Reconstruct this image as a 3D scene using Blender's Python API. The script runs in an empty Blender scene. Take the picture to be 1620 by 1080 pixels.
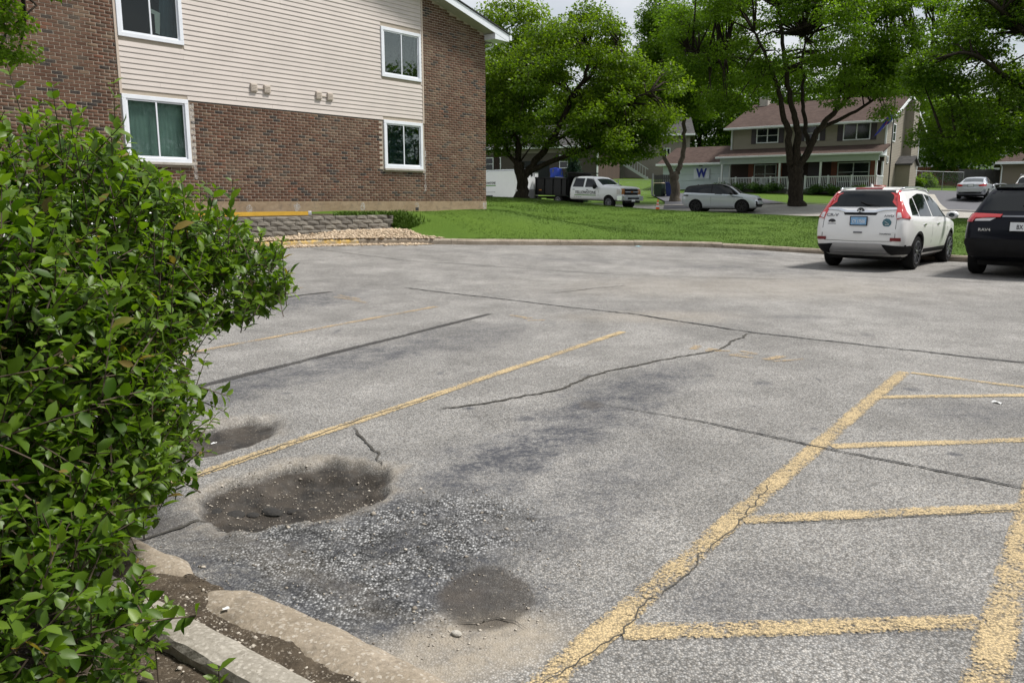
import bpy, bmesh, math, random
import numpy as np
from mathutils import Vector, Matrix, Euler
from mathutils.bvhtree import BVHTree
R = math.radians
rng = np.random.default_rng(7)
random.seed(7)
scene = bpy.context.scene
COL = scene.collection

# ------------------------------------------------------------------ camera
cam = bpy.data.objects.new('camera', bpy.data.cameras.new('camera'))
COL.objects.link(cam)
cam.data.lens = 28.0
cam.data.sensor_width = 36.0
cam.data.clip_start = 0.05
cam.data.clip_end = 2000
CAMH = 1.40
cam.location = (0, 0, CAMH)
cam.rotation_euler = (R(90 - 10.08), 0, 0)
scene.camera = cam

# ------------------------------------------------------------------ sky, sun, exposure
SUN_EL, SUN_AZ = 58.0, 84.0          # azimuth clockwise from +Y (to the right of the view)
world = bpy.data.worlds.new('World')
scene.world = world
world.use_nodes = True
wn, wl = world.node_tree.nodes, world.node_tree.links
wn.clear()
sky = wn.new('ShaderNodeTexSky'); sky.sky_type = 'NISHITA'; sky.sun_disc = False
sky.sun_elevation = R(SUN_EL); sky.sun_rotation = R(SUN_AZ)
sky.air_density = 1.2; sky.dust_density = 2.0
tc = wn.new('ShaderNodeTexCoord')
mp = wn.new('ShaderNodeMapping'); mp.inputs['Scale'].default_value = (1.0, 1.0, 2.6)
wl.new(tc.outputs['Generated'], mp.inputs['Vector'])
cn = wn.new('ShaderNodeTexNoise'); cn.inputs['Scale'].default_value = 2.3; cn.inputs['Detail'].default_value = 7
cn.inputs['Roughness'].default_value = 0.55; cn.inputs['Distortion'].default_value = 0.4
wl.new(mp.outputs[0], cn.inputs['Vector'])
cr = wn.new('ShaderNodeMapRange'); cr.inputs['From Min'].default_value = 0.34; cr.inputs['From Max'].default_value = 0.56
cr.inputs['To Min'].default_value = 0.25; cr.inputs['To Max'].default_value = 0.97
wl.new(cn.outputs['Fac'], cr.inputs['Value'])
cm = wn.new('ShaderNodeMix'); cm.data_type = 'RGBA'
cm.inputs['B'].default_value = (9.4, 9.6, 10.0, 1)
wl.new(cr.outputs[0], cm.inputs['Factor']); wl.new(sky.outputs[0], cm.inputs['A'])
bg = wn.new('ShaderNodeBackground'); bg.inputs['Strength'].default_value = 0.057
wl.new(cm.outputs['Result'], bg.inputs['Color'])
wo = wn.new('ShaderNodeOutputWorld'); wl.new(bg.outputs[0], wo.inputs['Surface'])

sun = bpy.data.objects.new('sun', bpy.data.lights.new('sun', 'SUN'))
COL.objects.link(sun)
sun.data.energy = 3.2
sun.data.angle = R(11)
sun.data.color = (1.0, 0.965, 0.91)
_sd = Vector((math.sin(R(SUN_AZ)) * math.cos(R(SUN_EL)), math.cos(R(SUN_AZ)) * math.cos(R(SUN_EL)), math.sin(R(SUN_EL))))
sun.rotation_euler = _sd.to_track_quat('Z', 'Y').to_euler()
sun.location = _sd * 200

scene.view_settings.view_transform = 'Standard'
scene.view_settings.look = 'None'
scene.view_settings.exposure = 0.72
scene.view_settings.gamma = 1.0
scene.view_settings.use_curve_mapping = False

# ------------------------------------------------------------------ helpers
def tag(o, label=None, cat=None, group=None, kind=None):
    if label: o['label'] = label
    if cat: o['category'] = cat
    if group: o['group'] = group
    if kind: o['kind'] = kind
    return o

def empty(name, loc=(0, 0, 0), rz=0.0, label=None, cat=None, group=None):
    o = bpy.data.objects.new(name, None); COL.objects.link(o)
    o.location = loc; o.rotation_euler = (0, 0, rz); o.empty_display_size = 0.2
    return tag(o, label, cat, group)

def link(name, me, parent=None, mat=None, smooth=False):
    o = bpy.data.objects.new(name, me); COL.objects.link(o)
    if parent is not None: o.parent = parent
    if mat is not None and len(me.materials) == 0: me.materials.append(M(mat))
    if smooth: me.shade_smooth()
    return o

def np_mesh(name, V, F, attrs=None):
    """V (n,3), F (m,k) arrays -> mesh; attrs: dict name -> per-vertex float array"""
    me = bpy.data.meshes.new(name)
    V = np.asarray(V, dtype=np.float32); F = np.asarray(F, dtype=np.int32)
    k = F.shape[1]
    me.vertices.add(len(V)); me.vertices.foreach_set('co', V.ravel())
    me.loops.add(F.size); me.loops.foreach_set('vertex_index', F.ravel())
    me.polygons.add(len(F))
    me.polygons.foreach_set('loop_start', np.arange(0, F.size, k, dtype=np.int32))
    me.polygons.foreach_set('loop_total', np.full(len(F), k, dtype=np.int32))
    me.update(calc_edges=True)
    if attrs:
        for n, a in attrs.items():
            at = me.attributes.new(n, 'FLOAT', 'POINT'); at.data.foreach_set('value', np.asarray(a, dtype=np.float32))
    return me

class MB:
    """collects pieces of one part, then links them as one mesh"""
    def __init__(s): s.v = []; s.f = []
    def add(s, V, F):
        b = len(s.v); s.v += [tuple(p) for p in V]; s.f += [tuple(i + b for i in f) for f in F]; return s
    def box(s, x0, x1, y0, y1, z0, z1, mat=None):
        V = [(x, y, z) for z in (z0, z1) for (x, y) in ((x0, y0), (x1, y0), (x1, y1), (x0, y1))]
        if mat is not None: V = [mat @ Vector(p) for p in V]
        return s.add(V, [(3, 2, 1, 0), (4, 5, 6, 7), (0, 1, 5, 4), (1, 2, 6, 5), (2, 3, 7, 6), (3, 0, 4, 7)])
    def bar(s, a, b, w, h=None):
        """square bar from a to b"""
        h = h or w; a = Vector(a); b = Vector(b); d = (b - a)
        q = d.to_track_quat('X', 'Z').to_matrix().to_4x4(); q.translation = a
        return s.box(0, d.length, -w / 2, w / 2, -h / 2, h / 2, q)
    def prism(s, poly, vec):
        """polygon (3D points, CCW seen against vec) extruded along vec"""
        n = len(poly); vec = Vector(vec); P = [Vector(p) for p in poly]
        V = P + [p + vec for p in P]
        F = [tuple(range(n))[::-1], tuple(range(n, 2 * n))] + [(i, (i + 1) % n, n + (i + 1) % n, n + i) for i in range(n)]
        return s.add(V, F)
    def tube(s, pts, rad, n=8, cap=True):
        pts = [Vector(p) for p in pts]
        if not hasattr(rad, '__len__'): rad = [rad] * len(pts)
        V = []; F = []; up = Vector((0.31, 0.17, 0.93)).normalized()
        for i, p in enumerate(pts):
            t = (pts[min(i + 1, len(pts) - 1)] - pts[max(i - 1, 0)]).normalized()
            if i == 0:
                u = t.cross(up)
                if u.length < 1e-3: u = t.cross(Vector((1, 0, 0)))
            else:
                u = u - t * u.dot(t)
            u.normalize(); w = t.cross(u)
            for k in range(n):
                a = 2 * math.pi * k / n
                V.append(p + (u * math.cos(a) + w * math.sin(a)) * rad[i])
        for i in range(len(pts) - 1):
            for k in range(n):
                F.append((i * n + k, i * n + (k + 1) % n, (i + 1) * n + (k + 1) % n, (i + 1) * n + k))
        if cap: F += [tuple(range(n))[::-1], tuple(range((len(pts) - 1) * n, len(pts) * n))]
        return s.add(V, F)
    def lathe(s, prof, n=24, axis='z', c=(0, 0, 0)):
        """prof: list of (r, h) revolved about an axis through c"""
        V = []; F = []; m = len(prof)
        for r, h in prof:
            for k in range(n):
                a = 2 * math.pi * k / n; x, y = r * math.cos(a), r * math.sin(a)
                p = (x, y, h) if axis == 'z' else ((x, h, y) if axis == 'y' else (h, x, y))
                V.append((p[0] + c[0], p[1] + c[1], p[2] + c[2]))
        for i in range(m - 1):
            for k in range(n):
                f = (i * n + k, i * n + (k + 1) % n, (i + 1) * n + (k + 1) % n, (i + 1) * n + k)
                F.append(f if axis != 'y' else f[::-1])
        F += [tuple(range(n))[::-1], tuple(range((m - 1) * n, m * n))]
        return s.add(V, F)
    def mesh(s, name, bevel=0):
        me = bpy.data.meshes.new(name); me.from_pydata(s.v, [], s.f)
        bm = bmesh.new(); bm.from_mesh(me)
        bmesh.ops.recalc_face_normals(bm, faces=bm.faces)
        if bevel:
            bmesh.ops.bevel(bm, geom=bm.edges[:], offset=bevel, segments=1, affect='EDGES', profile=0.5)
        bm.to_mesh(me); bm.free(); me.update()
        return me
    def build(s, name, mat, parent=None, bevel=0, smooth=False):
        return link(name, s.mesh(name, bevel), parent, mat, smooth)

def smooth_angle(me, deg=40):
    me.shade_smooth()
    try: me.set_sharp_from_angle(angle=R(deg))
    except Exception: pass

def vnoise(x, y, seed=0):
    """cheap numpy value noise, about 0..1"""
    xi = np.floor(x).astype(np.int64); yi = np.floor(y).astype(np.int64); xf = x - xi; yf = y - yi
    xf = xf * xf * (3 - 2 * xf); yf = yf * yf * (3 - 2 * yf)
    def h(a, b):
        n = (a * 374761393 + b * 668265263 + seed * 1442695041) & 0x7fffffff
        n = ((n ^ (n >> 13)) * 1274126177) & 0x7fffffff
        return ((n ^ (n >> 16)) & 0xffff) / 65535.0
    return (h(xi, yi) * (1 - xf) + h(xi + 1, yi) * xf) * (1 - yf) + (h(xi, yi + 1) * (1 - xf) + h(xi + 1, yi + 1) * xf) * yf
def fbm(x, y, seed=0, o=4):
    s = 0; a = .5; t = 0
    for k in range(o):
        s = s + a * vnoise(x * 2 ** k, y * 2 ** k, seed + k); t += a; a *= .5
    return s / t
def sstep(a, b, x):
    t = np.clip((x - a) / (b - a), 0, 1); return t * t * (3 - 2 * t)

# ------------------------------------------------------------------ materials
_mats = {}
def M(n): return _mats[n]
class NT:
    def __init__(s, name):
        s.m = bpy.data.materials.new(name); s.m.use_nodes = True; s.t = s.m.node_tree; s.n = s.t.nodes; s.l = s.t.links
        s.bsdf = s.n['Principled BSDF']; s.out = s.n['Material Output']; _mats[name] = s.m
        s.geo = None
    def new(s, typ, **kw):
        n = s.n.new('ShaderNode' + typ)
        for k, v in kw.items():
            if hasattr(n, k) and k not in ('Scale',): setattr(n, k, v)
        return n
    def set(s, inp, v):
        if isinstance(v, bpy.types.NodeSocket): s.l.new(v, inp)
        elif hasattr(v, '__len__') and inp.type == 'RGBA': inp.default_value = (v[0], v[1], v[2], 1)
        else: inp.default_value = v
    def pos(s, obj=False):
        if obj:
            return s.new('TexCoord').outputs['Object']
        if s.geo is None: s.geo = s.new('NewGeometry')
        return s.geo.outputs['Position']
    def scaled(s, vec, sc):
        m = s.new('Mapping'); s.l.new(vec, m.inputs['Vector']); m.inputs['Scale'].default_value = sc if hasattr(sc, '__len__') else (sc,) * 3
        return m.outputs[0]
    def noise(s, vec, scale, detail=4, rough=.55, dist=0, color=False):
        n = s.new('TexNoise'); s.l.new(vec, n.inputs['Vector'])
        n.inputs['Scale'].default_value = scale; n.inputs['Detail'].default_value = detail; n.inputs['Roughness'].default_value = rough; n.inputs['Distortion'].default_value = dist
        return n.outputs['Color' if color else 'Fac']
    def voro(s, vec, scale, feature='F1', out='Distance'):
        n = s.new('TexVoronoi'); n.feature = feature; s.l.new(vec, n.inputs['Vector']); n.inputs['Scale'].default_value = scale
        return n.outputs[out]
    def ramp(s, v, a, b, lo=0., hi=1.):
        n = s.new('MapRange'); s.set(n.inputs['Value'], v)
        for k, x in (('From Min', a), ('From Max', b), ('To Min', lo), ('To Max', hi)): n.inputs[k].default_value = x
        return n.outputs[0]
    def mix(s, f, a, b, mode='MIX'):
        n = s.new('Mix'); n.data_type = 'RGBA'; n.blend_type = mode
        s.set(n.inputs['Factor'], f); s.set(n.inputs['A'], a); s.set(n.inputs['B'], b); return n.outputs['Result']
    def math(s, op, a, b=0., cl=False):
        n = s.new('Math'); n.operation = op; n.use_clamp = cl; s.set(n.inputs[0], a); s.set(n.inputs[1], b); return n.outputs[0]
    def attr(s, name):
        n = s.new('Attribute'); n.attribute_name = name; return n
    def bump(s, h, strength=.5, dist=.01, normal=None):
        n = s.new('Bump'); n.inputs['Strength'].default_value = strength; n.inputs['Distance'].default_value = dist
        s.set(n.inputs['Height'], h)
        if normal is not None: s.l.new(normal, n.inputs['Normal'])
        s.l.new(n.outputs[0], s.bsdf.inputs['Normal']); return n.outputs[0]
    def col(s, v): s.set(s.bsdf.inputs['Base Color'], v); return s
    def p(s, **kw):
        for k, v in kw.items():
            s.set(s.bsdf.inputs[k.replace('_', ' ')], v)
        return s
def plain(name, c, rough=.6, var=.12, scale=6., metal=0., bump=0., bscale=60., **kw):
    """painted / plain surface with a little unevenness and grime"""
    t = NT(name); v = t.pos(True)
    n = t.noise(v, scale, 5)
    f = t.ramp(n, .3, .7, 1 - var, 1 + var)
    cc = t.new('RGB'); cc.outputs[0].default_value = (*c, 1)
    mx = t.new('VectorMath'); mx.operation = 'SCALE'; t.l.new(cc.outputs[0], mx.inputs[0]); t.l.new(f, mx.inputs['Scale'])
    t.col(mx.outputs[0]); t.p(Roughness=t.ramp(n, .3, .7, rough * .9, min(1, rough * 1.1)), Metallic=metal)
    for k, x in kw.items(): t.p(**{k: x})
    if bump: t.bump(t.noise(v, bscale, 3), bump, .01)
    return t
# ------------------------------------------------------------------ ground materials
def asphalt(name):
    t = NT(name); v = t.pos()
    wob = t.noise(v, 3.0, 3, color=True)
    c1 = t.voro(v, 125, out='Color'); d1 = t.voro(v, 125)
    c2 = t.voro(v, 82, out='Color'); d2 = t.voro(v, 82)
    s1 = t.new('SeparateColor'); t.l.new(c1, s1.inputs[0]); s2 = t.new('SeparateColor'); t.l.new(c2, s2.inputs[0])
    big = t.noise(v, .35, 5, .6); mid = t.noise(v, 1.7, 6, .65); fine = t.noise(v, 26, 4, .7)
    # stones in binder
    stone = t.ramp(s1.outputs[0], .05, 1.0, .17, .43)
    gap = t.ramp(d1, .34, .62, 1.0, .50)
    g = t.math('MULTIPLY', stone, gap)
    tint = t.mix(s1.outputs[1], (1.0, .985, .955), (1.0, .94, .86))
    comb = t.new('CombineColor'); [t.l.new(g, comb.inputs[i]) for i in range(3)]
    col = t.mix(1.0, comb.outputs[0], tint, 'MULTIPLY')
    tone = t.noise(t.scaled(v, (1.0, .45, 1)), .9, 5, .7); worn = t.math('MULTIPLY', t.math('MULTIPLY', t.ramp(mid, .32, .68, .78, 1.18), t.ramp(big, .3, .7, .82, 1.16)), t.ramp(tone, .35, .65, .86, 1.1))
    wc = t.new('CombineColor'); [t.l.new(worn, wc.inputs[i]) for i in range(3)]
    col = t.mix(1.0, col, wc.outputs[0], 'MULTIPLY')
    # dark bluish sealer left between the stones
    dk = t.math('MULTIPLY', t.attr('dark').outputs['Fac'], t.ramp(t.noise(v, 5, 5, .7), .34, .62, .25, 1.0))
    seal = t.math('MULTIPLY', dk, t.ramp(fine, .38, .62, 1., .45))
    col = t.mix(t.math('MINIMUM', t.math('MULTIPLY', seal, 1.45), .9), col, (.040, .043, .054))
    # ravelled patch: bright loose stones in black gaps
    lo = t.attr('loose').outputs['Fac']
    lf = t.math('MULTIPLY', lo, t.ramp(t.noise(v, 6, 4, .7), .35, .6, .35, 1.0), True)
    st2 = t.math('MULTIPLY', t.ramp(s2.outputs[0], .08, .92, .06, .60), t.ramp(d2, .30, .58, 1.0, .22))
    dkp = t.ramp(t.noise(v, 3.2, 5, .65), .44, .62, 1.0, .34)
    st2 = t.math('MULTIPLY', st2, dkp)
    c3 = t.new('CombineColor'); [t.l.new(st2, c3.inputs[i]) for i in range(3)]
    col = t.mix(lf, col, c3.outputs[0])
    # dust and dirt
    du = t.math('MULTIPLY', t.attr('dust').outputs['Fac'], t.ramp(t.noise(v, 9, 5, .7), .3, .62, .35, 1.0))
    col = t.mix(du, col, t.mix(fine, (.20, .165, .12), (.42, .37, .30)))
    di = t.math('MULTIPLY', t.attr('dirt').outputs['Fac'], t.ramp(t.noise(v, 14, 5, .7), .28, .6, .72, 1.0))
    speck = t.ramp(s1.outputs[2], .96, .99, 0, .4)
    dirtc = t.mix(t.ramp(t.noise(v, 5, 5, .65), .35, .65), (.018, .0155, .013), (.060, .049, .038))
    dirtc = t.mix(speck, dirtc, (.3, .26, .21))
    col = t.mix(di, col, dirtc)
    t.col(col)
    t.p(Roughness=t.ramp(di, 0, 1, .88, .7))
    t.p(Specular_IOR_Level=.28)
    h = t.math('ADD', t.math('MULTIPLY', t.ramp(d1, 0, .6, 1, 0), .5), t.math('MULTIPLY', fine, .5))
    h = t.math('ADD', h, t.math('MULTIPLY', t.math('MULTIPLY', lf, t.ramp(d2, 0, .6, 1, 0)), 2.2))
    t.bump(h, .75, .006)
    return t
asphalt('asphalt')

def paintmat(name, col, lo=.40, hi=.52):
    t = NT(name); v = t.pos()
    c1 = t.voro(v, 125, out='Color'); d1 = t.voro(v, 125); s = t.new('SeparateColor'); t.l.new(c1, s.inputs[0])
    w = t.noise(v, 2.4, 5, .65); w2 = t.noise(v, 17, 5, .75); w3 = t.noise(v, 120, 2, .6)
    a = t.math('ADD', t.math('ADD', t.math('MULTIPLY', w, .62), t.math('MULTIPLY', w2, .28)), t.math('MULTIPLY', s.outputs[0], .22))   # wears off stone by stone
    e = t.attr('edge').outputs['Fac']
    a = t.math('SUBTRACT', a, t.ramp(e, .5, 1.0, 0, .14))
    t.p(Alpha=t.ramp(a, lo, hi, 0.0, .95))
    c = t.mix(t.ramp(w3, .3, .7), tuple(q * .74 for q in col), col); c = t.mix(t.ramp(d1, .42, .65, 0, .55), c, (.09, .08, .065))
    t.col(c); t.p(Roughness=.8, Specular_IOR_Level=.25); t.bump(t.ramp(d1, 0, .6, 1, 0), .5, .004)
paintmat('stripe_paint', (.62, .475, .265), .40, .58)
paintmat('old_paint', (.56, .42, .25), .45, .64)
paintmat('tar_old', (.045, .045, .048), .40, .58)
t = NT('tar'); t.col((.012, .011, .011)).p(Roughness=.6)
t = NT('tar_crack'); v = t.pos(); t.col(t.mix(t.noise(v, 20, 4), (.016, .014, .012), (.075, .068, .055))).p(Roughness=.85)

def concrete(name, a=(.27, .245, .205), b=(.44, .41, .36), dirt=(.10, .085, .06), bump=.5):
    t = NT(name); v = t.pos()
    n1 = t.noise(v, 2.2, 6, .65); n2 = t.noise(v, 60, 4, .7); c = t.voro(v, 110, out='Color')
    s = t.new('SeparateColor'); t.l.new(c, s.inputs[0])
    col = t.mix(t.ramp(n1, .3, .7), a, b)
    col = t.mix(t.ramp(n2, .35, .7, 0, .5), col, dirt)
    col = t.mix(t.ramp(s.outputs[0], .8, 1, 0, .5), col, (.55, .51, .45))
    col = t.mix(t.ramp(t.noise(v, 7, 6, .7), .52, .72, 0, .65), col, dirt)
    t.col(col).p(Roughness=.9, Specular_IOR_Level=.25)
    t.bump(t.math('ADD', n2, t.math('MULTIPLY', s.outputs[0], .4)), bump, .006)
concrete('concrete'); concrete('concrete_tan', (.25, .205, .15), (.40, .34, .27), (.085, .07, .05), .7)
concrete('concrete_light', (.32, .30, .265), (.5, .475, .43), (.16, .14, .11), .3)
concrete('street_concrete', (.30, .285, .26), (.40, .385, .355), (.2, .185, .16), .3)
t = NT('soil'); v = t.pos(); n = t.noise(v, 12, 6, .75); c = t.voro(t.mix(.02, v, t.noise(v, 60, 2, color=True)), 170, out='Color'); s = t.new('SeparateColor'); t.l.new(c, s.inputs[0])
col = t.mix(t.ramp(n, .3, .7), (.030, .023, .016), (.115, .090, .064))
col = t.mix(t.ramp(s.outputs[0], .86, .95, 0, .6), col, (.25, .215, .17))
t.col(col).p(Roughness=.95, Specular_IOR_Level=.2); t.bump(t.math('ADD', n, s.outputs[1]), .9, .015)
t = NT('driveway_asphalt'); v = t.pos(); t.col(t.mix(t.noise(v, 1.2, 6, .7), (.052, .052, .060), (.105, .105, .118))).p(Roughness=.75); t.bump(t.noise(v, 60, 3), .3, .01)

t = NT('grass'); v = t.pos()
n1 = t.noise(v, .28, 4, .6); n2 = t.noise(t.scaled(v, (1, 1, .3)), 5.5, 6, .75); n3 = t.noise(v, 42, 3, .8)
col = t.mix(t.ramp(n1, .3, .7), (.058, .116, .008), (.086, .152, .011))
col = t.mix(t.ramp(n2, .4, .75, 0, .5), col, (.042, .090, .007))
col = t.mix(t.ramp(n3, .45, .75, 0, .6), col, (.092, .155, .016))
t.col(col).p(Roughness=.8, Specular_IOR_Level=.2); t.bump(t.math('ADD', n2, n3), .8, .04)
t = NT('grass_blade'); n = t.attr('rnd').outputs['Fac']; v = t.pos()
col = t.mix(n, (.050, .102, .007), (.100, .172, .015)); col = t.mix(t.ramp(t.noise(v, .5, 3), .35, .65, 0, .5), col, (.060, .122, .009))
t.col(col).p(Roughness=.6, Specular_IOR_Level=.25)
t = NT('gravel_pale'); v = t.pos(); c = t.voro(v, 22, out='Color'); s = t.new('SeparateColor'); t.l.new(c, s.inputs[0])
t.col(t.mix(s.outputs[0], (.22, .17, .12), (.50, .43, .34))).p(Roughness=.9); t.bump(t.voro(v, 22), .8, .03)
t = NT('gravel_stone'); t.col(t.mix(t.attr('rnd').outputs['Fac'], (.24, .17, .105), (.58, .47, .34))).p(Roughness=.9)
t = NT('stone_chip'); n = t.attr('rnd').outputs['Fac']
t.col(t.mix(n, (.11, .09, .07), (.52, .47, .40))).p(Roughness=.9)

# ------------------------------------------------------------------ levels
def zlot(x, y):
    u = -0.7 * np.asarray(x, float) + 0.7 * np.asarray(y, float) - 9
    return .05 * np.logaddexp(0, u * 1.5) / 1.5
CURB = np.array([(-26, -8), (-8.6, 13.4), (-6.4, 16.4), (-5.4, 17.75), (-4.6, 18.55), (-3.7, 19.15), (-2.6, 19.65), (-.8, 20.15), (1.5, 20.9), (3.0, 21.4), (4.2, 21.65), (5.2, 21.75), (6.2, 21.6), (7.2, 21.15), (8.2, 20.5), (10.6, 17.95), (30, -2.85)], float)
def curb_d(x, y):
    """signed distance to the far kerb line, positive beyond the lot; and the foot point"""
    x = np.asarray(x, float); y = np.asarray(y, float)
    best = np.full(x.shape, 1e9); sg = np.zeros(x.shape); fx = np.zeros(x.shape); fy = np.zeros(x.shape)
    for a, b in zip(CURB[:-1], CURB[1:]):
        d = b - a; L2 = d @ d
        t = np.clip(((x - a[0]) * d[0] + (y - a[1]) * d[1]) / L2, 0, 1)
        px, py = a[0] + t * d[0], a[1] + t * d[1]
        r = np.hypot(x - px, y - py); cr = d[0] * (y - a[1]) - d[1] * (x - a[0])
        m = r < best - 1e-9
        best = np.where(m, r, best); sg = np.where(m, np.sign(cr), sg); fx = np.where(m, px, fx); fy = np.where(m, py, fy)
    return best * sg, fx, fy
def resample(pts, step):
    pts = np.asarray(pts, float); seg = np.hypot(*(pts[1:] - pts[:-1])[:, :2].T); s = np.r_[0, np.cumsum(seg)]
    n = max(2, int(round(s[-1] / step)) + 1); q = np.linspace(0, s[-1], n)
    return np.stack([np.interp(q, s, pts[:, k]) for k in range(pts.shape[1])], 1)
def smooth_path(pts, step, it=3):
    p = resample(pts, step)
    for _ in range(it):
        p[1:-1] = .25 * p[:-2] + .5 * p[1:-1] + .25 * p[2:]
    return p

# terrain beyond the kerb: thin-plate surface through levelled points
WQ = np.array((-3.6, 22.5)); WD = np.array((.637, .771)); WN = np.array((.771, -.637))   # gable wall line, its direction and outward normal
def wall_xy(s, out=0.): return WQ + WD * s + WN * out
_cp = []
for p in resample(CURB[2:16], 1.6):
    _cp.append((p[0], p[1], float(zlot(*p[:2])) + .12))
for s in (-9, -6, -3, 0, 2, 4.35):
    p = wall_xy(s); _cp.append((p[0], p[1], 1.07))
_cp += [(p[0], p[1], 1.05) for p in (wall_xy(-3, .9), wall_xy(0, .9), wall_xy(2.5, .9), wall_xy(-6, .9), wall_xy(4.35, .9))]
_cp += [(-8, 34, 1.3), (.53, 38, 1.47), (-1.1, 36, 1.46), (.85, 27, .72), (2.96, 42, 1.22), (5.95, 40, .93), (8.2, 36, .87), (10.4, 34, .78), (12.4, 33, .68), (18.4, 33, .62), (21, 33, .60), (6.2, 27, .50), (8.7, 25, .35), (26, 22, .35), (16, 24, .36), (3, 26, .52),
        (16.7, 48, .99), (11.4, 56, 1.25), (11, 75, 3.1), (9.8, 66, 1.96), (28.5, 52, 1.2), (34, 53, 1.25), (1.4, 52, .90), (3, 52, .88), (6, 49, .78), (7, 47.5, .74), (4.4, 47, .95), (10.3, 47, .56), (13.4, 45, .52), (16.4, 62, 2.0), (27.6, 60, 2.0), (23, 61, 2.0), (36, 62, 1.9), (34.5, 70, 2.3), (-1.3, 54, .92), (-1.07, 56, .95), (-6, 57.5, 1.1), (23.3, 43, .50), (35, 40, .55), (-14, 60, 1.6),
        (-20, 40, 1.5), (-30, 20, 1.0), (-6, 72, 2.6), (3, 72, 2.8), (25, 85, 3.2), (50, 60, 1.8), (60, 90, 3), (0, 100, 4.2), (-40, 90, 3.5), (60, 20, .5), (90, 60, 2), (-70, 50, 2), (30, 120, 4.5), (-60, 140, 5), (100, 140, 5)]
_cp = np.array(_cp, float)
def _tps_k(r2): return np.where(r2 > 1e-9, .5 * r2 * np.log(np.maximum(r2, 1e-9)), 0)
_n = len(_cp); _A = np.zeros((_n + 3, _n + 3))
_A[:_n, :_n] = _tps_k(((_cp[:, None, :2] - _cp[None, :, :2]) ** 2).sum(-1)) + np.eye(_n) * .04
_A[:_n, _n] = 1; _A[:_n, _n + 1:] = _cp[:, :2]; _A[_n, :_n] = 1; _A[_n + 1:, :_n] = _cp[:, :2].T
_w = np.linalg.solve(_A, np.r_[_cp[:, 2], 0, 0, 0])
def ground(x, y):
    x = np.asarray(x, float); y = np.asarray(y, float); sh = np.broadcast(x, y).shape
    X = np.clip(np.broadcast_to(x, sh).ravel(), -90, 110); Y = np.clip(np.broadcast_to(y, sh).ravel(), -10, 150); z = np.zeros(X.shape)
    for i in range(0, len(X), 20000):
        a, b = X[i:i + 20000], Y[i:i + 20000]
        z[i:i + 20000] = _tps_k((a[:, None] - _cp[None, :, 0]) ** 2 + (b[:, None] - _cp[None, :, 1]) ** 2) @ _w[:_n] + _w[_n] + _w[_n + 1] * a + _w[_n + 2] * b
    z = z.reshape(sh)
    d, fx, fy = curb_d(np.broadcast_to(x, sh), np.broadcast_to(y, sh))
    zc = zlot(fx, fy) + .125
    k = sstep(0.1, 2.2, d)                       # meet the top of the kerb exactly
    z = zc * (1 - k) + np.maximum(z, zc - .02) * k
    bx = np.broadcast_to(x, sh) - WQ[0]; by = np.broadcast_to(y, sh) - WQ[1]
    s_, o_ = bx * WD[0] + by * WD[1], bx * WN[0] + by * WN[1]      # gravel pocket in front of the block wall
    zf = zc + np.clip(d, 0, .8) * .26
    m = sstep(-.35, -1.0, s_) * (o_ > .62)
    return z * (1 - m) + np.minimum(zf, .64) * m
def gz(x, y): return float(ground(np.array([x]), np.array([y]))[0])

def axis(lo, hi, fl, fh, fine, grow):
    a = list(np.arange(fl, fh + 1e-6, fine)); st = fine
    while a[-1] < hi: st *= grow; a.append(a[-1] + st)
    st = fine
    while a[0] > lo: st *= grow; a.insert(0, a[0] - st)
    return np.array(a)
def grid_mesh(xs, ys):
    X, Y = np.meshgrid(xs, ys); nx, ny = len(xs), len(ys)
    i = np.arange(nx * ny).reshape(ny, nx)
    F = np.stack([i[:-1, :-1], i[:-1, 1:], i[1:, 1:], i[1:, :-1]], -1).reshape(-1, 4)
    return X.ravel(), Y.ravel(), F
def compact(V, F, attrs=None):
    u, inv = np.unique(F, return_inverse=True)
    return V[u], inv.reshape(F.shape), ({k: a[u] for k, a in attrs.items()} if attrs else None)

# lawn (terrain sheet)
xs = axis(-140, 220, -8, 24, .32, 1.13); ys = axis(-10, 460, 16, 52, .32, 1.12)
x, y, Fq = grid_mesh(xs, ys)
d, fx, fy = curb_d(x, y)
near = (d < .08) & (d > -.55)
nx_ = np.where(np.abs(d) > 1e-6, (x - fx) / np.where(np.abs(d) < 1e-6, 1, d), 0); ny_ = np.where(np.abs(d) > 1e-6, (y - fy) / np.where(np.abs(d) < 1e-6, 1, d), 0)
x = np.where(near, fx + nx_ * .08, x); y = np.where(near, fy + ny_ * .08, y)
keep = ((d[Fq] > -.55).all(1)) & ((d[Fq] > .08).any(1))
z = ground(x, y) + (fbm(x * 1.3, y * 1.3, 5) - .5) * .05 * sstep(.3, 1.5, d)
V, Fk, _ = compact(np.stack([x, y, z], 1), Fq[keep])
lawn = link('lawn', np_mesh('lawn', V, Fk), None, 'grass', True); tag(lawn, 'mown green grass bank between the kerb and the street', 'lawn', kind='structure')

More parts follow.
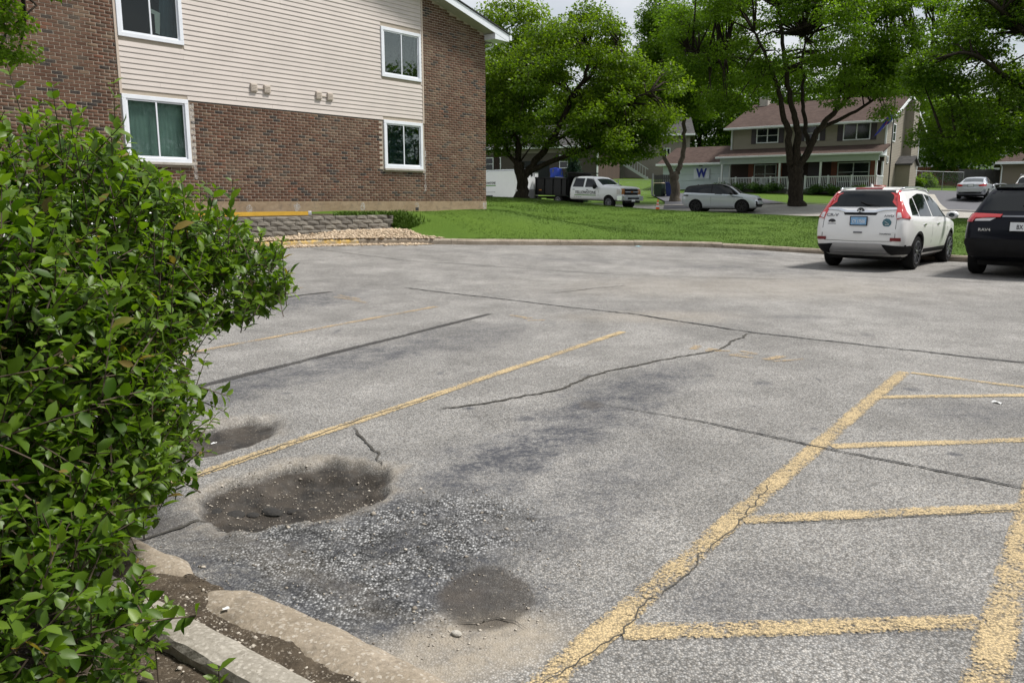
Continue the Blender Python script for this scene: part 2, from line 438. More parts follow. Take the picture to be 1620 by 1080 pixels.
# parking lot sheet with worn spots
ST = np.array((.545, .838)); SX = np.array((.838, -.545))         # along the stalls / across them
xs = axis(-20, 30, -2.3, 3.0, .021, 1.09); ys = axis(-3, 25, 1.8, 5.4, .021, 1.07)
x, y, Fq = grid_mesh(xs, ys)
d, fx, fy = curb_d(x, y)
wx = (fbm(x * 3, y * 3, 11) - .5) + .55 * (fbm(x * 11, y * 11, 12) - .5); wy = (fbm(x * 3, y * 3, 23) - .5) + .55 * (fbm(x * 11, y * 11, 24) - .5)
def blob(cx, cy, rx, ry, ang=0., soft=.35, wob=.55):
    """worn spot: rx across, ry along a direction turned ang degrees"""
    c, s = math.cos(R(ang)), math.sin(R(ang))
    dx, dy = x - cx + wx * wob * rx * 1.2, y - cy + wy * wob * ry * 1.2
    r = np.hypot((dx * c + dy * s) / rx, (-dx * s + dy * c) / ry)
    return sstep(1 + soft, 1 - soft, r)
SA = -33.0
dirt = np.maximum.reduce([1.1 * blob(-1.06, 3.70, .39, .49, SA, .07, .4), 1.05 * blob(-1.83, 4.56, .24, .46, SA, .09, .4), .80 * blob(-.085, 2.66, .17, .235, 0, .10, .3), .5 * blob(.55, 5.35, .09, .12, 0), .4 * blob(-1.62, 3.22, .25, .14, 53, .3)])
dust = np.maximum.reduce([.5 * np.clip(blob(-1.06, 3.70, .46, .56, SA, .12) - dirt * 1.4, 0, 1), .35 * np.clip(blob(-1.83, 4.58, .30, .53, SA, .2) - dirt * 1.4, 0, 1), .8 * blob(-.16, 2.32, .34, .2, 25, .4), .15 * blob(-.95, 2.95, .7, .10, -36, .5), .35 * blob(1.75, 9.6, .9, .5, 0, .6), .3 * blob(4, 13, 3, 1.5, 0, .7)])
dark = np.maximum.reduce([blob(-.62, 3.02, .78, .60, -36, .4), .85 * blob(.20, 4.6, .34, 1.25, SA, .6), .75 * blob(.95, 5.9, .32, .9, SA, .6), .45 * blob(.35, 3.6, .25, .8, SA, .6), .7 * blob(-1.5, 6.8, .36, 1.7, SA, .6), .45 * blob(-.6, 8.0, .5, 1.2, SA, .6), .6 * blob(-2.9, 10.7, .5, 1.3, SA, .6), .5 * blob(-1.75, 3.4, .4, .35, 0, .5), .55 * blob(5.8, 11.2, .7, .16, 0, .4), .4 * blob(3.5, 9.5, .28, .2, 0, .4), .35 * blob(1.7, 10.2, .5, .2, 0, .4), .55 * blob(6.0, 20.6, .9, .5, -30, .5), .35 * blob(2.6, 3.0, .5, .5, 0, .6), .4 * blob(1.0, 2.6, .5, .25, 0, .6), .4 * blob(3.2, 5.2, .5, .3, 0, .6), .35 * blob(4.5, 16.4, 2.2, .25, -25, .6), .3 * blob(1, 17.5, 3, .4, -15, .6)])
for _i in range(46):                                 # oil drips and gum spots in the stalls
    _a, _b = random.uniform(-2.2, 4.5), random.uniform(2.6, 9.5); _r = random.choice((.018, .025, .04, .07)); _m = (np.abs(x - _a) < .3) & (np.abs(y - _b) < .3)
    dark[_m] = np.maximum(dark[_m], .8 * sstep(1.3, .6, np.hypot(x[_m] - _a, y[_m] - _b) / _r))
loose = np.maximum.reduce([blob(-.36, 3.15, .46, .56, SA, .35), blob(-.70, 2.93, .62, .30, -36, .35), .8 * blob(-.62, 2.72, .6, .2, -36, .4)]) * (1 - dirt)
z = zlot(x, y) - .05 * blob(-1.06, 3.70, .40, .50, SA, .07, .4) - .04 * blob(-1.02, 3.74, .28, .36, SA, .12, .6) - .05 * blob(-1.83, 4.56, .26, .47, SA, .16, .5) - .012 * blob(-.085, 2.66, .17, .23, 0, .3)
z = z + (fbm(x * 1.1, y * 1.1, 31) - .5) * .012 + (fbm(x * 9, y * 9, 37) - .5) * .012 * np.clip(dirt + loose * .8, 0, 1)
z = z + .016 * np.clip(blob(-1.18, 3.66, .07, .26, 75, .3) , 0, 1) * (fbm(x * 14, y * 14, 41) > .42)
keep = (d[Fq] < .3).any(1)
LOTZ = (x.copy(), y.copy(), z.copy(), xs, ys)
V, Fk, at = compact(np.stack([x, y, z], 1), Fq[keep], {'dirt': dirt, 'dust': dust, 'dark': dark, 'loose': loose})
lot = link('parking_lot', np_mesh('parking_lot', V, Fk, at), None, 'asphalt', True); tag(lot, 'worn grey asphalt parking lot with potholes and faded stall lines', 'parking lot', kind='structure')
def lz(px, py):
    """level of the lot sheet at points (bilinear on its own grid)"""
    X, Y, Z, gx, gy = LOTZ; Z2 = Z.reshape(len(gy), len(gx))
    px = np.asarray(px, float); py = np.asarray(py, float)
    i = np.clip(np.searchsorted(gx, px) - 1, 0, len(gx) - 2); j = np.clip(np.searchsorted(gy, py) - 1, 0, len(gy) - 2)
    fx = (px - gx[i]) / (gx[i + 1] - gx[i]); fy = (py - gy[j]) / (gy[j + 1] - gy[j])
    return (Z2[j, i] * (1 - fx) + Z2[j, i + 1] * fx) * (1 - fy) + (Z2[j + 1, i] * (1 - fx) + Z2[j + 1, i + 1] * fx) * fy

def ribbon(name, pts, width, mat, parent, up=.004, step=.06, jit=.0, wander=0., nw=5, seed=0, taper=False):
    p = resample(pts, step); r = np.random.default_rng(seed + 100); n = len(p)
    tg = np.gradient(p, axis=0); tg /= np.hypot(tg[:, 0], tg[:, 1])[:, None]; nr = np.stack([-tg[:, 1], tg[:, 0]], 1)
    if wander:
        w = np.cumsum(r.normal(0, wander, n)); w -= np.linspace(w[0], w[-1], n); w += r.normal(0, wander * .5, n); p = p + nr * w[:, None]
    wd = (np.interp(np.linspace(0, 1, n), np.linspace(0, 1, len(width)), width) if hasattr(width, '__len__') else np.full(n, width)) * .5
    l = wd * (1 + r.normal(0, 1, n) * jit); rr = wd * (1 + r.normal(0, 1, n) * jit)
    if taper: k = np.minimum(1, np.minimum(np.arange(n), np.arange(n)[::-1]) / 4 + .15); l = l * k; rr = rr * k
    f = np.linspace(0, 1, nw); V = []; E = []
    for q in f:
        o = -rr * (1 - q) + l * q; V.append(p[:, :2] + nr * o[:, None]); E.append(np.full(n, abs(2 * q - 1)))
    V = np.stack(V, 1).reshape(-1, 2); E = np.stack(E, 1).ravel()
    z = lz(V[:, 0], V[:, 1]) + up
    i = np.arange(n * nw).reshape(n, nw); F = np.stack([i[:-1, :-1], i[1:, :-1], i[1:, 1:], i[:-1, 1:]], -1).reshape(-1, 4)[:, ::-1]
    return link(name, np_mesh(name, np.c_[V, z], F, {'edge': E}), parent, mat)

for k, (a, b, w, m) in enumerate([((-1.95, 3.41), (1.19, 8.46), .098, 0), ((-.05, 1.93), (3.24, 6.44), .112, 0), ((3.28, 6.40), (4.3, 5.56), .085, 0), ((2.60, 5.56), (4.4, 5.70), .095, 0), ((1.84, 4.42), (3.6, 4.60), .10, 0),
                                  ((1.02, 3.34), (3.0, 3.57), .105, 0), ((.36, 2.41), (1.58, 2.47), .105, 0), ((1.12, 1.77), (2.9, 4.16), .125, 0), ((-3.3, 6.74), (-1.0, 10.47), .10, 1), ((-4.5, 10.95), (-3.17, 12.06), .10, 1), ((10.3, 12.2), (11.6, 13.4), .1, 1)]):
    ribbon('painted_stripe', [a, b], w, 'old_paint' if m else 'stripe_paint', lot, .005, .05, .02, .0004, 7, k)
# blacked-out older stripes
for k, (a, b, w) in enumerate([((-2.6, 5.5), (-.27, 9.8), .10), ((-3.7, 10.3), (-2.67, 11.77), .1)]):
    ribbon('sealed_stripe', [a, b], w, 'tar_old', lot, .0035, .06, .05, .001, 7, 20 + k)
# worn numbers at the heads of the stalls (strokes no longer readable)
def strokes(c, items, sc=1.0):
    for k, (u0, v0, u1, v1, w) in enumerate(items):
        a = np.array(c) + (SX * u0 + ST * v0) * sc; b = np.array(c) + (SX * u1 + ST * v1) * sc
        ribbon('painted_number', [a, b], w * sc, 'old_paint', lot, .005, .04, .1, .001, 5, 60 + k)
strokes((1.75, 7.45), [(-.06, .22, -.02, -.02, .09), (.08, .10, .30, .06, .08), (.10, -.02, .30, .10, .07), (.34, -.08, .56, .08, .08), (.38, .14, .56, .1, .06), (.36, -.1, .58, -.12, .07), (.70, -.16, .80, .10, .10), (.78, -.2, .98, .06, .07)])
strokes((-.10, 9.55), [(0, .15, .25, .1, .07), (.28, .0, .34, .12, .08), (.4, -.1, .55, .05, .07)])
strokes((-2.6, 11.25), [(0, .2, .3, .1, .08), (.1, 0, .45, .0, .08), (.45, .0, .8, -.1, .08), (.3, .15, .5, .1, .06)])
# cracks
CR = [([(-4.51, 17.84), (-2.17, 16.15), (.25, 15.45), (2.22, 14.73), (5, 14.2)], .022, .004), ([(-1.68, 12.38), (-.37, 11.49), (1.49, 9.81), (2.56, 8.38), (3.59, 7.53), (4.33, 6.86), (5.2, 6.3)], .03, .004),
      ([(2.56, 8.38), (2.2, 7.9), (1.92, 7.43), (1.56, 7.15), (1.13, 6.65), (.76, 6.28), (.42, 5.74), (-.13, 5.37), (-.51, 5.24)], .022, .008), ([(.61, 5.37), (1.18, 4.97), (1.78, 4.4), (2.16, 4.08), (2.53, 3.74), (3.3, 3.1)], [.006, .014, .017, .018, .018], .0035),
      ([(-.99, 4.82), (-.86, 4.52), (-.74, 4.26), (-.7, 4.1)], .013, .006), ([(-1.75, 3.70), (-1.3, 4.47), (-.95, 5.06), (-.5, 5.72)], .010, .006), ([(.06, 2.1), (.45, 2.62), (.85, 3.14), (1.15, 3.56), (1.3, 3.85)], .005, .009), ([(1.05, 3.30), (1.7, 3.36), (2.4, 3.44)], .006, .005),
      ([(-1.6, 3.08), (-1.42, 3.28), (-1.38, 3.42)], .02, .006), ([(.55, 12.0), (1.25, 12.6), (1.9, 13.1)], .02, .005), ([(6.0, 21.0), (6.5, 19.4), (7.3, 18.3)], .016, .009), ([(4.2, 16.2), (6.2, 14.9), (8.2, 13.6)], .02, .006), ([(-.25, 2.45), (-.05, 2.52), (.05, 2.42)], .006, .008),
      ([(5.2, 17.4), (7.6, 15.9), (10.5, 14.6)], .02, .006), ([(1.12, 8.3), (1.02, 8.15), (.9, 8.03)], .008, .006)]
for k, (p, w, wa) in enumerate(CR):
    ribbon('crack', p, w, 'tar' if k in (1, 3) else 'tar_crack', lot, .007, .035, .28, wa, 3, 200 + k, True)

tt = NT('kerb_yellow'); v = tt.pos(); tt.col(tt.mix(tt.ramp(tt.noise(v, 8, 5, .7), .4, .6), (.33, .28, .20), (.56, .37, .10))).p(Roughness=.85)
# far kerb: one cast length after another, joints between
cp = smooth_path(CURB[1:], .25, 4); sl = np.r_[0, np.cumsum(np.hypot(*(cp[1:] - cp[:-1]).T))]
prof = [(-.012, -.06), (-.004, .085), (.03, .125), (.075, .138), (.13, .136), (.155, .12), (.16, -.06)]
s0 = 0.0; k = 0
while s0 < sl[-1] - .5:
    ln = 2.1 + .9 * random.random(); s1 = min(s0 + ln, sl[-1]); q = np.linspace(s0 + .004, s1 - .004, 9)
    P = np.stack([np.interp(q, sl, cp[:, i]) for i in (0, 1)], 1); tg = np.gradient(P, axis=0); tg /= np.hypot(tg[:, 0], tg[:, 1])[:, None]; nr = np.stack([-tg[:, 1], tg[:, 0]], 1)
    lift = random.uniform(-.012, .012); b = MB(); VV = []; FF = []
    for i in range(9):
        zb = float(zlot(*P[i]))
        for (o, h) in prof:
            j = random.uniform(-.006, .006); VV.append((*(P[i] + nr[i] * (o + j * .5)), zb + h + (lift if h > 0 else 0) + (j if h > 0 else 0)))
    m = len(prof)
    for i in range(8):
        for a in range(m - 1): FF.append((i * m + a, (i + 1) * m + a, (i + 1) * m + a + 1, i * m + a + 1))
    FF += [tuple(range(m)), tuple(range(8 * m, 9 * m))[::-1]]
    if k == 0: kerb = empty('far_kerb', (0, 0, 0)); tag(kerb, 'long chipped concrete kerb below the grass bank', 'kerb')
    yel = P[4][0] < -3.4 and P[4][0] > -9
    b.add(VV, FF).build('kerb_stone', 'kerb_yellow' if yel else 'concrete_tan', kerb)
    s0 = s1; k += 1

# street and drives beyond the lawn
def drape(name, pts, width, mat, up, label, cat, step=.5, nw=9, smooth=6, parent=None, side=0.):
    p = smooth_path(pts, step, smooth); n = len(p); tg = np.gradient(p, axis=0); tg /= np.hypot(tg[:, 0], tg[:, 1])[:, None]; nr = np.stack([-tg[:, 1], tg[:, 0]], 1)
    wd = np.interp(np.linspace(0, 1, n), np.linspace(0, 1, len(width)), width) if hasattr(width, '__len__') else np.full(n, width)
    V = np.stack([p + nr * (side + wd[:, None] * (q - .5)) for q in np.linspace(0, 1, nw)], 1).reshape(-1, 2)
    z = ground(V[:, 0], V[:, 1]) + up; i = np.arange(n * nw).reshape(n, nw); F = np.stack([i[:-1, :-1], i[1:, :-1], i[1:, 1:], i[:-1, 1:]], -1).reshape(-1, 4)[:, ::-1]
    o = link(name, np_mesh(name, np.c_[V, z], F), parent, mat, True)
    if parent is None: tag(o, label, cat, kind='structure')
    return o
STREET = [(-60, 74), (-30, 64.5), (-14, 59.5), (-4, 56), (2, 53.3), (8, 49.8), (14, 46.3), (20, 43.6), (27, 41.6), (36, 40), (60, 38), (110, 36)]
drape('street', STREET, 7.6, 'street_concrete', .06, 'pale concrete residential street behind the grass bank', 'street')
for sd, nm in ((3.9, 'far'), (-3.9, 'near')):
    drape('street_kerb', STREET, .3, 'concrete_light', .11, 'low pale kerb along the %s side of the street' % nm, 'kerb', .5, 3, 6, None, sd)
drape('garage_driveway', [(13.2, 50.2), (13.6, 55), (13.8, 62.3)], [7.5, 6, 6], 'driveway_asphalt', .075, 'dark asphalt driveway in front of the white garage door', 'driveway')
drape('neighbour_driveway', [(26.5, 45.0), (29.5, 50), (32.5, 56), (35.5, 62.8)], [8.5, 7.5, 7, 7], 'driveway_asphalt', .075, 'dark asphalt driveway with a silver sedan parked on it', 'driveway')
drape('walkway', [(24.6, 46.0), (26.2, 50), (29.4, 57)], .6, 'concrete_light', .09, 'narrow pale concrete edge strip along the dark driveway', 'path')

# blades over the near bank
n = 420000
gx = rng.uniform(-5, 22, n); gy = rng.uniform(17, 46, n)
d, fx, fy = curb_d(gx, gy); wd = (gx - WQ[0]) * WN[0] + (gy - WQ[1]) * WN[1]; ws = (gx - WQ[0]) * WD[0] + (gy - WQ[1]) * WD[1]
ok = (d > .10) & (rng.random(n) < np.clip(26 / np.maximum(gy, 1), 0, 1) ** 1.4) & ~((wd < .35) & (ws < 4.9)) & ~((ws < .6) & (wd < 3.2)) & (gx > -3.3)
gx, gy, d = gx[ok], gy[ok], d[ok]; n = len(gx); gzv = ground(gx, gy) - .01
a = rng.uniform(0, 2 * np.pi, n); hgt = rng.uniform(.018, .048, n) * (1 + .9 * (d < .3)); w = rng.uniform(.005, .010, n) * (gy / 22); ln = rng.normal(0, .025, (n, 2))
V = np.empty((n, 3, 3)); cx, sy = np.cos(a) * w, np.sin(a) * w
V[:, 0] = np.c_[gx - cx, gy - sy, gzv]; V[:, 1] = np.c_[gx + cx, gy + sy, gzv]; V[:, 2] = np.c_[gx + ln[:, 0], gy + ln[:, 1], gzv + hgt]
me = np_mesh('grass_blades', V.reshape(-1, 3), np.arange(3 * n).reshape(n, 3), {'rnd': np.repeat(rng.random(n), 3)})
tag(link('grass_blades', me, None, 'grass_blade'), 'short green grass blades covering the bank', 'grass', kind='stuff')
# ------------------------------------------------------------------ apartment building (gable end)
ZB = 1.07
t = NT('brick'); v = t.pos(True); a = t.attr('rnd').outputs['Fac']; oi = t.new('ObjectInfo')
r = t.math('FRACT', t.math('ADD', a, oi.outputs['Random'])); r2 = t.math('FRACT', t.math('MULTIPLY', r, 17.31)); r3 = t.math('FRACT', t.math('MULTIPLY', r, 61.7))
col = t.mix(r2, (.070, .032, .021), (.130, .068, .045))
col = t.mix(t.ramp(r, .66, .84), col, (.165, .112, .076))
col = t.mix(t.ramp(r, .865, .88), col, (.030, .028, .029))
col = t.mix(t.ramp(r, .98, .985), col, (.150, .062, .038))
w = t.pos(); n = t.noise(w, 30, 4, .7)
col = t.mix(t.ramp(n, .35, .75, 0, .35), col, (.17, .125, .09))
col = t.mix(t.ramp(t.noise(w, 1.1, 4), .48, .72, 0, .4), col, (.21, .16, .115))
t.col(col).p(Roughness=.9, Specular_IOR_Level=.2); t.bump(n, .5, .006)
t = NT('mortar'); w = t.pos(); t.col(t.mix(t.noise(w, 12, 5, .7), (.32, .27, .215), (.48, .42, .345))).p(Roughness=.95); t.bump(t.noise(w, 90, 3), .4, .005)
plain('siding', (.545, .490, .450), .5, .05, 1.5); plain('siding_trim', (.50, .42, .35), .5, .06, 2)
plain('white_vinyl', (.72, .75, .80), .35, .05, 3); plain('white_paint', (.78, .77, .75), .5, .06, 2); plain('soffit', (.36, .35, .31), .6, .08, 2)
plain('room_dark', (.015, .017, .018), .9, .2, 2); plain('blind_teal', (.56, .70, .66), .8, .15, 2.5); plain('curtain_blue', (.06, .105, .135), .85, .2, 3)
plain('vent_beige', (.48, .42, .36), .6, .06, 5); plain('roof_edge', (.02, .02, .022), .85, .3, 8)
t = NT('foundation'); w = t.pos(); n = t.noise(t.scaled(w, (1, 1, 3)), 2.5, 6, .7)
col = t.mix(t.ramp(n, .3, .7), (.22, .155, .092), (.33, .25, .165)); col = t.mix(t.ramp(t.noise(w, 9, 5, .7), .5, .7, 0, .6), col, (.12, .095, .07)); t.col(col).p(Roughness=.9); t.bump(t.noise(w, 50, 4), .3, .006)
t = NT('chalk'); w = t.pos(); n = t.noise(w, 14, 5, .8); t.col(t.mix(n, (.45, .42, .38), (.75, .73, .70))).p(Roughness=.9, Alpha=t.ramp(n, .42, .66, 0, .5))
t = NT('window_glass'); t.n.remove(t.bsdf)
fr = t.new('Fresnel'); fr.inputs[0].default_value = 1.55; tr = t.new('BsdfTransparent'); tr.inputs[0].default_value = (.72, .78, .76, 1); gl = t.new('BsdfGlossy'); gl.inputs['Roughness'].default_value = .015
ms = t.new('MixShader'); t.l.new(t.math('MULTIPLY', fr.outputs[0], .7, True), ms.inputs[0]); t.l.new(tr.outputs[0], ms.inputs[1]); t.l.new(gl.outputs[0], ms.inputs[2]); t.l.new(ms.outputs[0], t.out.inputs[0])

apt = empty('apartment_building', (WQ[0], WQ[1], ZB), math.atan2(WD[1], WD[0]), 'two storey apartment block of brown brick with cream lap siding', 'building')
S0, S1, RIDGE = -9.75, 4.35, -2.70
def roofz(s): return 6.40 - .256 * (abs(s - RIDGE) - (S1 - .05 - RIDGE)) - ZB
WIN = [(-7.03, -5.58, 2.20, 3.56), (-7.00, -5.58, 4.70, 6.00), (.10, 1.57, 2.26, 3.56), (.08, 1.56, 4.70, 6.00)]   # s0, s1, z0, z1 (absolute)
# wall core with real openings
b = MB(); xs_ = sorted({S0, S1, *[w[0] + .05 for w in WIN], *[w[1] - .05 for w in WIN], RIDGE}); zs_ = sorted({1.07, 6.2, *[w[2] + .05 for w in WIN], *[w[3] - .05 for w in WIN]})
for i in range(len(xs_) - 1):
    for j in range(len(zs_) - 1):
        cx, cz = (xs_[i] + xs_[i + 1]) / 2, (zs_[j] + zs_[j + 1]) / 2
        if any(w[0] < cx < w[1] and w[2] < cz < w[3] for w in WIN): continue
        b.box(xs_[i], xs_[i + 1], 0, .22, zs_[j] - ZB, zs_[j + 1] - ZB)
b.build('wall', 'mortar', apt)
MB().prism([(S0, 0, 6.2 - ZB), (S1, 0, 6.2 - ZB), (S1, 0, roofz(S1) + .02), (RIDGE, 0, roofz(RIDGE) + .02), (S0, 0, roofz(S0) + .02)], (0, .22, 0)).build('gable', 'mortar', apt)
b = MB(); b.box(S0, S0 + .2, .22, 26, 0, 5.35); b.box(S1 - .2, S1, .22, 26, 0, 5.35); b.box(S0, S1, 25.8, 26, 0, 5.35); b.build('rear_wall', 'brick_far' if 'brick_far' in _mats else 'mortar', apt)
# bricks
BW, BH = .2032, .0677; bricks = []
def lay(s0, s1, z0, ztop, clip=None):
    z = z0; row = 0
    while z + BH < 8.4:
        s = s0 - (BW / 2 if row % 2 else 0)
        while s < s1 - .03:
            a, c = max(s, s0), min(s + BW - .012, s1)
            if c - a > .04:
                zt = z + BH - .0125
                if zt < ztop((a + c) / 2) - .005 and not any(w[0] - .01 < c and a < w[1] + .01 and w[2] - .06 < zt and z < w[3] + .02 for w in WIN): bricks.append((a, c, z, zt))
            s += BW
        z += BH; row += 1
rz = lambda s: roofz(s) + ZB
lay(S0, -7.06, 1.366, rz); lay(-7.06, 1.66, 1.366, lambda s: 3.55); lay(1.66, S1, 1.366, rz)
def brick_geo(a, c, z0, z1, f):
    e = .004
    return [(a, .02, z0), (c, .02, z0), (c, .02, z1), (a, .02, z1), (a + .001, f + e, z0), (c - .001, f + e, z0), (c - .001, f + e, z1), (a + .001, f + e, z1), (a + e, f, z0 + e), (c - e, f, z0 + e), (c - e, f, z1 - e), (a + e, f, z1 - e)]
BF = [(0, 1, 5, 4), (1, 2, 6, 5), (2, 3, 7, 6), (3, 0, 4, 7), (4, 5, 9, 8), (5, 6, 10, 9), (6, 7, 11, 10), (7, 4, 8, 11), (8, 9, 10, 11)]
# the bricks that show largest are pieces of their own, the rest one mass
key = sorted(range(len(bricks)), key=lambda i: (0 if bricks[i][1] - bricks[i][0] > .17 and bricks[i][1] < -7.05 and bricks[i][2] > 3.3 and bricks[i][3] < 5.25 else 1, bricks[i][0]))
own = set(key[:300]); bm_me = MB().add(brick_geo(-.0956, .0956, -.0276, .0276, -.008), BF).mesh('brick'); bm_me.materials.append(M('brick'))
V = []; F = []; A = []
for i, (a, c, z0, z1) in enumerate(bricks):
    f = -.008 + random.uniform(-.002, .002)
    if i in own:
        o = link('brick', bm_me, apt); o.location = ((a + c) / 2, f + .008, (z0 + z1) / 2 - ZB)
    else:
        q = len(V); V += brick_geo(a, c, z0 - ZB, z1 - ZB, f); F += [tuple(k + q for k in g) for g in BF]; A += [random.random()] * 12
me = np_mesh('brickwork', V, F, {'rnd': A}); tag(link('brickwork', me, apt, 'brick'), kind='stuff')
# lap siding: each course a plank, butted at joints
PZ = .1068; z = 3.552; row = 0
while z < 7.9:
    top = z + PZ - .002; smax = 1.60; lo = -7.00
    lim = (rz(-2.7) - top) / .256 + 0
    lo_, hi_ = max(lo, RIDGE - lim), min(smax, RIDGE + lim)
    if hi_ - lo_ < .3: break
    cuts = [(lo_, hi_)]
    for w in WIN:
        if w[2] - .02 < top and z < w[3] + .02:
            cuts = [q for (a, c) in cuts for q in ((a, min(c, w[0] - .003)), (max(a, w[1] + .003), c)) if q[1] - q[0] > .02]
    for (a, c) in cuts:
        j = [a]; x = a + random.uniform(.8, 3.6)
        while x < c - .5: j.append(x); x += random.uniform(2.8, 3.7)
        j.append(c)
        for k in range(len(j) - 1):
            zz0, zz1 = z - ZB, top - ZB; e = random.uniform(-.001, .001)
            MB().prism([(j[k] + .0012, 0, zz0), (j[k] + .0012, 0, zz1), (j[k] + .0012, -.004, zz1), (j[k] + .0012, -.017 + e, zz0 + .004), (j[k] + .0012, -.015 + e, zz0)], (j[k + 1] - j[k] - .0024, 0, 0)).build('siding_plank', 'siding', apt)
    z += PZ; row += 1
b = MB(); b.box(1.603, 1.657, -.022, 0, 3.56 - ZB, rz(1.63) - ZB - .01); b.build('corner_trim', 'siding_trim', apt)
b = MB(); b.box(-7.055, -7.003, -.022, 0, 3.56 - ZB, rz(-7) - ZB - .01); b.build('corner_trim', 'siding_trim', apt)
b = MB(); b.box(-5.57, .09, -.010, 0, 3.532 - ZB, 3.549 - ZB); b.build('drip_strip', 'roof_edge', apt)
MB().box(S0 - .01, S1 + .008, -.013, .2, -.35, 1.362 - ZB).build('foundation', 'foundation', apt)
for s, w, h in ((-2.85, .10, .26), (-.72, .11, .25), (1.30, .09, .25), (4.27, .13, .27), (-4.2, .1, .2)):
    n = 9; pts = [(s + w * math.cos(a) * random.uniform(.7, 1.1), -.0155, .02 + h / 2 + h / 2 * math.sin(a) * random.uniform(.85, 1.05)) for a in np.linspace(0, 2 * math.pi, n, endpoint=False)]
    MB().prism(pts, (0, .001, 0)).build('chalky_patch', 'chalk', apt)
MB().box(1.24, 1.36, -.017, -.014, .02, .11).build('crawl_vent', 'roof_edge', apt)
for s, z0, z1, w in ((-5.50, 1.85, 3.5, .10), (1.66, 1.65, 2.9, .09)):                                     # washed-down white streaks beside the sills
    pts = [(s + w * random.uniform(.3, .6) * sg, -.0115, zz - ZB) for sg, zr in ((-1, np.linspace(z0, z1, 5)), (1, np.linspace(z1, z0, 5))) for zz in zr]
    MB().prism(pts, (0, .001, 0)).build('chalky_patch', 'chalk', apt)
for s in (-3.91, -3.55, -2.05, -1.70):
    v_ = empty('vent_box', (s, -.015, 3.99 - ZB)); v_.parent = apt
    MB().box(-.085, .085, -.045, .01, -.09, .09).build('vent_body', 'vent_beige', v_, .008); b = MB(); [b.box(-.06, .06, -.052, -.044, -.06 + k * .035, -.045 + k * .035) for k in range(4)]; b.build('vent_louvre', 'vent_beige', v_)
for s in (-3.73, -1.875): MB().box(s - .10, s + .10, -.03, -.012, 3.975 - ZB, 4.0 - ZB).build('vent_link', 'vent_beige', apt)
def window(w, k, curtain, dark):
    s0, s1, z0, z1 = w; z0 -= ZB; z1 -= ZB; f = empty('window', ((s0 + s1) / 2, 0, z0)); f.parent = apt
    a, c, h = -(s1 - s0) / 2, (s1 - s0) / 2, z1 - z0; T = .085
    b = MB(); b.box(a, c, -.040, .02, h - T, h); b.box(a, c, -.040, .02, 0, T); b.box(a, a + T, -.039, .02, T, h - T); b.box(c - T, c, -.039, .02, T, h - T); b.build('window_frame', 'white_vinyl', f, .004)
    b = MB(); m = 0.0; i0, i1, j0, j1 = a + T, c - T, T, h - T; t2 = .035
    for (p, q, y) in ((i0, m + .02, -.012), (m - .015, i1, .004)):
        b = MB(); b.box(p, q, y - .012, y + .012, j1 - t2, j1); b.box(p, q, y - .012, y + .012, j0, j0 + t2); b.box(p, p + t2, y - .011, y + .011, j0 + t2, j1 - t2); b.box(q - t2, q, y - .011, y + .011, j0 + t2, j1 - t2); b.build('sash', 'white_vinyl', f, .002)
        MB().box(p + t2 - .002, q - t2 + .002, y - .002, y + .002, j0 + t2 - .002, j1 - t2 + .002).build('pane', 'window_glass', f)
    if k in (0, 2): MB().box(a - .03, c + .03, -.075, 0, -.055, -.002).build('sill', 'concrete_light', f, .004)
    b = MB(); b.box(i0 - .1, i1 + .1, .62, .64, j0 - .1, j1 + .1); b.box(i0 - .1, i0 - .08, .23, .62, j0 - .1, j1 + .1); b.box(i1 + .08, i1 + .1, .23, .62, j0 - .1, j1 + .1); b.box(i0 - .08, i1 + .08, .23, .62, j0 - .1, j0 - .08); b.box(i0 - .08, i1 + .08, .23, .62, j1 + .08, j1 + .1); b.build('room', 'room_dark', f)
    if curtain:
        n = 60; xx = np.linspace(i0 - .03, i1 + .03, n); yy = .12 + .010 * np.sin(xx * (31 if curtain == 'curtain_blue' else 5)) + .003 * np.sin(xx * 67)
        VV = [(x, y, zz) for zz in (j0 - .03, j1 + .03) for x, y in zip(xx, yy)]; FF = [(i, i + 1, n + i + 1, n + i) for i in range(n - 1)]
        MB().add(VV, FF).build('curtain', curtain, f)
    return f
window(WIN[0], 0, 'blind_teal', 0); w1 = window(WIN[1], 1, None, 1); window(WIN[2], 2, 'curtain_blue', 0); window(WIN[3], 3, None, 1)
# pale paper shape and a loose sheer inside the upper window
MB().prism([(.13, .05, .18), (.22, .05, .16), (.26, .05, .60), (.06, .05, .66), (.06, .05, .57), (.135, .05, .55)], (0, .004, 0)).build('paper_sign', 'white_paint', w1)
n = 30; xx = np.linspace(.2, .62, n); VV = [(x + (.12 if j else 0), .1 + .012 * math.sin(x * 60), z) for j, z in enumerate((.1, 1.2)) for x in xx]; MB().add(VV, [(i, i + 1, n + i + 1, n + i) for i in range(n - 1)]).build('curtain', 'curtain_blue', w1)
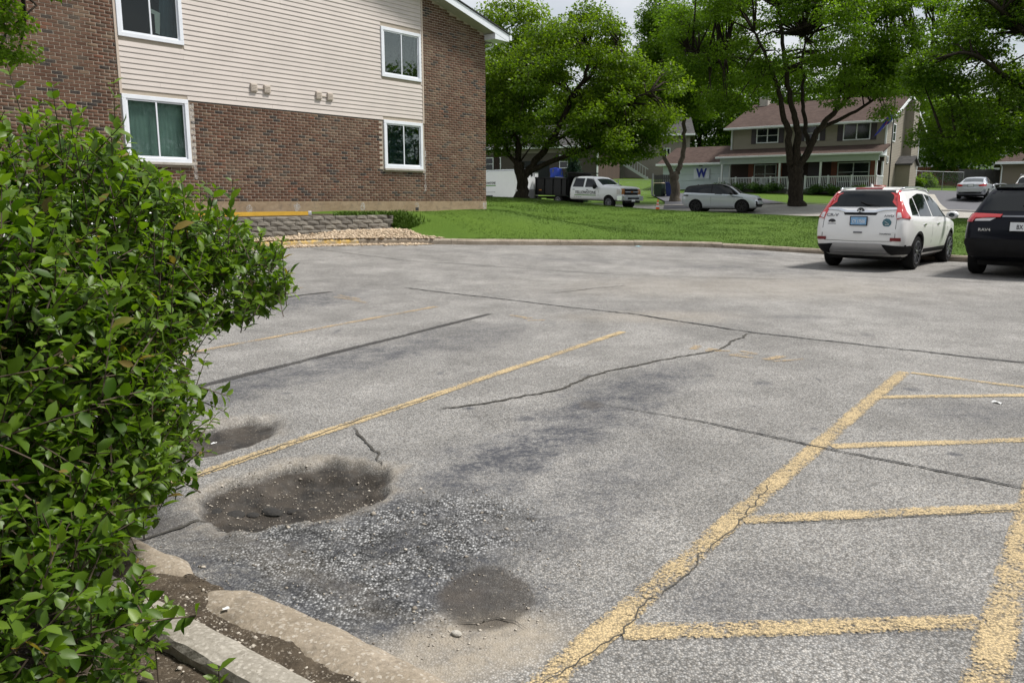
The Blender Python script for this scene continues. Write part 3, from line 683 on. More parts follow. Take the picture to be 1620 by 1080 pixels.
# roof with rake boards, soffit, boxed eave return, gutter elbow
OV = .45; EX = 4.96
roof = MB()
for sg in (-1, 1):
    e = RIDGE + sg * (EX - RIDGE + .03); zt = roofz(e) + .215; zr = roofz(RIDGE) + .215
    roof.prism([(RIDGE, -OV - .03, zr), (e, -OV - .03, zt), (e, -OV - .03, zt + .035), (RIDGE, -OV - .03, zr + .035)] if sg > 0 else [(RIDGE, -OV - .03, zr), (RIDGE, -OV - .03, zr + .035), (e, -OV - .03, zt + .035), (e, -OV - .03, zt)], (0, 27, 0))
roof = roof.build('roof', 'roof_edge', apt)
for sg in (-1, 1):
    e = RIDGE + sg * (EX - RIDGE)
    q = [(RIDGE, roofz(RIDGE)), (e, roofz(e)), (e, roofz(e) + .205), (RIDGE, roofz(RIDGE) + .205)]
    MB().prism([(s, -OV, z) for s, z in q], (0, .03, 0)).build('rake_board', 'white_vinyl', roof)
    q = [(RIDGE, roofz(RIDGE) + .02), (e, roofz(e) + .02), (e, roofz(e) + .035), (RIDGE, roofz(RIDGE) + .035)]
    MB().prism([(s, -OV + .03, z) for s, z in q], (0, OV - .03, 0)).build('soffit', 'soffit', roof)
    a, c = (S1 - .04, EX - .02) if sg > 0 else (2 * RIDGE - EX + .02, S0 + .04); zl = 6.23 - ZB
    MB().box(a, c, -OV + .002, .0, zl, roofz(S1) + .02 if sg > 0 else roofz(S0) + .02).build('eave_return', 'white_vinyl', roof, .003) if False else None
    zz = [(a, zl), (c, zl), (c, roofz(c) - .002), (a, roofz(a) - .002)]
    MB().prism([(s, -OV + .004, z) for s, z in zz], (0, OV + .02, 0)).build('eave_return', 'white_vinyl', roof)
    g = e + .01 if sg > 0 else e - .13
    MB().box(g, g + .12, -OV - .02, 26, roofz(e) + .04, roofz(e) + .19).build('gutter', 'white_vinyl', roof, .01)
MB().tube([(S1 + .5, .10, 6.21 - ZB), (S1 + .45, .10, 6.12 - ZB), (S1 + .06, .10, 5.98 - ZB), (S1 + .04, .10, 5.8 - ZB), (S1 + .04, .10, .2)], .035, 8).build('downspout', 'white_vinyl', apt)

# ------------------------------------------------------------------ block retaining wall, its bed, ladder and gravel pocket
t = NT('wall_block'); oi = t.new('ObjectInfo'); w = t.pos(); n = t.noise(w, 18, 6, .75)
col = t.mix(oi.outputs['Random'], (.12, .108, .092), (.22, .20, .168)); col = t.mix(t.ramp(n, .45, .75, 0, .7), col, (.10, .088, .07)); t.col(col).p(Roughness=.95); t.bump(n, .8, .02)
ret = empty('retaining_wall', (*wall_xy(-3.6, 1.3), .5), math.atan2(WD[1], WD[0]), 'low retaining wall of split grey concrete blocks along a gravel strip', 'retaining wall')
def blockmesh(seed):
    r = random.Random(seed); bm = bmesh.new(); bmesh.ops.create_cube(bm, size=1)
    bmesh.ops.subdivide_edges(bm, edges=[e for e in bm.edges], cuts=2, use_grid_fill=True)
    for q in bm.verts:
        q.co.x *= .325; q.co.y *= .24; q.co.z *= .106
        if q.co.y < -.1: q.co.y += r.uniform(-.010, .006) + (.016 if abs(q.co.x) > .15 or abs(q.co.z) > .05 else 0)
    me = bpy.data.meshes.new('block'); bm.to_mesh(me); bm.free(); me.materials.append(M('wall_block')); return me
BM = [blockmesh(i) for i in range(5)]
for c in range(5):
    x = -3.6 + (.17 if c % 2 else 0); end = 2.72 - .0 * c
    while x < end:
        o = link('block', random.choice(BM), ret); o.location = (x, .02 * c + random.uniform(-.006, .006), .06 + c * .1085 - .03); x += .334
for c in range(5):      # short return at the end
    for k in range(3):
        o = link('block', random.choice(BM), ret); o.location = (2.84, .24 + k * .33 + (.16 if c % 2 else 0) + .02 * c, .06 + c * .1085 - .03); o.rotation_euler = (0, 0, R(90))
b = MB(); q = [(*wall_xy(-9.7, 1.26), 1.0), (*wall_xy(-.9, 1.26), 1.0), (*wall_xy(-.62, .9), 1.0), (*wall_xy(-.5, 0), 1.06), (*wall_xy(-9.7, 0), 1.06)]
bed2 = b.prism(q, (0, 0, -.45)).build('planting_bed', 'soil'); tag(bed2, 'bare dirt ledge behind the block retaining wall', 'bed', kind='structure')
plain('ladder_yellow', (.58, .34, .035), .5, .1, 4); plain('aluminium', (.55, .56, .58), .35, .1, 6, metal=.8)
lad = empty('ladder', (*wall_xy(-5.2, .86), 1.035), math.atan2(WD[1], WD[0]), 'yellow extension ladder lying on the dirt ledge by the foundation', 'ladder')
MB().box(-2.0, 2.05, -.02, .015, 0.0, .085).build('rail', 'ladder_yellow', lad); MB().box(-2.0, 2.05, .36, .395, 0, .085).build('rail', 'ladder_yellow', lad)
for k in range(13): MB().tube([(-1.85 + k * .3, .015, .042), (-1.85 + k * .3, .36, .042)], .016, 8).build('rung', 'aluminium', lad)
MB().box(2.05, 2.15, -.025, .02, -.005, .09).build('foot', 'aluminium', lad, .006)
# weeds on the ledge
def blades(name, pts, h, w, mat, label, cat, parent=None, kind='stuff'):
    n = len(pts); a = rng.uniform(0, 6.28, n); hh = rng.uniform(.4, 1, n) * h; ln = rng.normal(0, h * .45, (n, 2)); V = np.empty((n, 3, 3)); cx, sy = np.cos(a) * w, np.sin(a) * w
    V[:, 0] = np.c_[pts[:, 0] - cx, pts[:, 1] - sy, pts[:, 2]]; V[:, 1] = np.c_[pts[:, 0] + cx, pts[:, 1] + sy, pts[:, 2]]; V[:, 2] = np.c_[pts[:, :2] + ln, pts[:, 2] + hh]
    return tag(link(name, np_mesh(name, V.reshape(-1, 3), np.arange(3 * n).reshape(n, 3), {'rnd': np.repeat(rng.random(n), 3)}), parent, mat), label, cat, kind=kind)
s_ = rng.uniform(-2.3, -.7, 1500); o_ = rng.uniform(.75, 1.28, 1500); p = WQ + np.outer(s_, WD) + np.outer(o_, WN)
blades('weeds', np.c_[p, np.full(1500, 1.0)], .14, .02, 'grass_blade', 'patch of green weeds on top of the retaining wall', 'weeds')
s_ = np.abs(rng.normal(0, .3, 2600)) - .75; o_ = 1.25 + rng.uniform(-.45, .5, 2600); p = WQ + np.outer(s_, WD) + np.outer(o_, WN)
blades('long_grass', np.c_[p, ground(p[:, 0], p[:, 1])], .13, .014, 'grass_blade', 'longer uncut grass tuft at the end of the retaining wall', 'grass')
def pebbles(name, P, size, mat, label, cat, parent=None):
    """many small stones as one mass: squashed octahedra, P (n,3)"""
    n = len(P); base = np.array([(1, 0, 0), (-1, 0, 0), (0, 1, 0), (0, -1, 0), (0, 0, 1), (0, 0, -1)], float); f = np.array([(0, 2, 4), (2, 1, 4), (1, 3, 4), (3, 0, 4), (2, 0, 5), (1, 2, 5), (3, 1, 5), (0, 3, 5)])
    sc = size * np.exp(rng.normal(0, .45, (n, 1))) * rng.uniform(.55, 1.2, (n, 3)); sc[:, 2] *= .6; a = rng.uniform(0, 6.28, n); B = base[None] * sc[:, None] * rng.uniform(.75, 1.15, (n, 6, 1))
    x = B[..., 0] * np.cos(a)[:, None] - B[..., 1] * np.sin(a)[:, None]; y = B[..., 0] * np.sin(a)[:, None] + B[..., 1] * np.cos(a)[:, None]
    V = np.stack([x, y, B[..., 2]], -1) + P[:, None]; F = (f[None] + 6 * np.arange(n)[:, None, None]).reshape(-1, 3)
    return tag(link(name, np_mesh(name, V.reshape(-1, 3), F, {'rnd': np.repeat(rng.random(n), 6)}), parent, mat), label, cat, kind='stuff')
n = 26000; s_ = rng.uniform(-6.6, .6, n); o_ = rng.uniform(1.25, 3.0, n); p = WQ + np.outer(s_, WD) + np.outer(o_, WN); d, fx, fy = curb_d(p[:, 0], p[:, 1])
ok = (d > -.12 - .35 * rng.random(n) ** 3) & (d < 1.3) & ((s_ < -1.0) | (rng.random(n) < .35) & (d < .25) & (s_ < -.4)); p = p[ok]; d = d[ok]
zz = np.where(d > .1, ground(p[:, 0], p[:, 1]), np.where(d > 0, zlot(p[:, 0], p[:, 1]) + .14, zlot(p[:, 0], p[:, 1]))) + .012
pebbles('pea_gravel', np.c_[p, zz], .024, 'gravel_stone' if 'gravel_stone' in _mats else 'stone_chip', 'pale tan gravel at the foot of the retaining wall', 'gravel')
# ------------------------------------------------------------------ foreground bed, kerb, broken gutter
KT = np.array((.806, -.592)); KN = np.array((.592, .806))          # along the near kerb / towards the lot
def kp(t, n): return KT * t + KN * n
tt_ = np.linspace(-7, 3.2, 240); nn_ = np.r_[np.linspace(-4, .2, 30), np.linspace(.24, 1.19, 34)]
TT, NN = np.meshgrid(tt_, nn_); X = TT * KT[0] + NN * KN[0]; Y = TT * KT[1] + NN * KN[1]
Z = .045 + (fbm(X * 5, Y * 5, 71) - .5) * .05 + (fbm(X * 24, Y * 24, 73) - .5) * .022
i = np.arange(X.size).reshape(X.shape); F = np.stack([i[:-1, :-1], i[:-1, 1:], i[1:, 1:], i[1:, :-1]], -1).reshape(-1, 4)
bed = link('planting_bed', np_mesh('planting_bed', np.c_[X.ravel(), Y.ravel(), Z.ravel()], F), None, 'soil', True); tag(bed, 'bare dark soil under the leafy shrub', 'bed', kind='structure')
def strip(name, t0, t1, n0, n1, h, mat, parent, seed, rag=.03, dome=True, up=.004, dt=.02, nw=14, kind=None):
    t = np.arange(t0, t1, dt); r = len(t); e0 = (fbm(t * 4, t * 0, seed) - .5) * rag * 4 + (fbm(t * 17, t * 0, seed + 3) - .5) * rag; e1 = (fbm(t * 4, t * 0 + 9, seed + 1) - .5) * rag * 4 + (fbm(t * 17, t * 0 + 5, seed + 4) - .5) * rag
    q = np.linspace(0, 1, nw); T = np.repeat(t[:, None], nw, 1); N = (n0 + e0)[:, None] * (1 - q) + (n1 + e1)[:, None] * q
    endk = np.clip(np.minimum(t - t0, t1 - t) / .12, 0, 1)[:, None]; N = N * 1.0 + (1 - endk) * ((n0 + n1) / 2 - N) * .7
    X = T * KT[0] + N * KN[0]; Y = T * KT[1] + N * KN[1]
    prof = np.clip(np.sin(np.pi * q), 0, 1) ** .45 if dome else np.minimum(1, np.minimum(q, 1 - q) * 8)
    Z = lz(X.ravel(), Y.ravel()).reshape(X.shape) - .01 + (h + up) * prof[None] * (.25 + .75 * np.sqrt(endk)) + (fbm(X * 7, Y * 7, seed + 7) - .5) * h * .5 * prof + (fbm(X * 40, Y * 40, seed + 8) - .5) * .006
    i = np.arange(X.size).reshape(X.shape); F = np.stack([i[:-1, :-1], i[1:, :-1], i[1:, 1:], i[:-1, 1:]], -1).reshape(-1, 4)
    o = link(name, np_mesh(name, np.c_[X.ravel(), Y.ravel(), Z.ravel()], F), parent, mat, True)
    return o
gd = strip('gutter_dirt', -7, 3, 1.22, 1.58, .026, 'soil', None, 300, .02, True); tag(gd, 'strip of dirt and grit between the kerb and the asphalt', 'dirt', kind='structure')
gut = empty('broken_gutter', (*kp(-2.2, 1.52), 0), 0, 'broken tan concrete gutter edge half buried beside the asphalt', 'gutter')
for (a, c, n0, n1, sd) in ((-3.6, -2.62, 1.44, 1.605, 5), (-2.47, -.2, 1.385, 1.615, 12), (-.19, 2.6, 1.39, 1.61, 17)):
    o = strip('gutter_slab', a, c, n0, n1, .038, 'concrete_tan', None, 300 + sd, .009); o.parent = gut; o.matrix_parent_inverse = Matrix.Translation(gut.location).inverted()
nk = empty('near_kerb', (*kp(-1.5, 1.23), 0), math.atan2(KT[1], KT[0]), 'narrow grey concrete kerb edging the soil bed under the shrub', 'kerb')
for (a, c) in ((-4.6, -1.62), (-1.605, 0.35), (.365, 2.8)):
    b = MB(); n = int((c - a) / .05); VV = []; pr = [(-.062, -.06), (-.062, .075), (-.052, .094), (-.02, .100), (.03, .099), (.055, .09), (.064, .072), (.066, -.06)]
    for i in range(n + 1):
        t = a + (c - a) * i / n
        for (o, h) in pr: VV.append((t + 1.5 - .0, o + random.uniform(-.0025, .0025), h + (random.uniform(-.003, .002) if h > 0 else 0) - (.012 * max(0, vnoise(np.array([t * 6.]), np.array([o * 9.]), 3)[0] - .72) * 8 if h > .08 else 0)))
    m = len(pr); FF = [(i * m + k, i * m + k + 1, (i + 1) * m + k + 1, (i + 1) * m + k) for i in range(n) for k in range(m - 1)] + [tuple(range(m)), tuple(range(n * m, n * m + m))[::-1]]
    b.add(VV, FF).build('kerb_stone', 'concrete', nk, smooth=False)
# grit
n = 5200; t_ = rng.uniform(-3.4, .6, n); n_ = np.where(rng.random(n) < .6, rng.uniform(1.29, 1.46, n), rng.uniform(.3, 1.6, n)); p = np.outer(t_, KT) + np.outer(n_, KN)
zz = np.where(n_ < 1.17, .05 + (fbm(p[:, 0] * 5, p[:, 1] * 5, 71) - .5) * .05 + (fbm(p[:, 0] * 24, p[:, 1] * 24, 73) - .5) * .022, lz(p[:, 0], p[:, 1]) + .018); ok = ~((n_ > 1.165) & (n_ < 1.30))
pebbles('grit', np.c_[p, zz][ok], .0052, 'stone_chip', 'scattered grit and small stones along the near kerb', 'grit')
n = 1300; a = rng.uniform(0, 6.28, n); rr = np.sqrt(rng.random(n)); p = np.where((rng.random(n) < .45)[:, None], np.c_[-1.06 + rr * np.cos(a) * .42, 3.7 + rr * np.sin(a) * .48], np.c_[-.5 + rr * np.cos(a) * .8, 3.0 + rr * np.sin(a) * .8]); ok = p @ KN > 1.58
p = p[ok]; pebbles('loose_chips', np.c_[p, lz(p[:, 0], p[:, 1]) + .002], .0042, 'stone_chip', 'loose stone chips in and around the potholes', 'chips')
# single bits of litter and lumps
plain('litter_white', (.72, .72, .70), .6, .08, 20); plain('litter_blue', (.35, .62, .70), .5, .1, 20); plain('brick_bit', (.23, .09, .055), .9, .25, 30); plain('asphalt_lump', (.022, .020, .018), .9, .3, 40, bump=.6)
def lump(name, x, y, z, s, mat, label, cat, seed, squash=.55, group=None):
    bm = bmesh.new(); bmesh.ops.create_icosphere(bm, subdivisions=2, radius=s); r = random.Random(seed)
    ph = [Vector((r.gauss(0, 1), r.gauss(0, 1), r.gauss(0, 1))).normalized() for _ in range(6)]
    for v_ in bm.verts:
        d_ = v_.co.normalized(); f = 1 + sum(.16 * max(0, d_.dot(q)) ** 2 for q in ph) - .25; v_.co = v_.co * f; v_.co.z *= squash; v_.co.x *= 1.35
    me = bpy.data.meshes.new(name); bm.to_mesh(me); bm.free(); o = link(name, me, None, mat); o.location = (x, y, z + s * squash * .6); o.rotation_euler = (0, 0, r.uniform(0, 6)); return tag(o, label, cat, group)
for k, (x, y, s) in enumerate([(-1.33, 3.60, .05), (-1.24, 3.62, .035), (-1.16, 3.63, .045), (-1.05, 3.66, .03), (-.98, 3.70, .026), (-1.4, 3.58, .03), (-.84, 3.98, .03)]):
    lump('asphalt_lump', x, y, float(lz(x, y)) - .012, s, 'asphalt_lump', 'black crumbled asphalt lump inside the large pothole', 'asphalt lump', k, .45, 'lumps in the large pothole')
lump('pebble', -.185, 2.40, .0, .016, 'concrete_light', 'pale flat stone just beside the small round patch', 'stone', 31)
lump('brick_fragment', *kp(-1.42, .86), .045, .045, 'brick_bit', 'reddish broken brick piece lying on the bed soil', 'brick piece', 33, .7)
lump('concrete_lump', *kp(-.98, .98), .03, .06, 'concrete', 'grey broken concrete lump beside the near kerb', 'concrete lump', 35, .4)
def scrap(name, x, y, z, w, l, rz_, mat, label, cat):
    n = 6; VV = []; 
    for i in range(n):
        for j in range(n): VV.append(((i / (n - 1) - .5) * w, (j / (n - 1) - .5) * l, .004 + .25 * w * (math.sin(i * 1.3 + rz_) * math.sin(j * .9) * .35 + .1)))
    FF = [(i * n + j, (i + 1) * n + j, (i + 1) * n + j + 1, i * n + j + 1) for i in range(n - 1) for j in range(n - 1)]
    o = MB().add(VV, FF).build(name, mat); o.location = (x, y, z); o.rotation_euler = (0, 0, rz_); return tag(o, label, cat)
scrap('paper_scrap', *kp(-2.26, 1.44), .035, .022, .016, .4, 'litter_white', 'small white paper scrap on the dirt beside the gutter', 'paper')
scrap('paper_scrap', -1.80, 4.62, float(lz(-1.80, 4.62)), .04, .015, .9, 'litter_white', 'tiny white paper strip inside the pothole by the shrub', 'paper')
scrap('plastic_scrap', 3.40, 5.42, .0, .07, .03, 2.0, 'litter_white', 'white plastic scrap between the yellow hatch lines', 'plastic')
scrap('blue_litter', 3.35, 21.25, float(zlot(3.35, 21.25)), .16, .09, .3, 'litter_blue', 'crumpled pale blue wrapper against the far kerb', 'litter')

# ------------------------------------------------------------------ near shrub
def leafmat(name, dark, light, spec=.4, trans=.3, back=(.09, .17, .03), dead=0.):
    t = NT(name); a = t.attr('rnd').outputs['Fac']; oi = t.new('ObjectInfo'); r = t.math('FRACT', t.math('ADD', a, oi.outputs['Random']))
    c = t.mix(r, dark, light); c = t.mix(t.math('MULTIPLY', t.attr('tip').outputs['Fac'], .75), c, back)  # tip: new growth on the shrub, painted top light on tree clumps
    if dead: c = t.mix(t.ramp(r, 1 - dead, 1 - dead * .8), c, (.21, .155, .045))
    t.col(c).p(Roughness=.42, Specular_IOR_Level=spec)
    tl = t.new('BsdfTranslucent'); t.l.new(t.mix(1., c, (1.5, 1.6, .5), 'MULTIPLY'), tl.inputs[0]); ms = t.new('MixShader'); ms.inputs[0].default_value = trans
    t.l.new(t.bsdf.outputs[0], ms.inputs[1]); t.l.new(tl.outputs[0], ms.inputs[2]); t.l.new(ms.outputs[0], t.out.inputs[0])
leafmat('shrub_leaf', (.036, .084, .008), (.120, .205, .016), .35, .40, (.215, .315, .035), .022)
t = NT('twig'); w = t.pos(); t.col(t.mix(t.noise(w, 40, 4), (.035, .025, .017), (.11, .08, .055))).p(Roughness=.9)
LV = np.array([(0, 0, 0), (.34, .24, .05), (.34, 0, -.02), (.34, -.24, .05), (.68, .21, .03), (.68, 0, -.04), (.68, -.21, .03), (1, 0, -.12), (-.12, 0, -.01)], float)
LF = np.array([(0, 2, 1), (0, 3, 2), (2, 5, 4), (2, 4, 1), (3, 6, 5), (3, 5, 2), (5, 7, 4), (6, 7, 5)])
def leaf_frames(n, axis, up):
    """frames from leaf axis and an up hint -> (n,3,3) columns"""
    x = axis / np.linalg.norm(axis, axis=1, keepdims=True); y = np.cross(up, x); y /= np.linalg.norm(y, axis=1, keepdims=True) + 1e-9; z = np.cross(x, y)
    return np.stack([x, y, z], 2)
ELL = [((-2.10, 2.45, .95), (.98, 1.1, .75)), ((-1.60, 2.78, 1.14), (.50, .65, .53)), ((-1.30, 3.42, 1.10), (.32, .42, .24)), ((-1.50, 3.15, 1.20), (.34, .4, .30)), ((-1.72, 2.62, .56), (.57, .75, .48)), ((-1.34, 1.72, .42), (.46, .40, .36)), ((-1.72, 1.98, .98), (.64, .6, .58)), ((-1.50, 2.25, .70), (.48, .5, .5))]
def inside(P, k=1.0):
    v = np.full(len(P), 9.); 
    for c, r in ELL: v = np.minimum(v, np.sqrt((((P - np.array(c)) / np.array(r)) ** 2).sum(1)))
    return v
Pt = []; Nt = []
area = np.array([r[0] * r[1] + r[1] * r[2] + r[0] * r[2] for _, r in ELL]); 
for (c, r), a in zip(ELL, area / area.sum()):
    m = int(10500 * a); d = rng.normal(size=(m, 3)); d /= np.linalg.norm(d, axis=1, keepdims=True); rad = 1 - np.abs(rng.normal(0, .16, m)) + (rng.random(m) < .06) * .16
    rad *= 1 + .16 * (fbm(d[:, 0] * 2.2 + c[0] * 7, d[:, 2] * 2.2 + d[:, 1] * 1.7, 91) - .5) * 2
    P = np.array(c) + d * np.array(r) * rad[:, None]; N = d / np.array(r); N /= np.linalg.norm(N, axis=1, keepdims=True); Pt.append(P); Nt.append(N)
Pt = np.concatenate(Pt); Nt = np.concatenate(Nt); dep = inside(Pt)
clump = fbm(Pt[:, 0] * 4.2 + Pt[:, 1] * 2.1, Pt[:, 2] * 4.2 - Pt[:, 1] * 1.3, 97)
ok = (Pt[:, 2] > .10) & ((dep > .86) | (rng.random(len(Pt)) < .38)) & (clump > .24) & (np.linalg.norm(Pt - np.array((0, 0, 1.4)), axis=1) > 1.0) & (Pt[:, 0] > -2.9)
Pt, Nt, dep = Pt[ok], Nt[ok], dep[ok]
ax = Nt * .75 + np.array((0, 0, .55)) + rng.normal(0, .45, Pt.shape); ax /= np.linalg.norm(ax, axis=1, keepdims=True)
shrub = empty('leafy_shrub', (-1.95, 2.45, .04), 0, 'large leafy green shrub overhanging the near kerb', 'shrub')
lp = []; la = []; lu = []; ll = []; lt = []; tw = MB()
for P, A, dp in zip(Pt, ax, dep):
    L = random.uniform(.10, .20) * (1.25 if dp > 1.03 else 1); nn = random.randint(4, 6)
    if dp > .98 and P[2] > 1.0 and random.random() < .10: L *= 2.1; nn += 3; A = A * .35 + np.array((0, 0, 1.)) + rng.normal(0, .15, 3); A /= np.linalg.norm(A); P = P + A * L * .45
    side = np.cross(A, rng.normal(size=3)); side /= np.linalg.norm(side)
    start = P - A * L * .8; bend = np.array((0, 0, -.25 * L)) 
    tw.tube([start, start + A * L * .5 + bend * .1, start + A * L + bend * .3], [.0026, .002, .0012], 4, False)
    for k in range(nn):
        f = (k + .6) / nn; q = start + A * L * f + bend * f * f * .3; side = np.cross(A, side); side /= np.linalg.norm(side)
        sz = random.choice((.026, .036, .046, .052, .062)) * random.uniform(.85, 1.15) * (1 - .35 * max(0, f - .7) / .3)
        for sg in (1, -1):
            d = side * sg * random.uniform(.7, 1.0) + A * random.uniform(.35, .9) + rng.normal(0, .22, 3); lp.append(q); la.append(d); ll.append(sz * random.uniform(.8, 1.15)); lu.append(np.array((0, 0, 1.)) + A * .35 + rng.normal(0, .35, 3)); lt.append(max(0., f - .45) * (1.5 if dp > .9 else .3) * random.random())
lp = np.array(lp); la = np.array(la); lu = np.array(lu); ll = np.array(ll); lt = np.array(lt); Fm = leaf_frames(len(lp), la, lu); wr = rng.uniform(.85, 1.15, len(lp))
vis = np.linalg.norm(lp - np.array((0, 0, 1.4)), axis=1); edge = inside(lp)
uu = lp[:, 0] / lp[:, 1]; own = np.argsort(np.where((edge > .97) & (uu > -.63) & (lp[:, 1] > 1.2), vis, 99 + vis))[:300]; mask = np.ones(len(lp), bool); mask[own] = False
def leaf_mass(mask):
    S = LV[None] * np.stack([ll, ll * wr, ll], 1)[mask][:, None]; V = np.einsum('nij,nkj->nki', Fm[mask], S) + lp[mask][:, None]; n = len(V)
    return V.reshape(-1, 3) - np.array(shrub.location), (LF[None] + 9 * np.arange(n)[:, None, None]).reshape(-1, 3), {'rnd': np.repeat(rng.random(n), 9), 'tip': np.repeat(np.clip(lt[mask], 0, 1), 9)}
tag(link('foliage', np_mesh('foliage', *leaf_mass(mask)), shrub, 'shrub_leaf', True), kind='stuff')
lm = [np_mesh('leaf', LV, LF, {'tip': np.full(9, f)}) for f in (0., .35, .7)]
for m_ in lm: m_.materials.append(M('shrub_leaf')); m_.shade_smooth()
for i in own:
    o = link('leaf', lm[min(2, int(lt[i] * 4))], shrub); mt = Matrix([[*(Fm[i][r] * np.array((ll[i], ll[i] * wr[i], ll[i]))), lp[i][r] - shrub.location[r]] for r in range(3)] + [[0, 0, 0, 1]]); o.matrix_basis = mt
tw.v = [Vector(p) - Vector(shrub.location) for p in tw.v]; tag(tw.build('twigs', 'twig', shrub), kind='stuff')
for k in range(16):
    a = random.uniform(0, 6.28); r0 = random.uniform(.0, .22); base = Vector((r0 * math.cos(a), r0 * math.sin(a), -.02)); c, r = random.choice(ELL); end = Vector(c) + Vector((random.uniform(-.5, .5) * r[0], random.uniform(-.5, .5) * r[1], random.uniform(.0, .6) * r[2])) - Vector(shrub.location)
    if end.z < .3: end.z = .5
    mid = base.lerp(end, .5) + Vector((random.gauss(0, .08), random.gauss(0, .08), .12)); path = [base, base.lerp(mid, .6) + Vector((0, 0, .04)), mid, mid.lerp(end, .6) + Vector((0, 0, .05)), end]
    MB().tube(path, [.016, .013, .011, .008, .004], 7).build('stem', 'twig', shrub, smooth=True)
# seedlings at the kerb
for k, (t0, n0) in enumerate(((-2.02, 1.06), (-1.78, 1.10), (-1.62, .95), (-1.9, .8), (-1.7, .70))):
    p = kp(t0, n0); V = []; F = []; A = []
    pl = empty('seedling', (p[0], p[1], .05), 0, 'small leafy seedling sprouting in the soil beside the near kerb', 'seedling', 'seedlings beside the near kerb')
    m = 9; a = rng.uniform(0, 6.28, m); d = np.c_[np.cos(a), np.sin(a), rng.uniform(.2, .9, m)]; h = rng.uniform(.02, .12, m); Fr = leaf_frames(m, d, np.tile((0, 0, 1.), (m, 1)) + rng.normal(0, .2, (m, 3))); s = rng.uniform(.03, .055, m)
    V = np.einsum('nij,nkj->nki', Fr, LV[None] * s[:, None, None]) + np.c_[np.zeros((m, 2)), h][:, None]
    link('leaves', np_mesh('leaves', V.reshape(-1, 3), (LF[None] + 9 * np.arange(m)[:, None, None]).reshape(-1, 3), {'rnd': np.repeat(rng.random(m), 9), 'tip': np.full(9 * m, .4)}), pl, 'shrub_leaf', True); MB().tube([(0, 0, -.02), (0, 0, .12)], .0018, 5).build('stem', 'twig', pl)
# ------------------------------------------------------------------ trees
t = NT('bark'); w = t.pos(True); n = t.noise(t.scaled(w, (1, 1, .22)), 14, 6, .75)
t.col(t.mix(t.ramp(n, .35, .68), (.014, .011, .008), (.055, .044, .033))).p(Roughness=.95, Specular_IOR_Level=.15); t.bump(n, .9, .05)
t = NT('bark_light'); w = t.pos(True); n = t.noise(t.scaled(w, (1, 1, .25)), 12, 6, .75)
t.col(t.mix(t.ramp(n, .35, .68), (.05, .04, .03), (.15, .125, .095))).p(Roughness=.95); t.bump(n, .8, .05)
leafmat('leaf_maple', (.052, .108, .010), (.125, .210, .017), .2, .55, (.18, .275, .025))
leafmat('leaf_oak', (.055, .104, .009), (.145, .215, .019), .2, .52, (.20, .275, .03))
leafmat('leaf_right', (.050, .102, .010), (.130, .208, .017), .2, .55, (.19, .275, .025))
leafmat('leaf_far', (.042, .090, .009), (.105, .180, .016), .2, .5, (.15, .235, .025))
leafmat('leaf_hedge', (.030, .080, .014), (.085, .165, .030), .3, .25, (.13, .22, .05))
leafmat('leaf_spruce', (.012, .034, .022), (.030, .070, .048), .2, .12, (.04, .085, .06))
DV = np.array([(0, 0, 0), (.45, .36, .05), (1, 0, -.12), (.5, -.36, .05)], float); DF = np.array([(0, 3, 2, 1)])
def foliage(centers, radii, counts, size, seed, flat=.82, droop=.35):
    """leaves gathered in clumps; returns vertices, faces, attributes"""
    r = np.random.default_rng(seed); P = []; A = []; C = []; T = []
    for c, rad, m in zip(centers, radii, counts):
        d = r.normal(size=(m, 3)); d /= np.linalg.norm(d, axis=1, keepdims=True); q = r.random(m) ** .45; d[:, 2] = np.where(d[:, 2] < -.3, d[:, 2] * .5, d[:, 2])
        q *= 1 + .35 * (fbm(d[:, 0] * 2.5 + c[0], d[:, 1] * 2.5 + d[:, 2] * 2 + c[2], seed) - .5)
        p = d * q[:, None] * rad * np.array((1, 1, flat)); P.append(p + c); a = d * np.array((1, 1, .3)) + r.normal(0, .6, (m, 3)); a[:, 2] -= droop; A.append(a)
        C.append(np.clip(r.random() * .55 + r.random(m) * .45, 0, 1)); T.append(np.clip((d[:, 2] * q - .1) * .9 * r.random(m), 0, 1))  # leaves high in each clump coloured paler, light from above put into colour
    P = np.concatenate(P); A = np.concatenate(A); C = np.concatenate(C); T = np.concatenate(T); n = len(P)
    Fr = leaf_frames(n, A, np.tile((0, 0, 1.), (n, 1)) + r.normal(0, .55, (n, 3))); s = size * r.uniform(.65, 1.3, n)
    V = np.einsum('nij,nkj->nki', Fr, DV[None] * s[:, None, None]) + P[:, None]
    return V.reshape(-1, 3), (DF[None] + 4 * np.arange(n)[:, None, None]).reshape(-1, 4), {'rnd': np.repeat(C, 4), 'tip': np.repeat(T, 4)}
def bezier_limb(pts, seed, yspread):
    r = random.Random(seed); out = []; y = 0; dy = r.uniform(-1, 1) * yspread
    for k, p in enumerate(pts): out.append(Vector((p[0], p[2] if len(p) > 2 else dy * (k / max(1, len(pts) - 1)) , p[1])))
    for _ in range(2):
        q = [out[0]]
        for a, c in zip(out[:-1], out[1:]): q += [a.lerp(c, .3), a.lerp(c, .7)]
        q.append(out[-1]); out = q
    return out
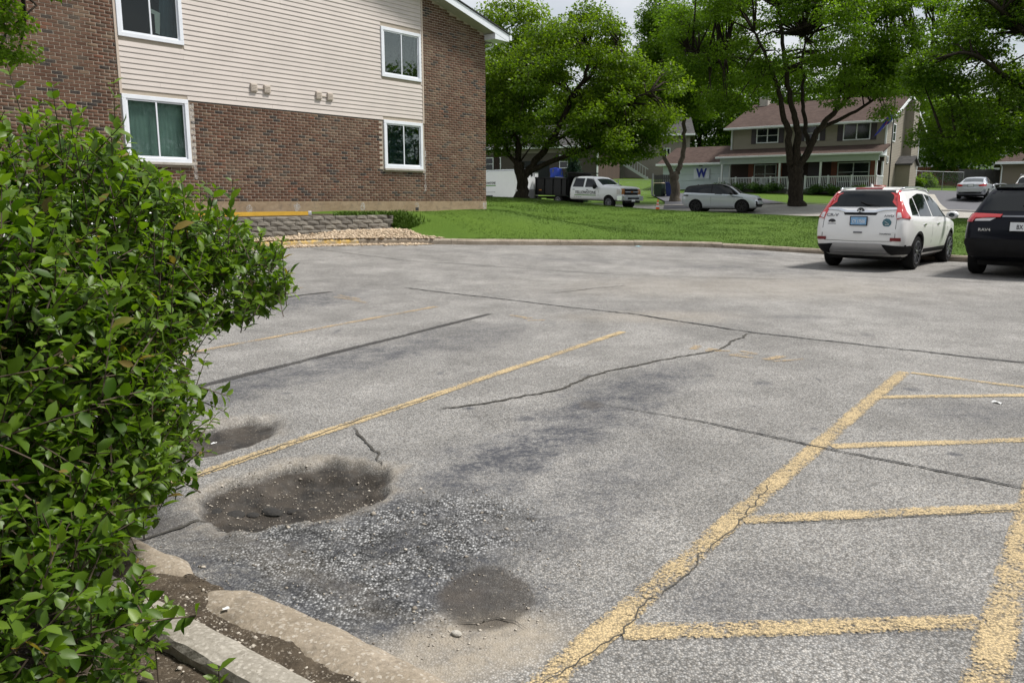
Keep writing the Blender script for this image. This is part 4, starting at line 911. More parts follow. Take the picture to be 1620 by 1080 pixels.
def tree(name, base, limbs, blobs, nclump, clr, nleaf, size, mat, bark, label, seed, group=None, yspread=2.0, cat='tree', twigs=True, droop=.35, extra=()):
    """limbs: [(points (x,z) from the base, r0, r1)]; blobs: crown ellipsoids (c, r) from the base"""
    rt = empty(name, base, 0, label, cat, group); r = np.random.default_rng(seed); rr = random.Random(seed); b = MB(); ends = []
    for k, (pts, r0, r1) in enumerate(limbs):
        path = bezier_limb(pts, seed * 31 + k, 0 if k == 0 else yspread)
        if k == 0: path[0].z -= .35
        m = len(path); rad = [r0 + (r1 - r0) * (i / (m - 1)) ** .8 for i in range(m)]
        if k == 0: rad[0] *= 1.75; rad[1] *= 1.28; rad[2] *= 1.08
        path = [p + Vector((rr.gauss(0, .04), rr.gauss(0, .04), 0)) * (0 if i in (0, m - 1) else 1) for i, p in enumerate(path)]
        b.tube(path, rad, 10); ends += path[m // 2:]
    vol = np.array([q[1][0] * q[1][1] * q[1][2] for q in blobs]) ** .75; vol = vol / vol.sum(); cs = []
    for (c, rd), f in zip(blobs, vol):
        m = max(1, int(round(nclump * f))); d = r.normal(size=(m, 3)); d /= np.linalg.norm(d, axis=1, keepdims=True); q = r.uniform(.45, 1.0, m) ** .6
        cs.append(np.array(c) + d * np.array(rd) * q[:, None])
    cs = np.concatenate(cs + ([np.array(extra)] if len(extra) else [])); rad = r.uniform(.7, 1.3, len(cs)) * clr
    if twigs and ends:
        E = np.array([tuple(e) for e in ends])
        for c in cs:
            i = np.argmin(((E - c) ** 2 * np.array((1, 1, .6))).sum(1)); a = Vector(E[i]); c_ = Vector(c); mid = a.lerp(c_, .5) + Vector((rr.gauss(0, .2), rr.gauss(0, .2), (c_ - a).length * .10)); L = (c_ - a).length
            if L > .3: b.tube([a, a.lerp(mid, .6), mid, c_.lerp(mid, .3), c_], [min(.075, .015 + L * .016), .05 * min(1, L / 3) + .012, .03 * min(1, L / 3) + .01, .016, .008], 6)
    me = b.mesh('trunk'); me.materials.append(M(bark)); me.shade_smooth(); link('trunk', me, rt)
    cnt = (nleaf * rad ** 2 / (rad ** 2).sum()).astype(int)
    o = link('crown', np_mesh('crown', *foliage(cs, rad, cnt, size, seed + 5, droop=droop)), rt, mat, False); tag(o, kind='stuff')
    return rt
tree('oak_tree', (.47, 38, gz(.47, 38)), [([(0, 0), (0, .81), (-.12, 1.62)], .30, .24), ([(-.12, 1.40), (-.62, 2.11), (-.95, 2.6), (-2.2, 3.6)], .13, .05), ([(-.18, 1.5), (-.24, 2.54), (-.47, 3.53), (-.32, 4.66), (-.6, 6.2)], .17, .05),
     ([(.12, .95), (.71, 1.82), (1.35, 2.54), (2.01, 3.81), (2.29, 4.66), (2.86, 5.21), (2.99, 6.18), (2.84, 6.9)], .20, .05), ([(.25, 1.15), (1.3, 1.68), (2.32, 1.97), (3.4, 2.5), (5.0, 3.4)], .15, .05), ([(2.29, 4.66), (1.56, 5.21), (.69, 5.35), (-.33, 5.55)], .10, .03), ([(2.86, 5.21), (3.71, 6.18), (4.3, 7.0)], .09, .03), ([(1.35, 2.54), (2.8, 3.3), (4.6, 4.2), (5.6, 4.6)], .10, .03)],
     [((1.7, 0, 4.6), (4.2, 3.6, 3.0)), ((2.9, -.3, 6.2), (2.8, 2.6, 2.0)), ((-1.2, .4, 4.6), (2.2, 2.6, 2.6)), ((4.9, .3, 3.6), (2.2, 2.4, 2.0)), ((3.6, -1.6, 2.2), (1.8, 1.2, .7)), ((-1.8, 0, 2.6), (1.2, 1.5, .9)), ((5.9, .2, 4.4), (1.8, 2, 1.8))],
     230, .72, 92000, .125, 'leaf_oak', 'bark', 'broad low branched tree with yellow green leaves beside the brick corner', 3, yspread=2.4)
tree('tall_tree', (-1.2, 57, gz(-1.2, 57)), [([(0, 0), (.1, 4), (.3, 8), (.2, 11.5)], .3, .08), ([(.1, 4.5), (-1.4, 7), (-2, 9)], .12, .04), ([(.2, 6), (1.8, 8.5), (2.4, 10)], .12, .04)],
     [((.6, 0, 9.6), (4.0, 3.4, 3.2)), ((1.5, 0, 12.0), (2.6, 2.2, 1.7)), ((-2, 0, 8), (3, 3, 3))], 110, 1.0, 40000, .18, 'leaf_oak', 'bark', 'taller pale green tree rising behind the roof end', 5, yspread=2)
tree('slender_tree', (11.29, 56, gz(11.29, 56)), [([(0, 0), (-.05, 1.42), (-.15, 2.0)], .33, .30), ([(-.15, 1.7), (-.52, 2.4), (-1.12, 3.41), (-1.6, 5.01), (-2, 7)], .19, .06), ([(-.1, 1.75), (.35, 2.4), (.51, 3.96), (.54, 5.43), (.35, 7.08), (.82, 9.13), (.9, 11)], .22, .06)],
     [((.6, 0, 9.4), (3.6, 3.2, 3.4)), ((-1.2, 0, 8.2), (2.0, 2.6, 2.2)), ((1.8, -.5, 7.2), (2.6, 2, 1.6)), ((-.2, 0, 12.4), (2.6, 2.5, 1.8)), ((-2.0, .3, 5.6), (1.5, 1.5, 1.2))], 150, .95, 66000, .15, 'leaf_maple', 'bark_light', 'slender tree with a forked pale trunk beside the driveway', 7, yspread=1.6, droop=.6)
tree('shade_tree', (16.83, 48, gz(16.83, 48)), [([(.07, 0), (-.09, 1.37), (-.20, 2.45)], .43, .40), ([(-.30, 2.1), (-.81, 4.09), (-1.45, 5.52), (-1.79, 6.33), (-2.6, 7.81), (-3.6, 9.4)], .24, .06), ([(-.22, 2.2), (-.19, 3.55), (-.4, 4.63), (-.91, 5.7), (-1.42, 7.46), (-1.88, 9.2), (-2.23, 10.92)], .27, .07),
     ([(.02, 2.2), (.61, 3.37), (.98, 4.45), (1.76, 5.41), (2.79, 6.4), (4.69, 7.81), (7.42, 9.89)], .26, .07), ([(.61, 3.37), (.35, 4.98), (.33, 6.4), (.39, 7.81), (.5, 10)], .16, .05), ([(.98, 4.45), (2.34, 4.98), (3.93, 5.87), (5.4, 7)], .15, .05), ([(-1.82, 8.16), (-3.36, 8.33), (-5.55, 8.51), (-7, 8.8)], .10, .04)],
     [((0, 0, 9.6), (7.2, 6.0, 3.6)), ((-5.2, 0, 9.2), (3.4, 3.5, 3.2)), ((5.6, 0, 9.6), (4.2, 4, 3.6)), ((-1, 0, 12.8), (6, 5, 2.6)), ((2.0, -2.6, 7.2), (3.6, 1.6, 1.5)), ((3.6, -3.0, 5.7), (1.5, 1.0, .8)), ((-4.4, -1.4, 7.0), (2.6, 2, 1.8)), ((6.0, -1, 6.6), (2.4, 2, 1.4))],
     320, .86, 125000, .14, 'leaf_maple', 'bark', 'big shade tree with several dark upright limbs on the house lawn', 11, yspread=3.0, droop=.65)
tree('leaning_tree', (23.48, 33, gz(23.48, 33)), [([(0, 0), (-.35, 2.4), (-.95, 4.1)], .36, .28), ([(-.79, 3.8), (-2.55, 4.9), (-4.12, 5.4), (-5.05, 5.9), (-6.23, 6.4), (-7.4, 6.1)], .15, .04), ([(-.95, 4.1), (-2.72, 6.3), (-4.87, 7.8), (-6.92, 8.5)], .16, .05), ([(-.76, 3.6), (-2.95, 3.9), (-4.94, 3.6), (-6.4, 3.2)], .12, .03), ([(-.95, 4.1), (-.81, 7), (-.61, 9.4)], .2, .07), ([(-.8, 4), (1.6, 6.2), (3.4, 7.6)], .16, .05)],
     [((-1.6, 0, 7.4), (4.6, 4.2, 3.6)), ((-5.4, -.2, 6.0), (2.3, 2.2, 1.25)), ((-4.6, -.4, 4.0), (2.9, 2.0, 1.0)), ((-6.6, -.2, 5.3), (1.1, 1.2, .6)), ((2.5, 0, 7.4), (3.5, 3.5, 3)), ((-3.4, 0, 8.9), (3.0, 3, 1.8)), ((-1.8, -.6, 3.9), (2.6, 2.2, .9)), ((-5.4, 0, 3.3), (1.7, 1.3, .55)), ((-3.4, .2, 2.8), (2.0, 1.4, .6))],
     240, .74, 110000, .115, 'leaf_right', 'bark', 'spreading tree reaching low dark boughs towards the house gable', 13, yspread=2.2, droop=.35)
_g = gz(-10.2, 12.4)
tree('street_tree', (-10.2, 12.4, _g), [([(0, 0), (.1, 1.6), (.2, 3.2 - _g)], .17, .11), ([(.2, 3.0 - _g), (1.4, 3.9 - _g), (2.75, 4.5 - _g)], .07, .02), ([(.2, 3.2 - _g), (.1, 5 - _g), (0, 6.4 - _g)], .08, .03)],
     [((.4, 0, 5.6 - _g), (1.7, 1.6, 1.4)), ((3.05, .1, 4.1 - _g), (.42, .6, .2)), ((2.72, 0, 3.65 - _g), (.3, .5, .24)), ((2.8, 0, 4.55 - _g), (.9, .7, .35))], 60, .3, 17000, .07, 'leaf_maple', 'bark', 'small tree whose leafy tip hangs before the brick wall', 17, yspread=.8)
for k, (x, y, h, w, lb) in enumerate([(7.5, 86, 12, 5.0, 'rounded green tree far behind the beige house with stairs'), (14.5, 90, 13, 5.4, 'tall green tree far behind the garage roof'), (21, 92, 13.5, 5.6, 'dense tree far behind the chimney of the tan house'), (29, 93, 13.5, 5.8, 'dense tree far behind the tan house roof ridge'), (38, 92, 13, 5.8, 'broad tree far behind the tan house gable'), (47, 95, 12.5, 5.5, 'bushy tree far behind the white neighbour house'), (57, 92, 12.5, 5.5, 'bushy tree far behind the brown roofed garage'), (-1.0, 84, 9.5, 4.6, 'low round tree far behind the dark brick house'), (-10, 82, 12, 5.2, 'tall tree far behind the enclosed trailer'), (43.5, 79, 8.5, 3.6, 'dark tree standing before the white neighbour house')]):
    sc = w / 5
    tree('background_tree', (x, y, gz(x, y)), [([(0, 0), (.1, h * .3), (0, h * .55)], .3 * sc, .16 * sc), ([(0, h * .3), (-w * .4, h * .55), (-w * .5, h * .7)], .14, .05), ([(0, h * .35), (w * .4, h * .6), (w * .5, h * .75)], .14, .05)], [((0, 0, h * .62), (w, w * .8, h * .33)), ((w * .2, 0, h * .82), (w * .6, w * .5, h * .18)), ((-w * .4, 0, h * .45), (w * .6, w * .6, h * .2)), ((w * .5, 0, h * .42), (w * .6, w * .6, h * .2)), ((0, 0, h * .3), (w * .9, w * .6, h * .2))], int(100 * sc), 1.5, int(22000 * sc), .30, 'leaf_far', 'bark', lb, 40 + k, 'trees behind the houses', yspread=2, cat='tree', twigs=False)
# spruce behind the truck
def spruce(base, h, r, label, seed):
    rt = empty('spruce_tree', base, 0, label, 'tree'); rr = np.random.default_rng(seed); MB().tube([(0, 0, -.3), (0, 0, h * .97)], [.13, .02], 8).build('trunk', 'bark', rt); P = []; A = []
    for z in np.linspace(.25, h * .98, 26):
        R_ = r * (1 - z / h) ** .85 + .05; m = max(5, int(13 * R_ / r + 4))
        for a in np.linspace(0, 6.283, m, endpoint=False) + rr.uniform(0, 1):
            L = R_ * rr.uniform(.75, 1.1); k = int(55 * L / r) + 8; f = rr.random(k) ** .7; P.append(np.c_[np.cos(a) * f * L + rr.normal(0, .07, k), np.sin(a) * f * L + rr.normal(0, .07, k), z - f * L * .25 + rr.normal(0, .05, k)]); A.append(np.c_[np.full(k, np.cos(a)), np.full(k, np.sin(a)), np.full(k, .15)] + rr.normal(0, .5, (k, 3)))
    P = np.concatenate(P); A = np.concatenate(A); n = len(P); Fr = leaf_frames(n, A, np.tile((0, 0, 1.), (n, 1)) + rr.normal(0, .4, (n, 3))); V = np.einsum('nij,nkj->nki', Fr, DV[None] * np.array((.16, .08, .1))) + P[:, None]
    tag(link('crown', np_mesh('crown', V.reshape(-1, 3), (DF[None] + 4 * np.arange(n)[:, None, None]).reshape(-1, 4), {'rnd': np.repeat(rr.random(n), 4), 'tip': np.zeros(4 * n)}), rt, 'leaf_spruce'), kind='stuff')
spruce((4.5, 59.5, gz(4.5, 59.5)), 3.9, 1.15, 'small dark blue spruce behind the dump truck bed', 61)
def bush(base, rx, ry, h, label, seed, mat='leaf_hedge', n=1500, size=.11, group=None):
    rt = empty('garden_bush', base, 0, label, 'bush', group); rr = np.random.default_rng(seed); m = 7; cs = np.c_[rr.uniform(-.6, .6, m) * rx, rr.uniform(-.6, .6, m) * ry, rr.uniform(.35, .75, m) * h]; b = MB()
    for c in cs: b.tube([(0, 0, -.1), tuple(c * .5), tuple(c)], [.02, .014, .006], 5)
    b.build('stems', 'twig', rt); rad = np.full(m, min(rx, h) * .55); tag(link('crown', np_mesh('crown', *foliage(cs, rad, np.full(m, n // m), size, seed)), rt, mat), kind='stuff')

# far wood that closes the view behind the houses
r_ = np.random.default_rng(77); cx = np.r_[r_.uniform(-70, 120, 210)]; cy = 116 + r_.uniform(-6, 14, 210); hz_ = r_.uniform(.5, 12.5, 210) - 1.5 * (np.abs(cx - 10) < 9); cz = ground(cx, cy) + hz_
tag(link('distant_wood', np_mesh('distant_wood', *foliage(np.c_[cx, cy, cz], np.full(210, 3.6), np.full(210, 330), .62, 78, .8)), None, 'leaf_far'), 'far mass of green woodland behind the houses', 'woodland', kind='stuff')
# ------------------------------------------------------------------ vehicles
def paint(name, c, flake=0., rough=.28):
    t = NT(name); v = t.pos(True); n = t.noise(v, 3, 4); t.col(t.mix(t.ramp(n, .35, .7, 0, .25), c, tuple(q * .86 for q in c))).p(Metallic=flake, Roughness=rough, Coat_Weight=.5 if c[0] > .1 else .12, Coat_Roughness=.06, Specular_IOR_Level=.5 if c[0] > .1 else .12)
paint('paint_white', (.80, .80, .79)); paint('paint_navy', (.005, .006, .011), .1); paint('paint_silver', (.58, .62, .66), .35, .3); paint('paint_truck', (.78, .79, .80)); paint('paint_silver_sedan', (.48, .50, .53), .5, .3); paint('paint_black', (.007, .007, .008), .0, .35)
t = NT('tint_glass'); t.col((.006, .008, .009)).p(Roughness=.03, Specular_IOR_Level=.38)
t = NT('light_glass'); t.col((.03, .04, .045)).p(Roughness=.03, Specular_IOR_Level=.9)
plain('black_plastic', (.012, .012, .013), .65, .2, 8, Specular_IOR_Level=.15); plain('tyre', (.012, .012, .012), .9, .25, 12, Specular_IOR_Level=.15); plain('wheel_well', (.006, .006, .006), .95, .2, 3)
plain('chrome', (.72, .74, .76), .16, .04, 4, metal=1.); plain('alloy', (.17, .175, .19), .35, .1, 6, metal=.8); plain('alloy_dark', (.03, .03, .032), .4, .1, 6, metal=.4); plain('skid_silver', (.42, .42, .43), .42, .06, 4, metal=.6)
t = NT('tail_red'); t.col((.42, .010, .012)).p(Roughness=.12, Coat_Weight=1.); t = NT('reflector_red'); t.col((.17, .008, .010)).p(Roughness=.3)
t = NT('lamp_clear'); t.col((.62, .60, .60)).p(Roughness=.12, Coat_Weight=1.); t = NT('lamp_amber'); t.col((.35, .14, .03)).p(Roughness=.2)
plain('plate_blue', (.22, .42, .66), .4, .2, 9); plain('plate_white', (.72, .74, .76), .4, .05, 9); plain('ink_dark', (.025, .026, .03), .5, .05, 5); plain('ink_red', (.45, .03, .05), .5, .05, 5); plain('ink_green', (.10, .26, .05), .5, .08, 5); plain('badge_teal', (.06, .16, .20), .45, .3, 30)
plain('flag_blue', (.025, .035, .30), .7, .1, 5); plain('flag_red', (.45, .03, .04), .7, .1, 5); plain('flag_white', (.66, .68, .80), .7, .05, 5); plain('orange_plastic', (.75, .11, .015), .5, .08, 8); plain('cone_white', (.75, .75, .75), .4, .05, 8)

def text_mesh(s, size, depth=.003, bold=0.):
    cu = bpy.data.curves.new('lettering', 'FONT'); cu.body = s; cu.size = size; cu.align_x = 'CENTER'; cu.align_y = 'CENTER'; cu.extrude = depth / 2; cu.offset = bold; cu.resolution_u = 3
    ob = bpy.data.objects.new('lettering', cu); COL.objects.link(ob); dg = bpy.context.evaluated_depsgraph_get(); me = bpy.data.meshes.new_from_object(ob.evaluated_get(dg)); bpy.data.objects.remove(ob); bpy.data.curves.remove(cu); me.materials.clear(); return me
def lettering(s, size, loc, rot, mat, parent, depth=.003, bold=0., sx=1., name='lettering'):
    o = link(name, text_mesh(s, size, depth, bold), parent, mat); o.location = loc; o.rotation_euler = rot; o.scale = (sx, 1, 1); return o
BACK = (R(90), 0, R(-90)); RIGHT = (R(90), 0, 0); LEFT = (R(90), 0, R(180)); FRONT = (R(90), 0, R(90))   # lettering readable from behind / right / left / front of a car (x forward)

def pw(tab, x): a = np.array(tab, float); return np.interp(x, a[:, 0], a[:, 1])
def hull(S, nx=84, k=.42, sm=2):
    """lofted body: S gives piecewise tables zt, zs, zm, zb, ws, wm, wb, wr along x"""
    x0, x1 = S['zt'][0][0], S['zt'][-1][0]; u = np.linspace(0, 1, nx); x = x0 + (x1 - x0) * (u + .09 * np.sin(2 * np.pi * u) * -1)   # denser at the ends
    Pm = {q: pw(S[q], x) for q in ('zt', 'zs', 'zm', 'zb', 'ws', 'wm', 'wb', 'wr')}
    for q in Pm:
        a = Pm[q]
        for _ in range(sm): a[1:-1] = .25 * a[:-2] + .5 * a[1:-1] + .25 * a[2:]
    zs = np.minimum(Pm['zs'], Pm['zt'] - .035); zm = np.minimum(Pm['zm'], zs - .03); zb = np.minimum(Pm['zb'], zm - .03); rows = []
    for i in range(nx):
        zt = Pm['zt'][i]; wr = min(Pm['wr'][i], Pm['ws'][i] - .004); h = zt - zs[i]; pl = [(0, zb[i]), (Pm['wb'][i] * .8, zb[i]), (Pm['wb'][i], zb[i] + .05), (Pm['wm'][i], zm[i]), (Pm['ws'][i], zs[i]), (wr, zt - min(.045, h * .35)), (wr * .62, zt - min(.012, h * .08)), (0, zt)]
        pl = [np.array(p) for p in pl]; ring = [pl[0]]
        for j in range(1, len(pl) - 1):
            kk = {4: .16, 5: .34, 3: .5}.get(j, k); a, c, e = pl[j] + (pl[j - 1] - pl[j]) * kk, pl[j], pl[j] + (pl[j + 1] - pl[j]) * kk
            for t in (0, .33, .67, 1): ring.append((1 - t) ** 2 * a + 2 * t * (1 - t) * c + t * t * e)
        ring.append(pl[-1]); full = ring + [np.array((-p[0], p[1])) for p in ring[-2:0:-1]]; rows.append([(x[i], p[0], p[1]) for p in full])
    m = len(rows[0]); V = [p for r in rows for p in r]; F = [(i * m + j, i * m + (j + 1) % m, (i + 1) * m + (j + 1) % m, (i + 1) * m + j) for i in range(nx - 1) for j in range(m)]
    for i, s in ((0, 1), (nx - 1, -1)):
        c = np.mean(np.array(rows[i]), 0); V.append(tuple(c)); F += [((i * m + (j + 1) % m), i * m + j, len(V) - 1)[::s] for j in range(m)]
    me = bpy.data.meshes.new('hull'); me.from_pydata(V, [], F); bm = bmesh.new(); bm.from_mesh(me); bmesh.ops.recalc_face_normals(bm, faces=bm.faces); bm.to_mesh(me); bm.free(); return me
def cut_arches(me, mat, axles, zc, r, yin):
    me.materials.append(M(mat)); me.materials.append(M('wheel_well')); ob = bpy.data.objects.new('hull_tmp', me); COL.objects.link(ob); cs = []
    for ax in axles:
        for sg in (1, -1):
            b = MB().lathe([(r, sg * yin), (r, sg * 1.4)] if sg > 0 else [(r, -1.4), (r, -yin)], 40, 'y', (ax, 0, zc)); cm = b.mesh('cut'); cm.materials.append(M('wheel_well')); c = bpy.data.objects.new('cut', cm); COL.objects.link(c); cs.append(c)
            md = ob.modifiers.new('b', 'BOOLEAN'); md.operation = 'DIFFERENCE'; md.solver = 'EXACT'; md.object = c
            try: md.material_mode = 'TRANSFER'
            except Exception: pass
    dg = bpy.context.evaluated_depsgraph_get(); out = bpy.data.meshes.new_from_object(ob.evaluated_get(dg))
    for c in cs: bpy.data.objects.remove(c)
    bpy.data.objects.remove(ob); smooth_angle(out, 32); return out
class Car:
    def __init__(s, name, loc, rz, S, mat, label, axles, wr_=.345, yin=.60, arch=.39, cat='car', group=None, tilt=None):
        s.o = empty(name, loc, rz, label, cat, group); me = cut_arches(hull(S), mat, axles, wr_, arch, yin); me.name = 'body'; s.body = link('body', me, s.o); s.mat = mat; s.axles = axles; s.wr = wr_; s.arch = arch
        if tilt: s.o.rotation_euler = (tilt[0], tilt[1], rz)
        bm = bmesh.new(); bm.from_mesh(me); s.bvh = BVHTree.FromBMesh(bm); bm.free()
    def hit(s, plane, a, b):
        if plane == 'B': o, d = Vector((-9, a, b)), Vector((1, 0, 0))
        elif plane == 'F': o, d = Vector((9, a, b)), Vector((-1, 0, 0))
        elif plane == 'R': o, d = Vector((a, -9, b)), Vector((0, 1, 0))
        elif plane == 'L': o, d = Vector((a, 9, b)), Vector((0, -1, 0))
        else: o, d = Vector((a, b, 9)), Vector((0, 0, -1))
        r = s.bvh.ray_cast(o, d)
        if r[0] is None: r = s.bvh.find_nearest(o + d * 7.5); return r[0], -d, d
        return r[0], r[1], d
    def panel(s, name, poly, plane, mat, off=.004, grid=.09, thick=.008, parent=None, smooth=True):
        """a piece lying on the body: outline in side / back / top view, laid on the real surface"""
        bm = bmesh.new(); f = bm.faces.new([bm.verts.new((p[0], p[1], 0)) for p in poly]); xs = [p[0] for p in poly]; ys = [p[1] for p in poly]
        for ax, lo, hi in ((0, min(xs), max(xs)), (1, min(ys), max(ys))):
            n = int((hi - lo) / grid)
            for k in range(1, n + 1):
                c = lo + (hi - lo) * k / (n + 1); co = (c, 0, 0) if ax == 0 else (0, c, 0); no = (1, 0, 0) if ax == 0 else (0, 1, 0)
                bmesh.ops.bisect_plane(bm, geom=bm.verts[:] + bm.edges[:] + bm.faces[:], plane_co=co, plane_no=no)
        bmesh.ops.triangulate(bm, faces=[f for f in bm.faces if len(f.verts) > 4])
        inn = {}
        for v in bm.verts:
            p, nrm, d = s.hit(plane, v.co.x, v.co.y); n2 = (nrm - d * .6).normalized() if nrm.dot(d) < 0 else -d; v.co = p + n2 * off; inn[v] = p - n2 * thick
        be = [e for e in bm.edges if len(e.link_faces) == 1]; mp = {}
        for e in be:
            for v in e.verts:
                if v not in mp: mp[v] = bm.verts.new(inn[v])
        for e in be: bm.faces.new((e.verts[0], e.verts[1], mp[e.verts[1]], mp[e.verts[0]]))
        bmesh.ops.recalc_face_normals(bm, faces=bm.faces); c0 = max(bm.faces, key=lambda f: f.calc_area())
        me = bpy.data.meshes.new(name); bm.to_mesh(me); bm.free(); o = link(name, me, parent or s.o, mat)
        if smooth: smooth_angle(me, 35)
        return o
    def both(s, name, poly, mat, **k): return [s.panel(name, poly, 'R', mat, **k), s.panel(name, poly, 'L', mat, **k)]
    def arch_trim(s, mat, w=.05, z0=.30, off=.006):
        for ax in s.axles:
            a0 = math.asin(max(-1, min(1, (z0 - s.wr) / s.arch))); an = np.linspace(a0, math.pi - a0, 22); ri, ro = s.arch + .006, s.arch + w
            s.both('wheel_arch', [(ax + ro * math.cos(a), s.wr + ro * math.sin(a)) for a in an] + [(ax + ri * math.cos(a), s.wr + ri * math.sin(a)) for a in an[::-1]], mat, off=off, grid=.2, thick=.02)
    def wheels(s, ytrk, width=.225, rimr=.24, rim='alloy', spokes=5, dual=False):
        prof = lambda r, w: [(r * .66, -w / 2 + .01), (r * .9, -w / 2), (r * .975, -w / 2 + .025), (r, -w / 2 + .06), (r, w / 2 - .06), (r * .975, w / 2 - .025), (r * .9, w / 2), (r * .66, w / 2 - .01)]
        ty = MB().lathe(prof(s.wr, width), 36, 'y').mesh('tyre'); ty.materials.append(M('tyre')); smooth_angle(ty, 40)
        b = MB().lathe([(rimr, -.01), (rimr, .075), (rimr - .022, .08), (rimr - .03, -.0), (.04, -.005)], 36, 'y'); b.lathe([(.045, -.0), (.06, .055), (.05, .07), (.02, .072)], 16, 'y')
        for k in range(spokes * 2):
            a = 2 * math.pi * (k // 2) / spokes + (.15 if k % 2 else -.15); c, n = math.cos(a), math.sin(a); a2 = 2 * math.pi * (k // 2) / spokes + (.26 if k % 2 else -.26); b.bar((.05 * c, .052, .05 * n), (math.cos(a2) * (rimr - .012), .066, math.sin(a2) * (rimr - .012)), .034, .03)
        rm = b.mesh('rim'); rm.materials.append(M(rim)); smooth_angle(rm, 30)
        for ax in s.axles:
            for sg in (1, -1):
                w = link('wheel', ty, s.o); w.location = (ax, sg * (ytrk - width / 2), s.wr); r = link('rim', rm, w); r.location = (0, sg * (width / 2 - .075), 0); r.rotation_euler = (0, random.uniform(0, 1), 0); r.scale = (1, sg, 1)
    def mirror(s, x, z, y, mat, sz=(.10, .20, .14)):
        for sg in (1, -1):
            b = MB(); n = 10; rows = []
            for i, (f, k) in enumerate(((0, .60), (.12, .95), (.55, 1), (.9, .85), (1, .5))):
                for j in range(n):
                    a = 2 * math.pi * j / n; b.v.append((x + (f - .3) * sz[0] * 1.6, sg * (y + .12 + math.cos(a) * sz[1] / 2 * k), z + math.sin(a) * sz[2] / 2 * k))
            b.f += [(i * n + j, i * n + (j + 1) % n, (i + 1) * n + (j + 1) % n, (i + 1) * n + j) for i in range(4) for j in range(n)] + [tuple(range(n)), tuple(range(4 * n, 5 * n))]
            b.bar((x, sg * (y - .06), z - .05), (x + .02, sg * (y + .08), z - .03), .05, .03); o = b.build('mirror', mat, s.o, smooth=True)
            MB().add([(x - .3 * sz[0] * 1.6 - .002, sg * (y + .12 + math.cos(2 * math.pi * j / n) * sz[1] / 2 * .52), z + math.sin(2 * math.pi * j / n) * sz[2] / 2 * .52) for j in range(n)], [tuple(range(n))]).build('mirror_glass', 'light_glass', o)
    def handles(s, xs, z, mat, y=None):
        for x in xs:
            for pl in ('R', 'L'):
                p, n, d = s.hit(pl, x, z); MB().box(p.x - .085, p.x + .085, p.y - .022, p.y + .022, p.z - .016, p.z + .016).build('door_handle', mat, s.o, .008)
    def underbody(s, x0, x1, w, z0=.20, z1=.36): MB().box(x0, x1, -w, w, z0, z1).build('underbody', 'wheel_well', s.o)
    def plate(s, y, z, plane, mat, chars, ink, w=.305, h=.155, frame='black_plastic', off=.012, size=.085):
        p, n, d = s.hit(plane, y, z); sg = -1 if plane == 'B' else 1; x = min(s.hit(plane, y + a, z + c)[0].x for a in (-w / 2, 0, w / 2) for c in (-h / 2, 0, h / 2)) if plane == 'B' else max(s.hit(plane, y + a, z)[0].x for a in (-w / 2, 0, w / 2)); x += sg * off
        pl = MB().box(x - .004, x + .004, y - w / 2, y + w / 2, z - h / 2, z + h / 2).build('licence_plate', mat, s.o, .002)
        b = MB(); f = .014
        for (a, c, e, g) in ((-w / 2 - f, w / 2 + f, h / 2, h / 2 + f), (-w / 2 - f, w / 2 + f, -h / 2 - f, -h / 2), (-w / 2 - f, -w / 2, -h / 2, h / 2), (w / 2, w / 2 + f, -h / 2, h / 2)): b.box(x - .007, x + .02, y + a, y + c, z + e, z + g)
        b.build('plate_frame', frame, pl)
        if chars: lettering(chars, size, (x + sg * .006, y, z - .012), BACK if plane == 'B' else FRONT, ink, pl, .002, .002, .72)
        return pl
def mirrored(poly): return [(-a, b) for a, b in poly][::-1]

# --- white compact SUV
CRV = dict(zt=[(-2.265, .80), (-2.235, .99), (-2.19, 1.13), (-2.10, 1.24), (-1.86, 1.56), (-1.74, 1.635), (-.6, 1.665), (.15, 1.63), (.55, 1.51), (1.15, 1.13), (1.4, 1.08), (1.95, .97), (2.15, .86), (2.265, .66)], zs=[(-2.265, .78), (-2.19, 1.0), (-2.0, 1.06), (-1.0, 1.02), (1.1, .98), (1.9, .88), (2.265, .62)], zm=[(-2.265, .66), (0, .66), (2.265, .56)], zb=[(-2.265, .50), (-2.2, .38), (-1.9, .29), (-1.6, .23), (1.8, .22), (2.1, .26), (2.265, .42)],
           ws=[(-2.265, .72), (-2.22, .80), (-2.1, .855), (-1.8, .885), (-1.2, .895), (1.2, .89), (1.8, .83), (2.1, .70), (2.265, .50)], wm=[(-2.265, .76), (-2.22, .84), (-2.1, .885), (-1.2, .912), (1.2, .91), (1.8, .86), (2.1, .74), (2.265, .54)], wb=[(-2.265, .68), (-2.1, .80), (-1.2, .85), (1.2, .85), (2.1, .66), (2.265, .48)], wr=[(-2.265, .70), (-2.15, .76), (-1.86, .64), (-1.7, .615), (.3, .615), (.6, .66), (1.15, .72), (1.9, .68), (2.265, .42)])
c = Car('white_suv', (8.41, 17.80, 0), R(49), CRV, 'paint_white', 'white compact SUV with tall red tail lights parked against the far kerb', (-1.28, 1.34), .345, .60, .385, 'car', 'cars parked along the far kerb')
c.wheels(.885, .225, .235, 'alloy'); c.underbody(-1.75, 1.9, .70)
rg = [(-.53, 1.572), (.53, 1.572), (.575, 1.43), (.635, 1.26), (-.635, 1.26), (-.575, 1.43)]
c.panel('rear_window', rg, 'B', 'tint_glass', .010, .035, .02)
c.panel('spoiler_lip', [(-.56, 1.64), (.56, 1.64), (.57, 1.585), (-.57, 1.585)], 'B', 'paint_white', .02, .06, .03); c.panel('brake_light', [(-.26, 1.625), (.26, 1.625), (.26, 1.603), (-.26, 1.603)], 'B', 'reflector_red', .026, .06, .01)
